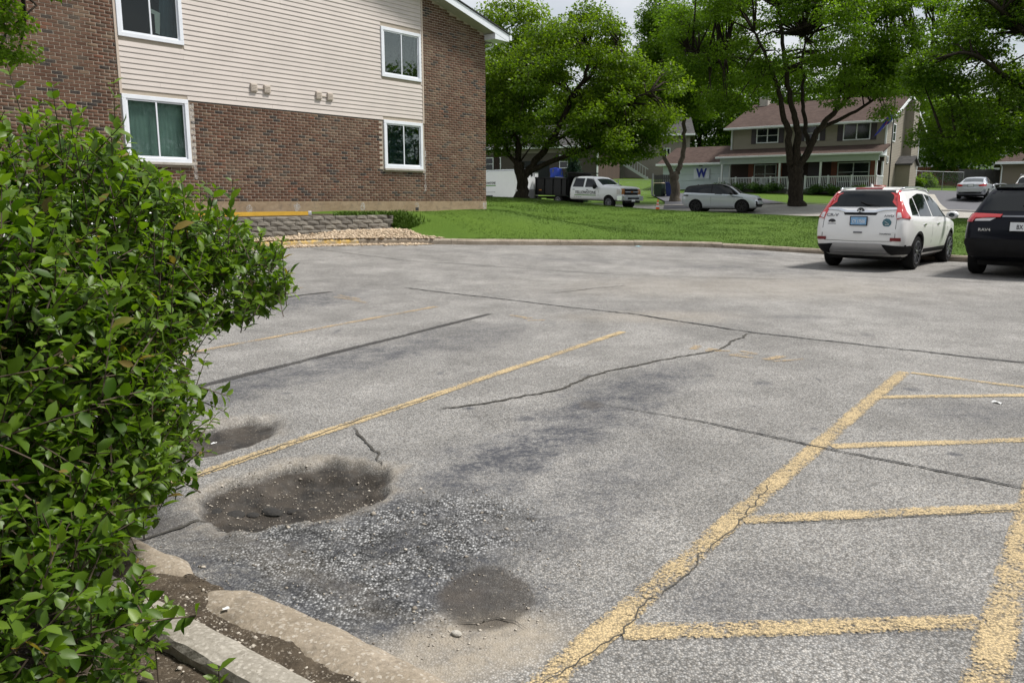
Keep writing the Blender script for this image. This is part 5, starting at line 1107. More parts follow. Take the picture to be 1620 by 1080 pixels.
for mir in (False, True):
    mf = mirrored if mir else (lambda q: q); sd = 'L' if mir else 'R'
    tl = c.panel('tail_light', mf([(-.57, 1.57), (-.60, 1.565), (-.655, 1.40), (-.72, 1.24), (-.765, 1.14), (-.80, 1.05), (-.70, 1.02), (-.665, 1.15), (-.655, 1.26), (-.60, 1.43)]), 'B', 'tail_red', .024, .02, .03)
    c.panel('tail_light', [(-2.17, 1.04), (-1.93, 1.03), (-2.0, 1.16), (-1.95, 1.33), (-1.82, 1.52), (-1.86, 1.53), (-2.0, 1.35), (-2.10, 1.2)], sd, 'tail_red', .018, .028, .03)
    c.panel('reverse_lens', mf([(-.692, 1.145), (-.745, 1.14), (-.775, 1.055), (-.70, 1.035)]), 'B', 'lamp_clear', .028, .028, .01, tl)
    c.panel('reflector', mf([(-.62, .665), (-.80, .665), (-.80, .605), (-.62, .605)]), 'B', 'reflector_red', .02, .03, .03)
    c.panel('lower_corner', mf([(-.47, .53), (-.86, .50), (-.86, .36), (-.60, .33)]), 'B', 'black_plastic', .022, .03, .03)
    c.panel('rocker', [(-.90, .40), (.95, .40), (.95, .23), (-.90, .23)], sd, 'black_plastic', .008, .12)
    c.panel('lower_corner', [(-2.19, .50), (-1.69, .46), (-1.66, .33), (-2.15, .34)], sd, 'black_plastic', .020, .03, .03)
    c.panel('side_window', [(-1.78, 1.10), (-1.33, 1.075), (-1.30, 1.44), (-1.50, 1.42), (-1.66, 1.32)], sd, 'tint_glass', .004, .08); c.panel('side_window', [(-1.27, 1.072), (-.36, 1.055), (-.36, 1.52), (-.80, 1.525), (-1.24, 1.46)], sd, 'tint_glass', .004, .08); c.panel('side_window', [(-.28, 1.053), (.88, 1.03), (.55, 1.30), (.22, 1.47), (-.28, 1.515)], sd, 'tint_glass', .004, .08)
    c.panel('door_gap', [(-.325, .36), (-.317, .36), (-.317, 1.05), (-.325, 1.05)], sd, 'wheel_well', .002, .2, .002); c.panel('door_gap', [(.93, .40), (.938, .40), (.938, 1.0), (.93, 1.0)], sd, 'wheel_well', .002, .2, .002)
    c.panel('tailgate_gap', mf([(-.695, 1.02), (-.700, .66), (-.64, .60), (-.0, .585), (-.0, .577), (-.645, .592), (-.709, .655), (-.704, 1.02)]), 'B', 'wheel_well', .003, .2, .002)
    yy = -.63 if not mir else .63
    c.panel('headlight', mf([(.62, .84), (.80, .88), (.80, .74), (.50, .76)]), 'F', 'lamp_clear', .006, .08)
    MB().tube([(-1.66, yy * .93, 1.610), (-1.5, yy * .96, 1.634), (-.6, yy * .96, 1.656), (.1, yy * .96, 1.622), (.25, yy * .96, 1.57)], .02, 8).build('roof_rail', 'chrome', c.o, smooth=True)
c.panel('windshield', [(.60, -.56), (1.12, -.66), (1.12, .66), (.60, .56)], 'T', 'light_glass', .004, .1)
c.panel('chrome_strip', [(-.668, 1.235), (-.45, 1.225), (-.28, 1.19), (.28, 1.19), (.45, 1.225), (.668, 1.235), (.668, 1.205), (.45, 1.19), (.28, 1.145), (-.28, 1.145), (-.45, 1.19), (-.668, 1.205)], 'B', 'chrome', .022, .06, .02)
c.panel('plate_recess', [(-.34, 1.14), (.34, 1.14), (.27, .88), (-.27, .88)], 'B', 'paint_white', .002, .1, .004)
c.panel('recess_shade', [(-.33, 1.143), (.33, 1.143), (.30, 1.10), (-.30, 1.10)], 'B', 'black_plastic', .004, .1, .004)
c.plate(.0, .985, 'B', 'plate_blue', 'CY 17505', 'plate_white', off=.02)
p, _, _ = c.hit('B', 0, 1.185); em = MB().lathe([(.072, -.004), (.072, .012), (.06, .012), (.06, .004)], 20, 'x', (p.x - .03, 0, 1.18)).build('emblem', 'ink_dark', c.o); em.scale = (1, 1, .92); em.location = (0, 0, 1.18 * .08)
b = MB(); xx = p.x - .052; [b.bar((xx, sg * .026, 1.215), (xx, sg * .032, 1.15), .016, .012) for sg in (1, -1)]; b.bar((xx, -.026, 1.178), (xx, .026, 1.178), .014, .012); b.build('emblem_letter', 'chrome', em)
p, _, _ = c.hit('B', .56, 1.09); lettering('CR-V', .085, (p.x - .012, .54, 1.095), BACK, 'alloy', c.o, .006, .002, 1.25); lettering('AWD', .06, (p.x - .012, -.55, 1.085), BACK, 'alloy', c.o, .006, .001, 1.2)
p, _, _ = c.hit('B', .53, .95)
b = MB(); an = np.linspace(.15, math.pi - .1, 12); b.prism([(p.x - .006, .53 - .075 * math.cos(a), .955 + .065 * math.sin(a)) for a in an] + [(p.x - .006, .53 - .035 * math.cos(a), .955 + .03 * math.sin(a)) for a in an[::-1]], (.006, 0, 0)); b.box(p.x - .006, p.x, .50, .55, .952, .985); b.build('decal', 'ink_dark', c.o); MB().box(p.x - .010, p.x - .004, .45, .61, .918, .930).build('decal', 'ink_dark', c.o)
p, _, _ = c.hit('B', -.53, .93); MB().lathe([(.085, -.004), (.085, .004)], 9, 'x', (p.x - .006, -.53, .955)).build('decal', 'badge_teal', c.o); b = MB(); b.bar((p.x - .013, -.57, .93), (p.x - .013, -.49, .985), .02, .004); b.box(p.x - .014, p.x - .011, -.57, -.50, .915, .925); b.build('decal', 'litter_white', c.o)
p, _, _ = c.hit('B', 0, .76); MB().box(p.x - .02, p.x + .01, -.085, .085, .745, .775).build('tailgate_handle', 'alloy', c.o, .006); lettering('TOURING', .04, (p.x - .005, -.52, .735), BACK, 'alloy', c.o, .003, .001, 1.2)
c.panel('skid_plate', [(-.46, .545), (.46, .545), (.60, .40), (.72, .335), (-.72, .335), (-.60, .40)], 'B', 'skid_silver', .016, .08, .02)
c.arch_trim('black_plastic', .045, .26); c.mirror(.72, 1.07, .90, 'paint_white', (.12, .25, .18)); c.handles((-.95, .12), .90, 'chrome')
MB().tube([(-2.03, .05, 1.36), (-2.09, -.10, 1.31), (-2.13, -.32, 1.285)], [.012, .016, .010], 6).build('wiper', 'black_plastic', c.o); MB().prism([(-1.62, .01, 1.655), (-1.50, .01, 1.662), (-1.60, .008, 1.72), (-1.63, .008, 1.72)], (0, -.02, 0)).build('antenna', 'paint_white', c.o)

# --- dark blue SUV
RV = dict(zt=[(-2.30, .80), (-2.27, .98), (-2.22, 1.09), (-2.14, 1.17), (-1.84, 1.54), (-1.70, 1.64), (-.6, 1.69), (.15, 1.65), (.6, 1.50), (1.15, 1.16), (1.45, 1.12), (2.0, 1.03), (2.18, .92), (2.30, .66)], zs=[(-2.30, .78), (-2.2, 1.02), (-1.0, 1.06), (1.1, 1.02), (1.9, .94), (2.3, .62)], zm=[(-2.3, .68), (0, .66), (2.3, .58)], zb=[(-2.3, .52), (-2.2, .40), (-1.9, .30), (-1.6, .24), (1.8, .24), (2.3, .42)],
          ws=[(-2.3, .74), (-2.25, .82), (-2.1, .87), (-1.2, .91), (1.2, .90), (1.8, .85), (2.1, .74), (2.3, .52)], wm=[(-2.3, .78), (-2.25, .86), (-2.1, .905), (-1.2, .928), (1.2, .92), (1.8, .88), (2.1, .78), (2.3, .56)], wb=[(-2.3, .70), (-2.1, .82), (1.2, .86), (2.3, .5)], wr=[(-2.3, .72), (-2.15, .78), (-1.84, .65), (-1.7, .62), (.3, .63), (.6, .68), (1.15, .74), (2.3, .44)])
c = Car('dark_suv', (10.48, 15.94, 0), R(49), RV, 'paint_navy', 'dark navy SUV with wide red tail lights parked beside the white SUV', (-1.34, 1.35), .36, .60, .40, 'car', 'cars parked along the far kerb')
c.wheels(.90, .235, .24, 'alloy_dark'); c.underbody(-1.8, 1.9, .70); c.panel('rear_window', [(-.58, 1.57), (.58, 1.57), (.66, 1.20), (-.66, 1.20)], 'B', 'tint_glass', .003, .08); c.panel('spoiler_lip', [(-.60, 1.655), (.60, 1.655), (.61, 1.59), (-.61, 1.59)], 'B', 'paint_black', .05, .1, .04)
for mir in (False, True):
    mf = mirrored if mir else (lambda q: q); sd = 'L' if mir else 'R'; yy = -.64 if not mir else .64
    tl = c.panel('tail_light', mf([(-.30, 1.135), (-.74, 1.155), (-.86, 1.13), (-.875, 1.00), (-.76, 1.00), (-.72, 1.075), (-.33, 1.085)]), 'B', 'tail_red', .024, .028, .03); c.panel('tail_light', [(-2.20, 1.13), (-1.98, 1.12), (-2.0, 1.06), (-2.22, 1.0)], sd, 'tail_red', .018, .028, .03)
    c.panel('reverse_lens', mf([(-.40, 1.075), (-.71, 1.065), (-.73, 1.02), (-.48, 1.025)]), 'B', 'lamp_clear', .010, .06, .004, tl); c.panel('reflector', mf([(-.50, .66), (-.74, .665), (-.74, .63), (-.50, .625)]), 'B', 'reflector_red', .012, .1)
    c.panel('side_window', [(-1.85, 1.16), (-1.40, 1.13), (-1.36, 1.45), (-1.60, 1.40)], sd, 'tint_glass', .004, .08); c.panel('side_window', [(-1.30, 1.125), (-.40, 1.11), (-.40, 1.53), (-.85, 1.535), (-1.27, 1.47)], sd, 'tint_glass', .004, .08); c.panel('side_window', [(-.32, 1.108), (.85, 1.08), (.5, 1.34), (.2, 1.48), (-.32, 1.525)], sd, 'tint_glass', .004, .08)
    c.panel('rocker', [(-.92, .38), (.95, .38), (.95, .25), (-.92, .25)], sd, 'black_plastic', .010, .12); c.panel('headlight', mf([(.6, .9), (.8, .92), (.8, .8), (.55, .82)]), 'F', 'lamp_clear', .006, .08)
    MB().tube([(-1.6, yy * .96, 1.63), (-1.48, yy * .97, 1.675), (-.6, yy * .97, 1.705), (.1, yy * .97, 1.675), (.25, yy * .97, 1.62)], .017, 8).build('roof_rail', 'alloy', c.o, smooth=True)
c.panel('bumper', [(-.84, .70), (.84, .70), (.90, .56), (.80, .40), (-.80, .40), (-.90, .56)], 'B', 'black_plastic', .03, .08, .03); c.panel('windshield', [(.66, -.56), (1.10, -.67), (1.10, .67), (.66, .56)], 'T', 'light_glass', .004, .1)
c.plate(.0, .93, 'B', 'plate_white', 'BX', 'ink_dark', off=.02, size=.11); p, _, _ = c.hit('B', .55, .86); lettering('RAV4', .07, (p.x - .012, .55, .865), BACK, 'chrome', c.o, .006, .002, 1.2); c.panel('chrome_strip', [(-.30, 1.12), (.30, 1.12), (.30, 1.09), (-.30, 1.09)], 'B', 'alloy', .012, .08)
c.arch_trim('black_plastic', .075, .28, .012); c.mirror(.72, 1.12, .92, 'paint_navy'); c.handles((-.95, .12), .95, 'paint_navy'); MB().tube([(-2.05, .02, 1.30), (-2.12, -.2, 1.235), (-2.14, -.38, 1.225)], [.012, .016, .010], 6).build('wiper', 'black_plastic', c.o)

# --- silver SUV with black roof on the street
EV = dict(zt=[(-2.18, .88), (-2.15, 1.02), (-2.08, 1.26), (-1.98, 1.49), (-1.84, 1.56), (-.8, 1.64), (0, 1.66), (.35, 1.58), (.6, 1.47), (1.12, 1.10), (1.4, 1.07), (1.95, .98), (2.12, .84), (2.19, .62)], zs=[(-2.18, .84), (-2.08, 1.10), (-1.0, 1.03), (1.1, .98), (1.9, .90), (2.19, .58)], zm=[(-2.18, .70), (0, .68), (2.19, .55)], zb=[(-2.18, .50), (-2.05, .36), (-1.7, .26), (1.7, .24), (2.1, .30), (2.19, .42)],
          ws=[(-2.18, .72), (-2.1, .84), (-1.9, .90), (1.2, .91), (1.8, .86), (2.08, .76), (2.19, .58)], wm=[(-2.18, .76), (-2.1, .88), (-1.9, .935), (1.2, .94), (1.8, .89), (2.08, .80), (2.19, .62)], wb=[(-2.18, .7), (-2, .86), (1.2, .87), (2.08, .72), (2.19, .55)], wr=[(-2.18, .70), (-2.0, .70), (-1.8, .63), (.3, .63), (.6, .66), (1.12, .74), (1.9, .72), (2.19, .5)])
c = Car('silver_suv', (12.25, 47.1, gz(12.25, 47.1) + .06), math.atan2(-1.4, 2.35), EV, 'paint_silver', 'silver SUV with black roof and sloping windows parked on the street', (-1.31, 1.37), .37, .58, .41, 'car')
c.wheels(.91, .24, .27, 'alloy_dark'); c.underbody(-1.7, 1.8, .70)
c.body.data.materials.append(M('paint_black')); _k = len(c.body.data.materials) - 1
for f in c.body.data.polygons:                      # the greenhouse above the belt line is black
    q = f.center
    if -2.03 < q.x < 1.02 and q.z > 1.085 - .035 * (q.x + .4) and f.material_index == 0: f.material_index = _k
for mir in (False, True):
    mf = mirrored if mir else (lambda q: q); sd = 'L' if mir else 'R'
    c.panel('side_window', [(-2.0, 1.16), (-.42, 1.085), (-.42, 1.555), (-1.0, 1.535), (-1.86, 1.42)], sd, 'tint_glass', .005, .1); c.panel('side_window', [(-.40, 1.085), (.92, 1.02), (.62, 1.36), (.35, 1.53), (-.05, 1.565), (-.40, 1.556)], sd, 'tint_glass', .005, .1); c.panel('window_pillar', [(-.43, 1.09), (-.39, 1.09), (-.39, 1.55), (-.43, 1.55)], sd, 'paint_black', .008, .1)
    c.panel('pillar', [(.92, 1.02), (1.14, 1.03), (.70, 1.38), (.40, 1.55), (.36, 1.53), (.62, 1.36)], sd, 'paint_black', .006, .1); c.panel('fender_vent', [(.80, .93), (1.42, .87), (1.42, .845), (.80, .90)], sd, 'black_plastic', .008, .1); c.panel('tail_light', [(-2.12, 1.03), (-1.75, 1.015), (-1.75, .955), (-2.12, .955)], sd, 'paint_black', .008, .08)
    c.panel('headlight', mf([(.42, .80), (.80, .86), (.82, .78), (.44, .74)]), 'F', 'lamp_clear', .008, .06); c.panel('headlight', [(1.72, .885), (2.04, .84), (2.04, .78), (1.85, .81)], sd, 'lamp_clear', .008, .05); c.panel('intake', mf([(.60, .66), (.74, .66), (.70, .42), (.62, .44)]), 'F', 'black_plastic', .008, .06); c.panel('rocker', [(-.9, .36), (.95, .36), (.95, .26), (-.9, .26)], sd, 'black_plastic', .008, .12); c.panel('door_gap', [(-.415, .38), (-.407, .38), (-.407, 1.08), (-.415, 1.08)], sd, 'wheel_well', .003, .2, .002); c.panel('door_gap', [(.93, .42), (.938, .42), (.938, 1.0), (.93, 1.0)], sd, 'wheel_well', .003, .2, .002)
c.panel('windshield', [(.56, -.58), (.70, -.60), (1.12, -.70), (1.14, 0), (1.12, .70), (.70, .60), (.56, .58)], 'T', 'light_glass', .008, .1); c.panel('grille', [(-.42, .80), (.42, .80), (.44, .70), (-.44, .70)], 'F', 'black_plastic', .008, .06); c.panel('lower_grille', [(-.62, .50), (.62, .50), (.66, .34), (-.66, .34)], 'F', 'black_plastic', .014, .06)
c.arch_trim('paint_silver', .05, .30, .010); c.mirror(.72, 1.08, .90, 'paint_black'); MB().prism([(-1.5, .01, 1.555), (-1.38, .01, 1.565), (-1.46, .008, 1.63), (-1.5, .008, 1.63)], (0, -.02, 0)).build('antenna', 'paint_black', c.o); MB().box(-2.17, -2.12, -.6, .6, 1.0, 1.02).build('tailgate_strip', 'paint_black', c.o)

# --- sedans
SD = dict(zt=[(-2.40, .78), (-2.36, .92), (-2.25, 1.03), (-1.75, 1.08), (-1.15, 1.36), (-.75, 1.43), (-.1, 1.45), (.35, 1.37), (1.05, 1.02), (1.3, .97), (2.0, .86), (2.25, .74), (2.40, .56)], zs=[(-2.4, .76), (-2.25, .96), (-1, .94), (1, .90), (1.9, .80), (2.4, .52)], zm=[(-2.4, .62), (0, .60), (2.4, .48)], zb=[(-2.4, .42), (-2.3, .32), (-2, .24), (1.9, .20), (2.3, .24), (2.4, .34)], ws=[(-2.4, .70), (-2.32, .78), (-2.1, .84), (-1.2, .885), (1.2, .88), (1.9, .81), (2.25, .68), (2.4, .5)], wm=[(-2.4, .74), (-2.32, .82), (-2.1, .875), (-1.2, .91), (1.2, .905), (1.9, .84), (2.25, .72), (2.4, .54)], wb=[(-2.4, .66), (-2.1, .8), (1.2, .84), (2.4, .46)], wr=[(-2.4, .68), (-2.2, .76), (-1.7, .72), (-1.15, .60), (-.1, .60), (.4, .62), (1.05, .72), (2.0, .68), (2.4, .44)])
def sedan(name, loc, rz, mat, label, chars=None, group=None):
    c = Car(name, loc, rz, SD, mat, label, (-1.38, 1.36), .325, .58, .365, 'car', group); c.wheels(.885, .21, .225, 'alloy'); c.underbody(-1.9, 1.9, .68, .17, .32); c.panel('rear_window', [(-1.70, -.58), (-1.20, -.52), (-1.20, .52), (-1.70, .58)], 'T', 'light_glass', .004, .1); c.panel('windshield', [(.42, -.54), (1.0, -.66), (1.0, .66), (.42, .54)], 'T', 'light_glass', .004, .1)
    for mir in (False, True):
        mf = mirrored if mir else (lambda q: q); sd = 'L' if mir else 'R'
        c.panel('tail_light', mf([(-.42, .88), (-.70, .96), (-.82, .95), (-.82, .80), (-.50, .80)]), 'B', 'tail_red', .010, .07); c.panel('tail_light', [(-2.33, .94), (-2.08, .94), (-2.1, .84), (-2.35, .82)], sd, 'tail_red', .008, .06); c.panel('headlight', mf([(.5, .68), (.74, .74), (.74, .62), (.5, .60)]), 'F', 'lamp_clear', .008, .07)
        c.panel('side_window', [(-1.55, .99), (-1.22, .98), (-1.12, 1.30), (-1.20, 1.30)], sd, 'tint_glass', .004, .08); c.panel('side_window', [(-1.17, .98), (-.28, .965), (-.28, 1.375), (-.75, 1.37), (-1.05, 1.30)], sd, 'tint_glass', .004, .08); c.panel('side_window', [(-.21, .963), (.82, .945), (.45, 1.24), (.2, 1.35), (-.21, 1.378)], sd, 'tint_glass', .004, .08); c.panel('door_gap', [(-.248, .34), (-.240, .34), (-.240, .96), (-.248, .96)], sd, 'wheel_well', .002, .2, .002)
    c.plate(0, .86, 'B', 'plate_white', chars, 'ink_dark', off=.012); c.panel('trunk_strip', [(-.25, .955), (.25, .955), (.25, .935), (-.25, .935)], 'B', 'chrome', .008, .1); c.panel('lower_bumper', [(-.66, .46), (.66, .46), (.62, .36), (-.62, .36)], 'B', 'black_plastic', .008, .1); c.mirror(.62, .97, .88, mat, (.09, .18, .12)); c.handles((-.85, .15), .84, mat); return c
sedan('silver_sedan', (30.9, 53.9, gz(30.9, 53.9) + .08), R(51.5), 'paint_silver_sedan', 'silver four door sedan parked on the dark neighbour driveway')
sedan('white_sedan', (-6.75, 12.3, float(zlot(-6.75, 12.3))), math.atan2(.838, .545), 'paint_white', 'white car glimpsed through the leaves of the shrub')
WS = {k: list(v) for k, v in RV.items()}
c = Car('white_suv', (33.6, 52.2, gz(33.6, 52.2) + .08), R(51.5), WS, 'paint_white', 'white SUV with roof rails parked beside the silver sedan', (-1.34, 1.35), .36, .60, .40, 'car')
c.wheels(.90, .235, .24, 'alloy'); c.underbody(-1.8, 1.9, .7); c.panel('rear_window', [(-.60, 1.60), (.60, 1.60), (.70, 1.14), (-.70, 1.14)], 'B', 'tint_glass', .004, .1)
for mir in (False, True):
    mf = mirrored if mir else (lambda q: q); sd = 'L' if mir else 'R'; yy = -.63 if not mir else .63
    c.panel('tail_light', mf([(-.62, 1.13), (-.86, 1.13), (-.87, .98), (-.62, 1.0)]), 'B', 'tail_red', .012, .07); c.panel('side_window', [(-1.85, 1.16), (-.40, 1.11), (-.40, 1.53), (-.85, 1.535), (-1.60, 1.42)], sd, 'tint_glass', .004, .1); c.panel('side_window', [(-.32, 1.108), (.85, 1.08), (.2, 1.48), (-.32, 1.525)], sd, 'tint_glass', .004, .1)
    MB().tube([(-1.6, yy, 1.63), (-1.48, yy, 1.72), (.1, yy, 1.72), (.25, yy, 1.63)], .02, 8).build('roof_rail', 'alloy', c.o)
c.panel('windshield', [(.66, -.56), (1.10, -.67), (1.10, .67), (.66, .56)], 'T', 'light_glass', .004, .1); c.mirror(.72, 1.12, .92, 'paint_white')

# --- crew-cab dump truck
TK = dict(zt=[(-1.30, 1.72), (-1.27, 1.86), (-1.18, 1.93), (-.9, 1.96), (-.2, 1.97), (.45, 1.93), (.75, 1.80), (1.30, 1.46), (1.5, 1.43), (2.55, 1.40), (2.78, 1.35), (2.86, 1.20)], zs=[(-1.3, 1.22), (1.3, 1.26), (2.6, 1.28), (2.86, 1.12)], zm=[(-1.3, .9), (2.86, .8)], zb=[(-1.3, .52), (2.5, .52), (2.7, .58), (2.86, .66)], ws=[(-1.3, .93), (-1.2, .96), (1.3, .97), (2.5, .97), (2.75, .95), (2.86, .90)], wm=[(-1.3, .96), (-1.2, .985), (1.3, 1.0), (2.5, .99), (2.75, .95), (2.86, .88)], wb=[(-1.3, .92), (1.3, .95), (2.75, .92), (2.86, .85)], wr=[(-1.3, .74), (-1.1, .76), (.5, .76), (.75, .78), (1.32, .84), (2.5, .88), (2.86, .84)])
th = math.atan2(-.75, .66); tx, ty = 5.20, 50.52
c = Car('dump_truck', (tx, ty, gz(tx, ty) + .05), th, TK, 'paint_truck', 'white crew cab dump truck with black dump bed on the street', (1.95,), .41, .62, .47, 'truck'); c.o.rotation_euler = (0, R(1.6), th)
c.axles = (-2.35, 1.95); c.wheels(.99, .26, .24, 'alloy', 6)
MB().box(-4.0, 2.5, -.42, .42, .48, .66).build('chassis', 'wheel_well', c.o)
for mir in (False, True):
    mf = mirrored if mir else (lambda q: q); sd = 'L' if mir else 'R'; sg = 1 if mir else -1
    c.panel('side_window', [(-1.10, 1.30), (-.18, 1.30), (-.18, 1.82), (-.98, 1.82)], sd, 'tint_glass', .006, .12); c.panel('side_window', [(-.04, 1.30), (1.05, 1.30), (.86, 1.46), (.52, 1.80), (-.04, 1.82)], sd, 'tint_glass', .006, .12)
    for x in (-.11, 1.12, -1.25): c.panel('door_gap', [(x - .006, .62), (x + .006, .62), (x + .006, 1.26), (x - .006, 1.26)], sd, 'wheel_well', .003, .3, .002)
    c.panel('headlight', mf([(.60, 1.26), (.86, 1.24), (.87, .92), (.62, .92)]), 'F', 'lamp_amber', .010, .08); c.panel('headlight', [(2.58, 1.24), (2.80, 1.22), (2.80, .92), (2.58, .94)], sd, 'lamp_clear', .010, .08); c.panel('rocker', [(-1.2, .60), (1.4, .60), (1.4, .53), (-1.2, .53)], sd, 'black_plastic', .010, .2)
    MB().box(2.62, 3.02, sg * .99 - (.14 if sg > 0 else 0), sg * .99 + (0 if sg > 0 else .14), .55, .84).build('bumper_end', 'chrome', c.o, .02)
    MB().lathe([(.40, -.12), (.41, -.08), (.41, .08), (.40, .12)], 28, 'y', (-2.35, sg * .60, .41)).build('inner_wheel', 'tyre', c.o)
    MB().box(-3.0, -1.7, sg * .99 - .02, sg * .99 + .02, .80, .86).build('mud_guard', 'black_plastic', c.o)
c.panel('windshield', [(.70, -.68), (1.28, -.78), (1.28, .78), (.70, .68)], 'T', 'light_glass', .006, .12); c.handles((-.98, .18), 1.14, 'black_plastic'); c.mirror(.92, 1.34, 1.04, 'black_plastic', (.12, .22, .30))
gr = c.panel('grille', [(-.60, 1.28), (.60, 1.28), (.62, .88), (-.62, .88)], 'F', 'black_plastic', .006, .1); MB().box(2.86, 2.93, -.60, .60, 1.045, 1.085).build('grille_bar', 'chrome', gr); MB().box(2.82, 2.90, -.62, .62, 1.235, 1.275).build('grille_bar', 'chrome', gr); MB().box(2.93, 2.955, -.10, .10, 1.03, 1.10).build('emblem', 'badge_gold' if 'badge_gold' in _mats else 'lamp_amber', gr, .01)
MB().box(2.82, 3.06, -.86, .86, .56, .84).build('bumper', 'chrome', c.o, .03); MB().box(2.80, 3.0, -.7, .7, .42, .55).build('air_dam', 'black_plastic', c.o, .02); MB().box(3.062, 3.07, -.16, .16, .50, .64).build('licence_plate', 'plate_white', c.o); MB().box(2.84, 3.065, -.5, .5, .64, .74).build('bumper_slot', 'black_plastic', c.o)
MB().box(-.5, -.1, -.18, .18, 1.965, 1.99).build('roof_marker', 'black_plastic', c.o)
p, _, _ = c.hit('R', .2, .98); lt = lettering('YELLOWSTONE', .26, (.05, p.y - .012, .97), RIGHT, 'ink_dark', c.o, .004, .003, .95); p2, _, _ = c.hit('R', .2, .85); MB().box(-.88, .92, p2.y - .012, p2.y - .006, .795, .84).build('colour_bar', 'ink_green', c.o); b = MB(); [b.box(-.92 + i * .17, -.80 + i * .17, p2.y - .008, p2.y - .004, .70, .717) for i in range(4)]; b.build('small_print', 'ink_dark', c.o)
bed_ = empty('dump_bed', (-2.75, 0, .72)); bed_.parent = c.o
MB().box(-1.65, 1.30, -1.05, 1.05, 0, .10).build('bed_floor', 'paint_black', bed_); 
for sg in (-1, 1):
    MB().box(-1.62, 1.26, sg * 1.05 - .03, sg * 1.05 + .03, .10, 1.04).build('bed_side', 'paint_black', bed_, .01); MB().box(-1.66, 1.30, sg * 1.07 - .06, sg * 1.07 + .06, 1.04, 1.14).build('bed_rail', 'paint_black', bed_, .015)
    for x in (-1.55, -.8, 0, .75, 1.2): MB().box(x - .04, x + .04, sg * 1.10 - .03, sg * 1.10 + .03, .06, 1.04).build('bed_rib', 'paint_black', bed_)
    MB().box(-1.6, 1.25, sg * 1.09 - .02, sg * 1.09 + .02, .50, .56).build('bed_rib', 'paint_black', bed_)
MB().box(-1.68, -1.60, -1.0, 1.0, .10, 1.0).build('tailgate', 'paint_black', bed_, .01); MB().box(1.24, 1.32, -1.05, 1.05, .1, 1.45).build('headboard', 'paint_black', bed_, .01); MB().box(1.05, 1.98, -1.06, 1.06, 1.40, 1.47).build('cab_shield', 'paint_black', bed_, .015); MB().box(-1.85, -1.66, -.9, .9, -.2, -.08).build('rear_bumper', 'paint_black', bed_); MB().tube([(-1.8, 0, -.14), (-2.05, 0, -.16)], .05, 8).build('hitch', 'paint_black', bed_)
b = MB(); b.box(-1.2, -.95, -1.14, -1.135, .30, .36); b.build('decal', 'lamp_amber', bed_)

# --- enclosed trailer
tr_h = math.atan2(-.73, .68); tr = empty('enclosed_trailer', (-1.07, 55.4, gz(-1.07, 55.4) + .05), tr_h, 'white enclosed cargo trailer with rounded roof edge behind the tree trunk', 'trailer')
b = MB(); b.prism([(-3, -1.05, .45), (3.0, -1.05, .45), (3.35, -.35, .45), (3.35, .35, .45), (3.0, 1.05, .45), (-3, 1.05, .45)], (0, 0, 1.82)); b.build('box', 'paint_truck', tr, .02)
b = MB(); b.prism([(-3.01, -1.06, 2.27), (3.02, -1.06, 2.27), (3.37, -.36, 2.27), (3.37, .36, 2.27), (3.02, 1.06, 2.27), (-3.01, 1.06, 2.27)], (0, 0, .13)); b.build('roof_cap', 'chrome', tr, .05)
MB().prism([(3.01, -1.03, .48), (3.36, -.34, .48), (3.36, .34, .48), (3.01, 1.03, .48), (3.02, 1.035, .48), (3.37, .35, .48), (3.37, -.35, .48), (3.02, -1.035, .48)][::1], (0, 0, .60)).build('stone_guard', 'skid_silver', tr); MB().prism([(3.0, -1.065, 2.20), (3.36, -.36, 2.20), (3.36, .36, 2.20), (3.0, 1.065, 2.20), (3.04, 1.07, 2.20), (3.40, .37, 2.20), (3.40, -.37, 2.20), (3.04, -1.07, 2.20)], (0, 0, .16)).build('nose_cap', 'paint_black', tr)
MB().lathe([(.10, 0), (.10, .02), (.05, .03)], 16, 'x', (3.35, .1, 2.0)).build('vent', 'black_plastic', tr); MB().box(3.345, 3.365, .28, .34, 1.9, 2.1).build('marker', 'black_plastic', tr)
for x in (-.6, .3):
    for sg in (1, -1): MB().lathe([(.22, -.1), (.33, -.1), (.34, 0), (.33, .1), (.22, .1)], 24, 'y', (x, sg * .95, .34)).build('wheel', 'tyre', tr)
MB().box(-1.1, .8, -1.09, -1.03, .62, .70).build('fender', 'paint_black', tr); MB().tube([(3.2, .4, .45), (4.3, 0, .48)], .05, 6).build('tongue', 'paint_black', tr); MB().tube([(3.2, -.4, .45), (4.3, 0, .48)], .05, 6).build('tongue', 'paint_black', tr); MB().tube([(3.9, 0, .02), (3.9, 0, .6)], .03, 8).build('jack', 'paint_black', tr)
lettering('YELLOWSTONE', .20, (.42, -1.058, 1.50), RIGHT, 'ink_dark', tr, .004, .004, .95); MB().box(-.27, 1.11, -1.058, -1.052, 1.31, 1.38).build('colour_bar', 'ink_green', tr); b = MB(); [b.box(-.5 + i * .16, -.38 + i * .16, -1.056, -1.052, .90, .925) for i in range(10)]; b.build('small_print', 'ink_dark', tr)

# --- traffic cone
cn_ = empty('traffic_cone', (8.55, 47.4, gz(8.55, 47.4) + .06), .3, 'orange traffic cone with white bands on the street by the truck', 'cone')
MB().box(-.18, .18, -.18, .18, 0, .035).build('base', 'orange_plastic', cn_, .01); MB().lathe([(.135, .03), (.128, .08), (.03, .70), (.022, .71)], 20).build('cone', 'orange_plastic', cn_, smooth=True); MB().lathe([(.101, .27), (.082, .39)], 20).build('band', 'cone_white', cn_); MB().lathe([(.068, .47), (.055, .55)], 20).build('band', 'cone_white', cn_)
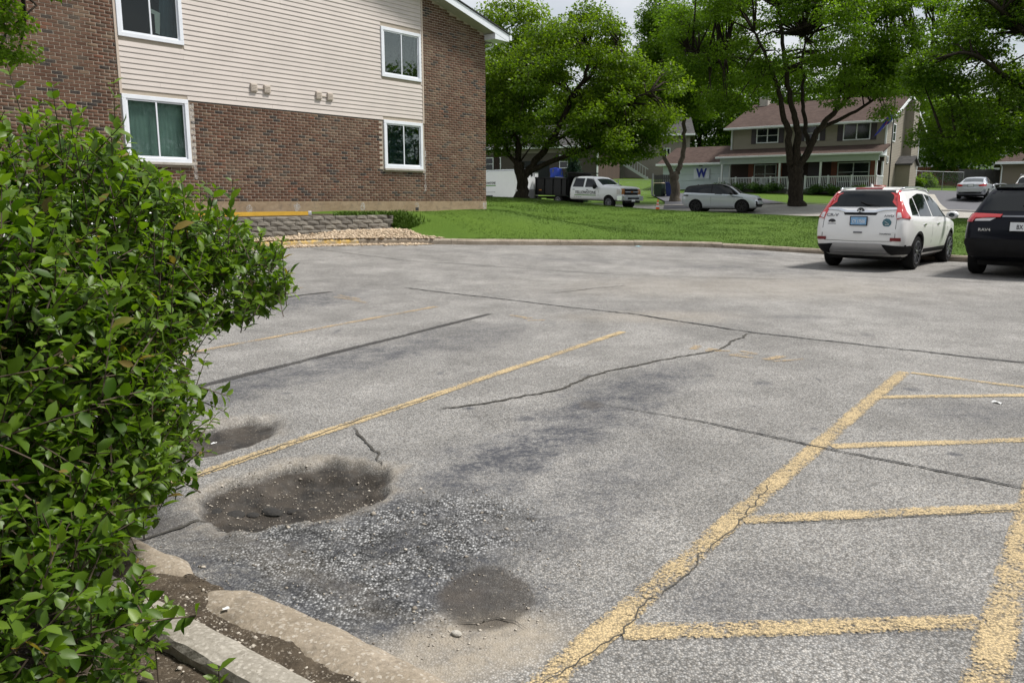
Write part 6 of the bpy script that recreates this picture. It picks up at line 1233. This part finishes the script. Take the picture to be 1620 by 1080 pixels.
# ------------------------------------------------------------------ houses across the street
def shingle(name, a, b):
    t = NT(name); v = t.pos(); n = t.noise(t.scaled(v, (1, 1, 3)), 3.2, 5, .7); c = t.voro(t.scaled(v, (3, 3, 7)), 1.3, out='Color'); s = t.new('SeparateColor'); t.l.new(c, s.inputs[0]); t.col(t.mix(t.math('MULTIPLY', t.math('ADD', n, s.outputs[0]), .5), a, b)).p(Roughness=.95, Specular_IOR_Level=.15); t.bump(n, .6, .03)
shingle('roof_brown', (.048, .032, .027), (.098, .068, .057)); shingle('roof_gray', (.045, .044, .045), (.09, .088, .086))
plain('siding_tan', (.27, .24, .19), .6, .06, 1.2); plain('siding_white', (.48, .50, .52), .6, .05, 1); plain('siding_beige', (.20, .18, .15), .7, .06, 1); plain('trim_white', (.72, .75, .76), .45, .05, 2); plain('porch_ceiling', (.42, .48, .45), .6, .06, 3); plain('shutter', (.045, .035, .045), .6, .1, 3); plain('garage_door', (.50, .56, .60), .5, .05, 1.5); plain('deck_gray', (.12, .115, .11), .85, .2, 4); plain('fence_gray', (.085, .083, .085), .85, .18, 3); plain('fence_red', (.16, .055, .03), .85, .25, 2); plain('galvanised', (.32, .33, .35), .45, .1, 5, metal=.6); plain('bin_green', (.018, .035, .025), .5, .1, 4); plain('bin_blue', (.012, .025, .16), .5, .1, 4); plain('bin_lid_tan', (.42, .36, .26), .5, .1, 4); plain('barrel_red', (.28, .05, .025), .5, .2, 4); plain('tarp_blue', (.015, .05, .42), .5, .1, 6); plain('house_glass_dark', (.012, .015, .018), .06, .2, 2)
def far_brick(name, a, b, m):
    t = NT(name); br = t.new('TexBrick'); t.l.new(t.scaled(t.pos(True), (1, 1, 1)), br.inputs['Vector']); br.inputs['Scale'].default_value = 1.0; br.inputs['Brick Width'].default_value = .21; br.inputs['Row Height'].default_value = .075; br.inputs['Mortar Size'].default_value = .008; br.inputs['Color1'].default_value = (*a, 1); br.inputs['Color2'].default_value = (*b, 1); br.inputs['Mortar'].default_value = (*m, 1)
    t.col(br.outputs[0]).p(Roughness=.95)
far_brick('brick_dark', (.040, .022, .016), (.075, .042, .030), (.07, .06, .05)); far_brick('brick_tan', (.17, .12, .075), (.22, .16, .10), (.2, .17, .13))
t = NT('brick_porch'); t.col((.035, .022, .018)).p(Roughness=.95)
def lap(name, parent, mat, a, c, z0, z1, step=.115, gable=None, proud=.02):
    """lap siding from a to c (xy points), outward to the right of a->c; gable(s) limits the height"""
    a = Vector((*a, 0)); c = Vector((*c, 0)); d = (c - a); L = d.length; d.normalize(); o = Vector((d.y, -d.x, 0)); b = MB(); z = z0
    while z < z1 - .02:
        zt = min(z + step, z1); s0, s1 = 0, L
        if gable:
            s0, s1 = gable(zt)
            if s1 - s0 < .1: break
        p, q = a + d * s0, a + d * s1; b.add([p + Vector((0, 0, z)) + o * proud, q + Vector((0, 0, z)) + o * proud, q + Vector((0, 0, zt)) + o * .003, p + Vector((0, 0, zt)) + o * .003, p + Vector((0, 0, z)) - o * .0, q + Vector((0, 0, z)) - o * .0], [(0, 1, 2, 3), (4, 5, 1, 0)]); z = zt
    return b.build(name, mat, parent)
def hwin(parent, p, d, w, h, frame='trim_white', split=2, shut=None, t=.07, glass='house_glass_dark', bars=True):
    """window on a wall: p lower-left corner (seen from outside), d direction along the wall"""
    d = Vector((*d, 0)).normalized(); o = Vector((d.y, -d.x, 0)); m = Matrix.Translation(Vector(p)) @ Matrix([[d.x, o.x, 0, 0], [d.y, o.y, 0, 0], [0, 0, 1, 0], [0, 0, 0, 1]])
    b = MB(); b.box(0, w, 0, .06, 0, t, m); b.box(0, w, 0, .06, h - t, h, m); b.box(0, t, 0, .058, t, h - t, m); b.box(w - t, w, 0, .058, t, h - t, m)
    for k in range(1, split): b.box(w * k / split - t / 2, w * k / split + t / 2, 0, .056, t, h - t, m)
    if bars: b.box(t, w - t, .0, .045, h / 2 - .02, h / 2 + .02, m)
    f = b.build('window', frame, parent)
    for k in range(split): MB().box(w * k / split + .03, w * (k + 1) / split - .03, .005, .03, .03, h - .03, m).build('pane', glass, f)
    if shut:
        for x in (-.40, w + .02): MB().box(x, x + .38, 0, .045, -.02, h + .02, m).build('shutter', shut, f)
    return f
HZ = 1.85; ha = math.atan2(-.61, .794)
H = empty('tan_house', (17.2, 64, HZ), ha, 'two storey tan sided house with brown roof and white front porch', 'house')
LX, DY = 11.2, 10.8; EV_, RI = 6.92 - HZ, 9.0 - HZ
MB().box(0, LX, 0, DY, -.6, EV_).build('wall', 'siding_tan', H)
MB().prism([(LX - .01, 0, EV_ - .01), (LX - .01, DY, EV_ - .01), (LX - .01, DY / 2, RI - .1)], (-.15, 0, 0)).build('gable', 'siding_tan', H); MB().prism([(.01, 0, EV_ - .01), (.01, DY / 2, RI - .1), (.01, DY, EV_ - .01)], (.15, 0, 0)).build('gable', 'siding_tan', H)
lap('siding', H, 'siding_tan', (0, 0), (LX, 0), 3.2, EV_ - .02); lap('siding', H, 'siding_tan', (LX, 0), (LX, DY), -.1, EV_); lap('siding', H, 'siding_tan', (LX, 0), (LX, DY), EV_, RI - .15, gable=lambda z: ((z - EV_) / (RI - EV_) * DY / 2, DY - (z - EV_) / (RI - EV_) * DY / 2))
MB().box(.02, LX - .02, -.03, .0, .05, 3.19).build('brick_face', 'brick_porch', H)
rf = MB(); ov = .45
for y0, y1 in ((-ov, DY / 2), (DY + ov, DY / 2)):
    zl = EV_ - .02 - ov * (RI - EV_) / (DY / 2); rf.add([(-.5, y0, zl), (LX + .4, y0, zl), (LX + .4, y1, RI), (-.5, y1, RI), (-.5, y0, zl + .14), (LX + .4, y0, zl + .14), (LX + .4, y1, RI + .14), (-.5, y1, RI + .14)], [(0, 1, 2, 3), (7, 6, 5, 4), (0, 4, 5, 1), (1, 5, 6, 2), (2, 6, 7, 3), (3, 7, 4, 0)])
rf = rf.build('roof', 'roof_brown', H); zl = EV_ - .02 - ov * (RI - EV_) / (DY / 2)
MB().box(-.52, LX + .42, -ov - .12, -ov - .003, zl - .02, zl + .13).build('gutter', 'trim_white', rf, .01); MB().box(-.4, LX + .3, -ov, 0, zl - .03, zl - .015).build('soffit', 'porch_ceiling', rf)
for y0, y1 in ((-ov - .02, DY / 2), (DY + ov, DY / 2)): MB().add([(LX + .40, y0, zl - .10), (LX + .40, y1, RI - .10), (LX + .40, y1, RI + .13), (LX + .40, y0, zl + .13), (LX + .44, y0, zl - .10), (LX + .44, y1, RI - .10), (LX + .44, y1, RI + .13), (LX + .44, y0, zl + .13)], [(0, 1, 2, 3), (7, 6, 5, 4), (0, 4, 5, 1), (2, 6, 7, 3), (0, 3, 7, 4), (1, 5, 6, 2)]).build('rake_board', 'trim_white', rf)
ch = MB().box(.15, .85, DY / 2 - .5, DY / 2 + .2, RI - .5, RI + .62).build('chimney', 'concrete_light', rf, .02); MB().box(.22, .78, DY / 2 - .43, DY / 2 + .13, RI + .62, RI + .72).build('chimney_cap', 'galvanised', ch)
for x in (0, LX): MB().box(x - .06, x + .05, -.05, .04, 3.15, EV_ - .2).build('corner_board', 'trim_white', H)
MB().box(LX - .02, LX + .04, DY - .12, DY + .03, -.2, EV_).build('corner_board', 'trim_white', H); MB().tube([(-.02, -.12, EV_ - .25), (-.02, -.1, EV_ - .5), (-.02, -.08, 3.2)], .04, 6).build('downspout', 'trim_white', H)
F0 = (1, 0); hwin(H, (1.95, -.005, 5.63 - HZ), F0, 1.70, 1.12, shut='shutter'); hwin(H, (5.62, -.005, 5.66 - HZ), F0, 1.05, 1.08, split=1, shut='shutter'); hwin(H, (8.32, -.005, 5.58 - HZ), F0, 1.85, 1.18, shut='shutter', bars=False)
hwin(H, (1.90, -.035, 2.60 - HZ), F0, 1.75, 1.45, 'porch_ceiling'); hwin(H, (8.1, -.035, 2.65 - HZ), F0, 2.2, 1.4, 'porch_ceiling'); MB().box(6.0, 6.95, -.07, -.03, .12, 2.2).build('door', 'shutter', H); MB().box(4.6, 5.4, -.06, -.03, .5, 2.1).build('door_sidelight', 'house_glass_dark', H)
for x in (1.45, 3.68, 7.66, 10.34): MB().box(x, x + .40, -.07, -.03, .62, 2.28).build('shutter', 'fence_red', H)
S_ = (0, 1); hwin(H, (LX + .005, 1.7, 5.5 - HZ), S_, .85, 1.25, split=1); hwin(H, (LX + .005, .55, 3.95 - HZ), S_, .42, .5, split=1, bars=False)
cx = MB().box(LX - .01, LX + .6, 5.3, 7.0, -.3, RI - .35).build('chimney_chase', 'siding_tan', H); lap('chase_siding', cx, 'siding_tan', (LX + .6, 5.3), (LX + .6, 7.0), -.1, RI - .4); lap('chase_siding', cx, 'siding_tan', (LX, 5.3), (LX + .6, 5.3), -.1, RI - .4)
sh = MB().box(LX, LX + 1.0, 3.4, 5.6, -.3, 2.05).build('lean_to', 'siding_tan', H); lap('lean_to_siding', sh, 'siding_tan', (LX + 1.0, 3.4), (LX + 1.0, 5.6), -.1, 2.05); lap('lean_to_siding', sh, 'siding_tan', (LX, 3.4), (LX + 1.0, 3.4), -.1, 2.05)
MB().prism([(LX, 3.2, 2.02), (LX, 4.5, 2.62), (LX, 5.8, 2.02), (LX, 5.8, 2.14), (LX, 4.5, 2.74), (LX, 3.2, 2.14)], (1.18, 0, 0)).build('lean_to_roof', 'roof_gray', sh); MB().prism([(LX + .99, 3.4, 2.05), (LX + .99, 5.6, 2.05), (LX + .99, 4.5, 2.56)], (.03, 0, 0)).build('lean_to_gable', 'siding_tan', sh)
# porch
po = empty('porch', (0, -1.95, 0)); po.parent = H; PD = 1.95
MB().box(-.25, LX + .25, 0, PD - .04, .0, .28).build('porch_deck', 'deck_gray', po); MB().box(-.2, LX + .2, .05, PD - .04, -.7, -.0).build('porch_skirt', 'brick_porch', po)
MB().add([(-.35, -.2, 4.50 - HZ), (LX + .35, -.2, 4.50 - HZ), (LX + .35, PD - .03, 5.10 - HZ), (-.35, PD - .03, 5.10 - HZ), (-.35, -.2, 4.62 - HZ), (LX + .35, -.2, 4.62 - HZ), (LX + .35, PD - .03, 5.24 - HZ), (-.35, PD - .03, 5.24 - HZ)], [(0, 1, 2, 3), (7, 6, 5, 4), (0, 4, 5, 1), (1, 5, 6, 2), (2, 6, 7, 3), (3, 7, 4, 0)]).build('porch_roof', 'roof_brown', po)
MB().box(-.38, LX + .38, -.30, -.203, 4.48 - HZ, 4.61 - HZ).build('porch_gutter', 'trim_white', po, .01); MB().box(-.1, LX + .1, .02, .20, 4.05 - HZ, 4.50 - HZ).build('porch_beam', 'porch_ceiling', po); MB().box(-.1, LX + .1, .2, PD - .05, 4.36 - HZ, 4.42 - HZ).build('porch_soffit', 'porch_ceiling', po)
MB().prism([(LX + .12, .0, 4.42 - HZ), (LX + .12, PD - .05, 4.42 - HZ), (LX + .12, PD - .05, 5.05 - HZ)], (.04, 0, 0)).build('porch_end', 'trim_white', po)
for x in (.05, 4.5, 7.44, LX - .05): MB().box(x - .065, x + .065, .05, .18, .28, 4.05 - HZ).build('post', 'trim_white', po, .008)
MB().box(LX - .1, LX + .02, PD - .2, PD - .06, .28, 4.05 - HZ).build('post', 'trim_white', po)
bal = MB().box(-.017, .017, -.017, .017, 0, .72).mesh('baluster'); bal.materials.append(M('trim_white'))
for a, c in ((-.15, 5.2), (6.4, LX)):
    MB().box(a, c, .07, .15, 1.13, 1.20).build('handrail', 'trim_white', po); MB().box(a, c, .085, .135, .36, .41).build('bottom_rail', 'trim_white', po); n = int((c - a) / 1.25)
    for k in range(n + 1): x = a + (c - a) * k / n; MB().box(x - .05, x + .05, .05, .17, .28, 1.26).build('rail_post', 'trim_white', po)
    for k in range(int((c - a) / .125)): o = link('baluster', bal, po); o.location = (a + .08 + k * .125, .11, .41)
MB().box(LX + .01, LX + .07, .1, PD - .1, 1.13, 1.20).build('handrail', 'trim_white', po)
for k in range(13): o = link('baluster', bal, po); o.location = (LX + .04, .2 + k * .13, .41)
for k in range(3): MB().box(5.25, 6.35, -.35 - .3 * k, -.0 - .3 * k - .02, -.7, .14 - .14 * k).build('step', 'concrete_light', po)
# porch furniture
pc = empty('porch_chair', (17.2 + .794 * 2.9 - .61 * .9, 64 - .61 * 2.9 - .794 * .9, HZ + .28), ha, 'white wooden armchair on the front porch behind the railing', 'chair')
for x in (-.28, .24):
    for y in (-.25, .22): MB().box(x, x + .05, y, y + .05, 0, .6 if y < 0 else .9).build('leg', 'trim_white', pc)
MB().box(-.26, .26, -.25, .25, .36, .40).build('seat', 'trim_white', pc); [MB().box(-.25 + k * .1, -.18 + k * .1, .22, .25, .4, .95).build('back_slat', 'trim_white', pc) for k in range(5)]; [MB().box(x, x + .08, -.28, .25, .6, .63).build('armrest', 'trim_white', pc) for x in (-.31, .22)]
# garage wing
g = empty('garage_wing', (-6.0, 0, 0)); g.parent = H
MB().box(0, 5.98, .25, 7, -.6, 4.27 - HZ).build('garage_wall', 'garage_door', g)
MB().prism([(-.35, -.25, 4.18 - HZ), (-.35, 3.3, 5.62 - HZ), (-.35, 7.2, 4.18 - HZ), (-.35, 7.2, 4.32 - HZ), (-.35, 3.3, 5.78 - HZ), (-.35, -.25, 4.32 - HZ)], (6.33, 0, 0)).build('garage_roof', 'roof_brown', g); MB().box(-.4, 5.96, -.36, -.253, 4.14 - HZ, 4.30 - HZ).build('garage_gutter', 'trim_white', g, .01); MB().box(-.3, 5.96, -.25, .25, 4.12 - HZ, 4.16 - HZ).build('garage_soffit', 'trim_white', g)
for k in range(4): MB().box(.95, 5.75, .19, .25, .0 + k * .53, .515 + k * .53).build('door_panel', 'garage_door', g, .012)
MB().box(.83, .94, .18, .25, 0, 2.2).build('door_trim', 'trim_white', g); MB().box(5.76, 5.87, .18, .25, 0, 2.2).build('door_trim', 'trim_white', g)
MB().box(3.25, 3.5, .1, .25, 4.05 - HZ, 4.11 - HZ).build('light', 'black_plastic', g)
def hpt(x, y, z): return (17.2 + .794 * x + .61 * y, 64 - .61 * x + .794 * y, z)
wf = empty('garage_banner', hpt(-2.5, .12, 3.06), ha, 'white banner with a bold blue letter W hung on the garage', 'banner')
VV = [(x, .02 * math.sin(x * 7 + z * 3), z) for z in np.linspace(0, .82, 7) for x in np.linspace(-.68, .68, 13)]; MB().add(VV, [(r * 13 + k, r * 13 + k + 1, r * 13 + k + 14, r * 13 + k + 13) for r in range(6) for k in range(12)]).build('cloth', 'flag_white', wf, smooth=True)
lettering('W', .92, (0, -.035, .42), RIGHT, 'flag_blue', wf, .01, .045, .86)
# flagpole with a furled flag, barrel planter
fp = empty('flagpole', (25.5, 55, gz(25.5, 55)), 0, 'tall black flagpole standing in front of the house gable', 'flagpole'); MB().tube([(0, 0, 0), (0, 0, 6.4)], [.045, .03], 10).build('pole', 'paint_black', fp); MB().lathe([(.02, 6.4), (.06, 6.45), (.05, 6.52), (.01, 6.55)], 12).build('finial', 'alloy', fp)
fl = empty('hanging_flag', (25.44, 55, 5.95), 0, 'limp blue flag with red and white stripes hanging from the black pole', 'flag')
def cloth(name, mat, u0, u1, v0, v1):
    """hanging folds: u along the hoist (top to bottom), v away from the pole"""
    VV = []; nu, nv = 9, 13
    for i in range(nu):
        for j in range(nv):
            u = u0 + (u1 - u0) * i / (nu - 1); v = v0 + (v1 - v0) * j / (nv - 1); VV.append((-v * (.25 + .75 * u) * 1.0 + .0, .10 * math.sin(v * 9 + u * 3) * min(1, v * 3), 1.55 - u * .85 - v * .95 * (.45 + .55 * u)))
    return MB().add(VV, [(i * nv + j, (i + 1) * nv + j, (i + 1) * nv + j + 1, i * nv + j + 1) for i in range(nu - 1) for j in range(nv - 1)]).build(name, mat, fl, smooth=True)
cloth('blue_field', 'flag_blue', .30, 1, 0, 1.15); cloth('red_stripe', 'flag_red', 0, .12, 0, .55); cloth('white_stripe', 'flag_white', .12, .22, 0, .6); cloth('red_stripe', 'flag_red', .22, .30, 0, .7)
b = MB(); b.bar((-.30, -.13, .72), (-.55, -.13, .35), .09, .01); b.build('emblem', 'flag_red', fl); b = MB(); b.bar((-.42, -.135, .42), (-.66, -.135, .10), .05, .01); b.build('emblem', 'flag_white', fl)
br_ = empty('barrel_planter', (25.0, 55.3, gz(25.0, 55.3)), 0, 'round red barrel planter at the foot of the flagpole', 'planter'); MB().lathe([(.40, 0), (.50, .25), (.52, .5), (.46, .78), (.40, .8), (.38, .74)], 20).build('barrel', 'barrel_red', br_, smooth=True); [MB().lathe([(.525, z), (.53, z + .05)], 20).build('hoop', 'black_plastic', br_) for z in (.22, .55)]
for k, (x, lb) in enumerate(((.4, 'low green bush below the porch railing beside the garage'), (1.7, 'rounded bush below the porch railing under the left window'), (3.0, 'low leafy bush below the middle of the left railing'), (4.4, 'bushy plant below the porch post by the steps'), (7.2, 'low green bush right of the porch steps'), (8.7, 'rounded bush below the right porch railing'), (10.2, 'leafy bush below the corner end of the porch railing'))):
    p = hpt(x, -2.55, 0); bush((p[0], p[1], gz(p[0], p[1]) - .05), .75, .5, .75, lb, 80 + k, group='bushes along the porch')
for k, (x, y, rx, h, lb) in enumerate(((31.2, 62.5, .8, 1.0, 'wild bush beside the chain link fence'), (15.2, 74.5, 1.2, 1.8, 'dark bush at the foot of the deck stairs'), (33.6, 66, 1.0, 1.4, 'unruly shrub behind the chain link fence'), (47, 82, 1.4, 2.2, 'shrub before the white neighbour house'))):
    bush((x, y, gz(x, y)), rx, rx * .8, h, lb, 95 + k, 'leaf_far', 2200, .15)
# bins by the garage
for (x, y, m, lid, lb) in ((11.05, 60.7, 'bin_green', 'bin_lid_tan', 'dark green wheeled bin with tan lid beside the garage'), (11.85, 60.4, 'bin_blue', 'bin_blue', 'blue wheeled recycling bin beside the garage')):
    o = empty('wheeled_bin', (x, y, gz(x, y) + .05), ha, lb, 'bin'); MB().add([(-.25, -.25, 0), (.25, -.25, 0), (.25, .25, 0), (-.25, .25, 0), (-.32, -.34, .95), (.32, -.34, .95), (.32, .32, .95), (-.32, .32, .95)], [(3, 2, 1, 0), (4, 5, 6, 7), (0, 1, 5, 4), (1, 2, 6, 5), (2, 3, 7, 6), (3, 0, 4, 7)]).build('bin_body', m, o, .02)
    MB().box(-.34, .34, -.38, .36, .95, 1.02).build('lid', lid, o, .02); [MB().lathe([(.11, -.03), (.11, .03)], 14, 'x', (s * .27, .27, .11)).build('wheel', 'tyre', o) for s in (-1, 1)]
def board_fence(name, a, c, h, mat, label, bw=.145, cap=False):
    a = Vector((*a, 0)); c = Vector((*c, 0)); L = (c - a).length; d = (c - a).normalized(); o = empty(name, (a.x, a.y, gz(a.x, a.y)), math.atan2(d.y, d.x), label, 'fence'); n = int(L / bw)
    for k in range(n):
        p = a + d * (k * bw); z = gz(p.x, p.y) - o.location.z; hh = h + random.uniform(-.02, .02); MB().box(k * bw, k * bw + bw - .012, -.012, .012, z, z + hh).build('board', mat, o)
    for zz in (.35, h - .3): MB().box(0, L, .012, .05, zz, zz + .09).build('rail', mat, o)
    for k in range(int(L / 2.4) + 1): MB().box(k * 2.4, k * 2.4 + .09, .05, .14, -.2, h + .02).build('post', mat, o)
board_fence('board_fence', (36.5, 66.4), (40.4, 66.0), 1.75, 'fence_gray', 'dark grey vertical board fence behind the silver sedan')
board_fence('board_fence', (10.9, 62.3), (12.6, 62.0), 1.55, 'fence_gray', 'short dark board gate fence beside the garage')
board_fence('board_fence', (42.0, 84.5), (47.2, 82.5), 1.9, 'fence_red', 'red brown board fence before the white neighbour house', .2)
def chain_fence(a, c, h, label, mesh=.10):
    a = Vector((*a, 0)); c = Vector((*c, 0)); L = (c - a).length; d = (c - a).normalized(); o = empty('chain_link_fence', (a.x, a.y, gz(a.x, a.y)), math.atan2(d.y, d.x), label, 'fence'); zf = lambda s: gz(*(a + d * s).xy) - o.location.z; n = max(1, int(round(L / 2.6)))
    for k in range(n + 1): s = L * k / n; MB().tube([(s, 0, zf(s) - .1), (s, 0, zf(s) + h + .05)], .03, 8).build('post', 'galvanised', o)
    MB().tube([(s, 0, zf(s) + h) for s in np.linspace(0, L, n + 1)], .02, 6).build('top_rail', 'galvanised', o); b = MB(); s = -h
    while s < L:
        for sg in (1, -1):
            x0, x1 = s, s + h; z0, z1 = (0, h) if sg > 0 else (h, 0)
            if x0 < 0: z0 += (0 - x0) * sg; x0 = 0
            if x1 > L: z1 -= (x1 - L) * sg; x1 = L
            if x1 - x0 > .05: b.tube([(x0, 0, zf(x0) + z0), (x1, 0, zf(x1) + z1)], .002, 3, False)
        s += mesh
    tag(b.build('wire_mesh', 'galvanised', o), kind='stuff')
chain_fence((30.0, 62.9), (36.6, 65.9), 1.5, 'grey chain link fence between the house gable and the driveway'); chain_fence((3.6, 67.5), (11.0, 64.0), 1.1, 'low chain link fence across the raised lawn behind the truck', .14)
MB_ = MB().tube([(0, 0, -.1), (0, 0, 1.7)], .06, 8).build('metal_post', 'galvanised'); MB_.location = (10.75, 62.0, gz(10.75, 62)); tag(MB_, 'grey metal post at the end of the low fence', 'post')

def simple_house(name, loc, rz, L, D, h, rise, wall, roof, label, hip=0., ov=.45):
    o = empty(name, loc, rz, label, 'house'); MB().box(0, L, 0, D, -1, h).build('wall', wall, o); zl = h - .02 - ov * rise / (D / 2)
    A = [(-ov, -ov, zl), (L + ov, -ov, zl), (L + ov, D + ov, zl), (-ov, D + ov, zl), (hip, D / 2, h + rise), (L - hip, D / 2, h + rise)]; T = [(p[0], p[1], p[2] + .16) for p in A]
    r = MB().add(A + T, [(3, 2, 1, 0), (6, 7, 11, 10), (8, 9, 10, 11), (9, 6, 10), (7, 8, 11), (0, 1, 7, 6), (1, 2, 8, 7), (2, 3, 9, 8), (3, 0, 6, 9)]).build('roof', roof, o)
    if hip < .01:
        for x in (.0, L - .1): MB().prism([(x, .02, h - .03), (x, D / 2, h + rise - .12), (x, D - .02, h - .03)], (.1, 0, 0)).build('gable', wall, o)
    MB().box(-ov - .02, L + ov + .02, -ov - .11, -ov - .003, zl - .03, zl + .15).build('gutter', 'trim_white', r, .01); return o
# tan brick garage, right
o = simple_house('brick_garage', (37.4, 62.2, 1.95), R(-30), 14, 7.5, 2.35, 1.75, 'brick_tan', 'roof_brown', 'tan brick garage with brown hipped roof behind the parked cars', 2.2)
for k in range(4): MB().box(2.0, 6.9, -.07, -.01, .03 + k * .50, .515 + k * .50).build('garage_door_panel', 'garage_door', o, .012)
MB().tube([(-.1, -.2, 2.1), (.02, -.06, 1.9), (.02, -.06, 0)], .045, 8).build('downspout', 'trim_white', o)
# dark brick house behind the truck
o = simple_house('dark_brick_house', (-3.6, 77.5, 2.9), R(-23), 12.2, 8, 3.35, 2.0, 'brick_dark', 'roof_gray', 'dark brick house with white gutter behind the dump truck', 0)
MB().box(4.6, 7.6, -.05, -.005, .1, 2.0).build('garage_opening', 'room_dark', o); hwin(o, (8.6, -.01, 1.3), F0, 1.6, 1.2); hwin(o, (1.2, -.01, 1.2), F0, 1.6, 1.2); MB().box(12.15, 12.27, -.14, -.02, 0, 3.2).build('downspout', 'trim_white', o); lap('upper_siding', o, 'siding_beige', (0, 0), (12.2, 0), 2.7, 3.3)
tarp = empty('blue_tarp', (4.0, 73.3, gz(4.0, 73.3) + .0), .2, 'bright blue tarp draped over a stack beside the dark brick house', 'tarp'); VV = []; nx, nz = 9, 6
MB().box(-.42, .42, -.3, .3, 0, 1.15).build('stack', 'deck_gray', tarp)
for j in range(nz):
    for i in range(nx): a = i / (nx - 1) * 2 * math.pi * .999; rr_ = .62 - .08 * j / nz + .05 * math.sin(a * 5 + j); VV.append((math.cos(a) * rr_, math.sin(a) * rr_ * .75, .35 + j * .17))
MB().add(VV + [(0, 0, 1.3)], [(j * nx + i, j * nx + (i + 1) % nx, (j + 1) * nx + (i + 1) % nx, (j + 1) * nx + i) for j in range(nz - 1) for i in range(nx)] + [((nz - 1) * nx + i, (nz - 1) * nx + (i + 1) % nx, nz * nx) for i in range(nx)]).build('tarp_sheet', 'tarp_blue', tarp)
# beige house with deck and stairs
o = simple_house('beige_house', (6.5, 84, 3.6), R(-12), 11.5, 9, 4.3, 1.9, 'siding_beige', 'roof_gray', 'beige house with raised grey deck and white stairs', 0)
lap('siding', o, 'siding_beige', (0, 0), (11.5, 0), 0, 4.25, .14); hwin(o, (8.9, -.03, 1.7), F0, .7, 1.2, split=2, bars=False); hwin(o, (1.2, -.03, 1.6), F0, 1.5, 1.2); hwin(o, (5.6, -.03, 2.4), F0, 1.1, 1.0, split=1)
dk = empty('raised_deck', (.6, -3.4, 0)); dk.parent = o; MB().box(0, 4.6, 0, 3.35, 1.28, 1.42).build('deck_floor', 'deck_gray', dk)
for k in range(30): MB().box(k * .153, k * .153 + .14, -.02, .02, -.5, 1.26).build('skirt_board', 'deck_gray', dk)
for k in range(22): MB().box(.02 + k * .21, .06 + k * .21, .0, .04, 1.42, 2.25).build('baluster', 'deck_gray', dk)
MB().box(0, 4.6, -.02, .06, 2.25, 2.32).build('handrail', 'deck_gray', dk)
for k in range(9): MB().box(4.6 + k * .26, 4.6 + k * .26 + .27, .3, 1.3, 1.2 - k * .155, 1.24 - k * .155).build('step', 'siding_white', dk)
for y in (.28, 1.3): MB().bar((4.55, y, 1.25), (7.0, y, -.25), .05, .25).build('stringer', 'siding_white', dk); MB().bar((4.6, y, 2.25), (6.95, y, .75), .05, .06).build('stair_rail', 'siding_white', dk)
for k in range(9): MB().box(4.62 + k * .26, 4.66 + k * .26, .27, .31, 1.25 - k * .16, 2.22 - k * .165).build('stair_baluster', 'siding_white', dk)
# pale house behind the trailer, white neighbour house
o = simple_house('pale_house', (-13, 84, 3.0), R(-8), 12.2, 8, 4.0, 2.2, 'siding_white', 'roof_gray', 'pale grey house half hidden behind the enclosed trailer', 0); lap('siding', o, 'siding_white', (0, 0), (12.2, 0), 0, 3.9, .16); hwin(o, (3, -.03, 1.2), F0, 1.6, 1.3); hwin(o, (9.6, -.03, 1.2), F0, 1.4, 1.3)
o = simple_house('white_house', (44.5, 93, 3.6), R(-22), 10.5, 8, 3.6, 2.0, 'siding_white', 'roof_gray', 'white sided house with grey roof beyond the red fence', 0); lap('siding', o, 'siding_white', (0, 0), (10.5, 0), .9, 3.5, .16); MB().box(0, 10.5, -.02, 0, -.5, .85).build('brick_base', 'brick_dark', o); hwin(o, (4.2, -.03, 1.5), F0, 1.4, 1.1); hwin(o, (7.6, -.03, 1.5), F0, 1.4, 1.1)

# ------------------------------------------------------------------ what stands behind the viewer (seen only in reflections)
o = simple_house('rear_apartment_block', (34, -13, .2), R(180), 62, 14, 6.4, 2.6, 'brick_tan', 'roof_gray', 'long two storey brick apartment block across the lot', 0)
for k in range(12):
    for z in (1.0, 3.9): hwin(o, (2.5 + k * 5, -.02, z), F0, 1.8, 1.3)
for k, (x, y, lb) in enumerate(((-13, -7, 'leafy tree before the long apartment block, beside the shrub bed'), (9, -9, 'leafy tree before the middle of the long apartment block'), (22, -4, 'leafy tree at the open end of the parking lot'), (38, 6, 'leafy tree on the far right edge of the parking lot'), (42, 27, 'tall leafy tree on the lawn right of the parked dark SUV'), (52, 33, 'tall leafy tree on the lawn well beyond the dark SUV'))):
    tree('lawn_tree', (x, y, .05), [([(0, 0), (.1, 2.4), (0, 4.5)], .3, .2), ([(0, 2.4), (-1.6, 4.6), (-2.4, 6)], .14, .05), ([(0, 2.6), (1.7, 4.8), (2.5, 6.2)], .14, .05)], [((0, 0, 6.4), (4.4, 4.4, 3.2)), ((0, 0, 9.6), (3.4, 3.4, 2.6))], 70, 1.3, 10000, .30, 'leaf_far', 'bark', lb, 140 + k, yspread=2, twigs=False)
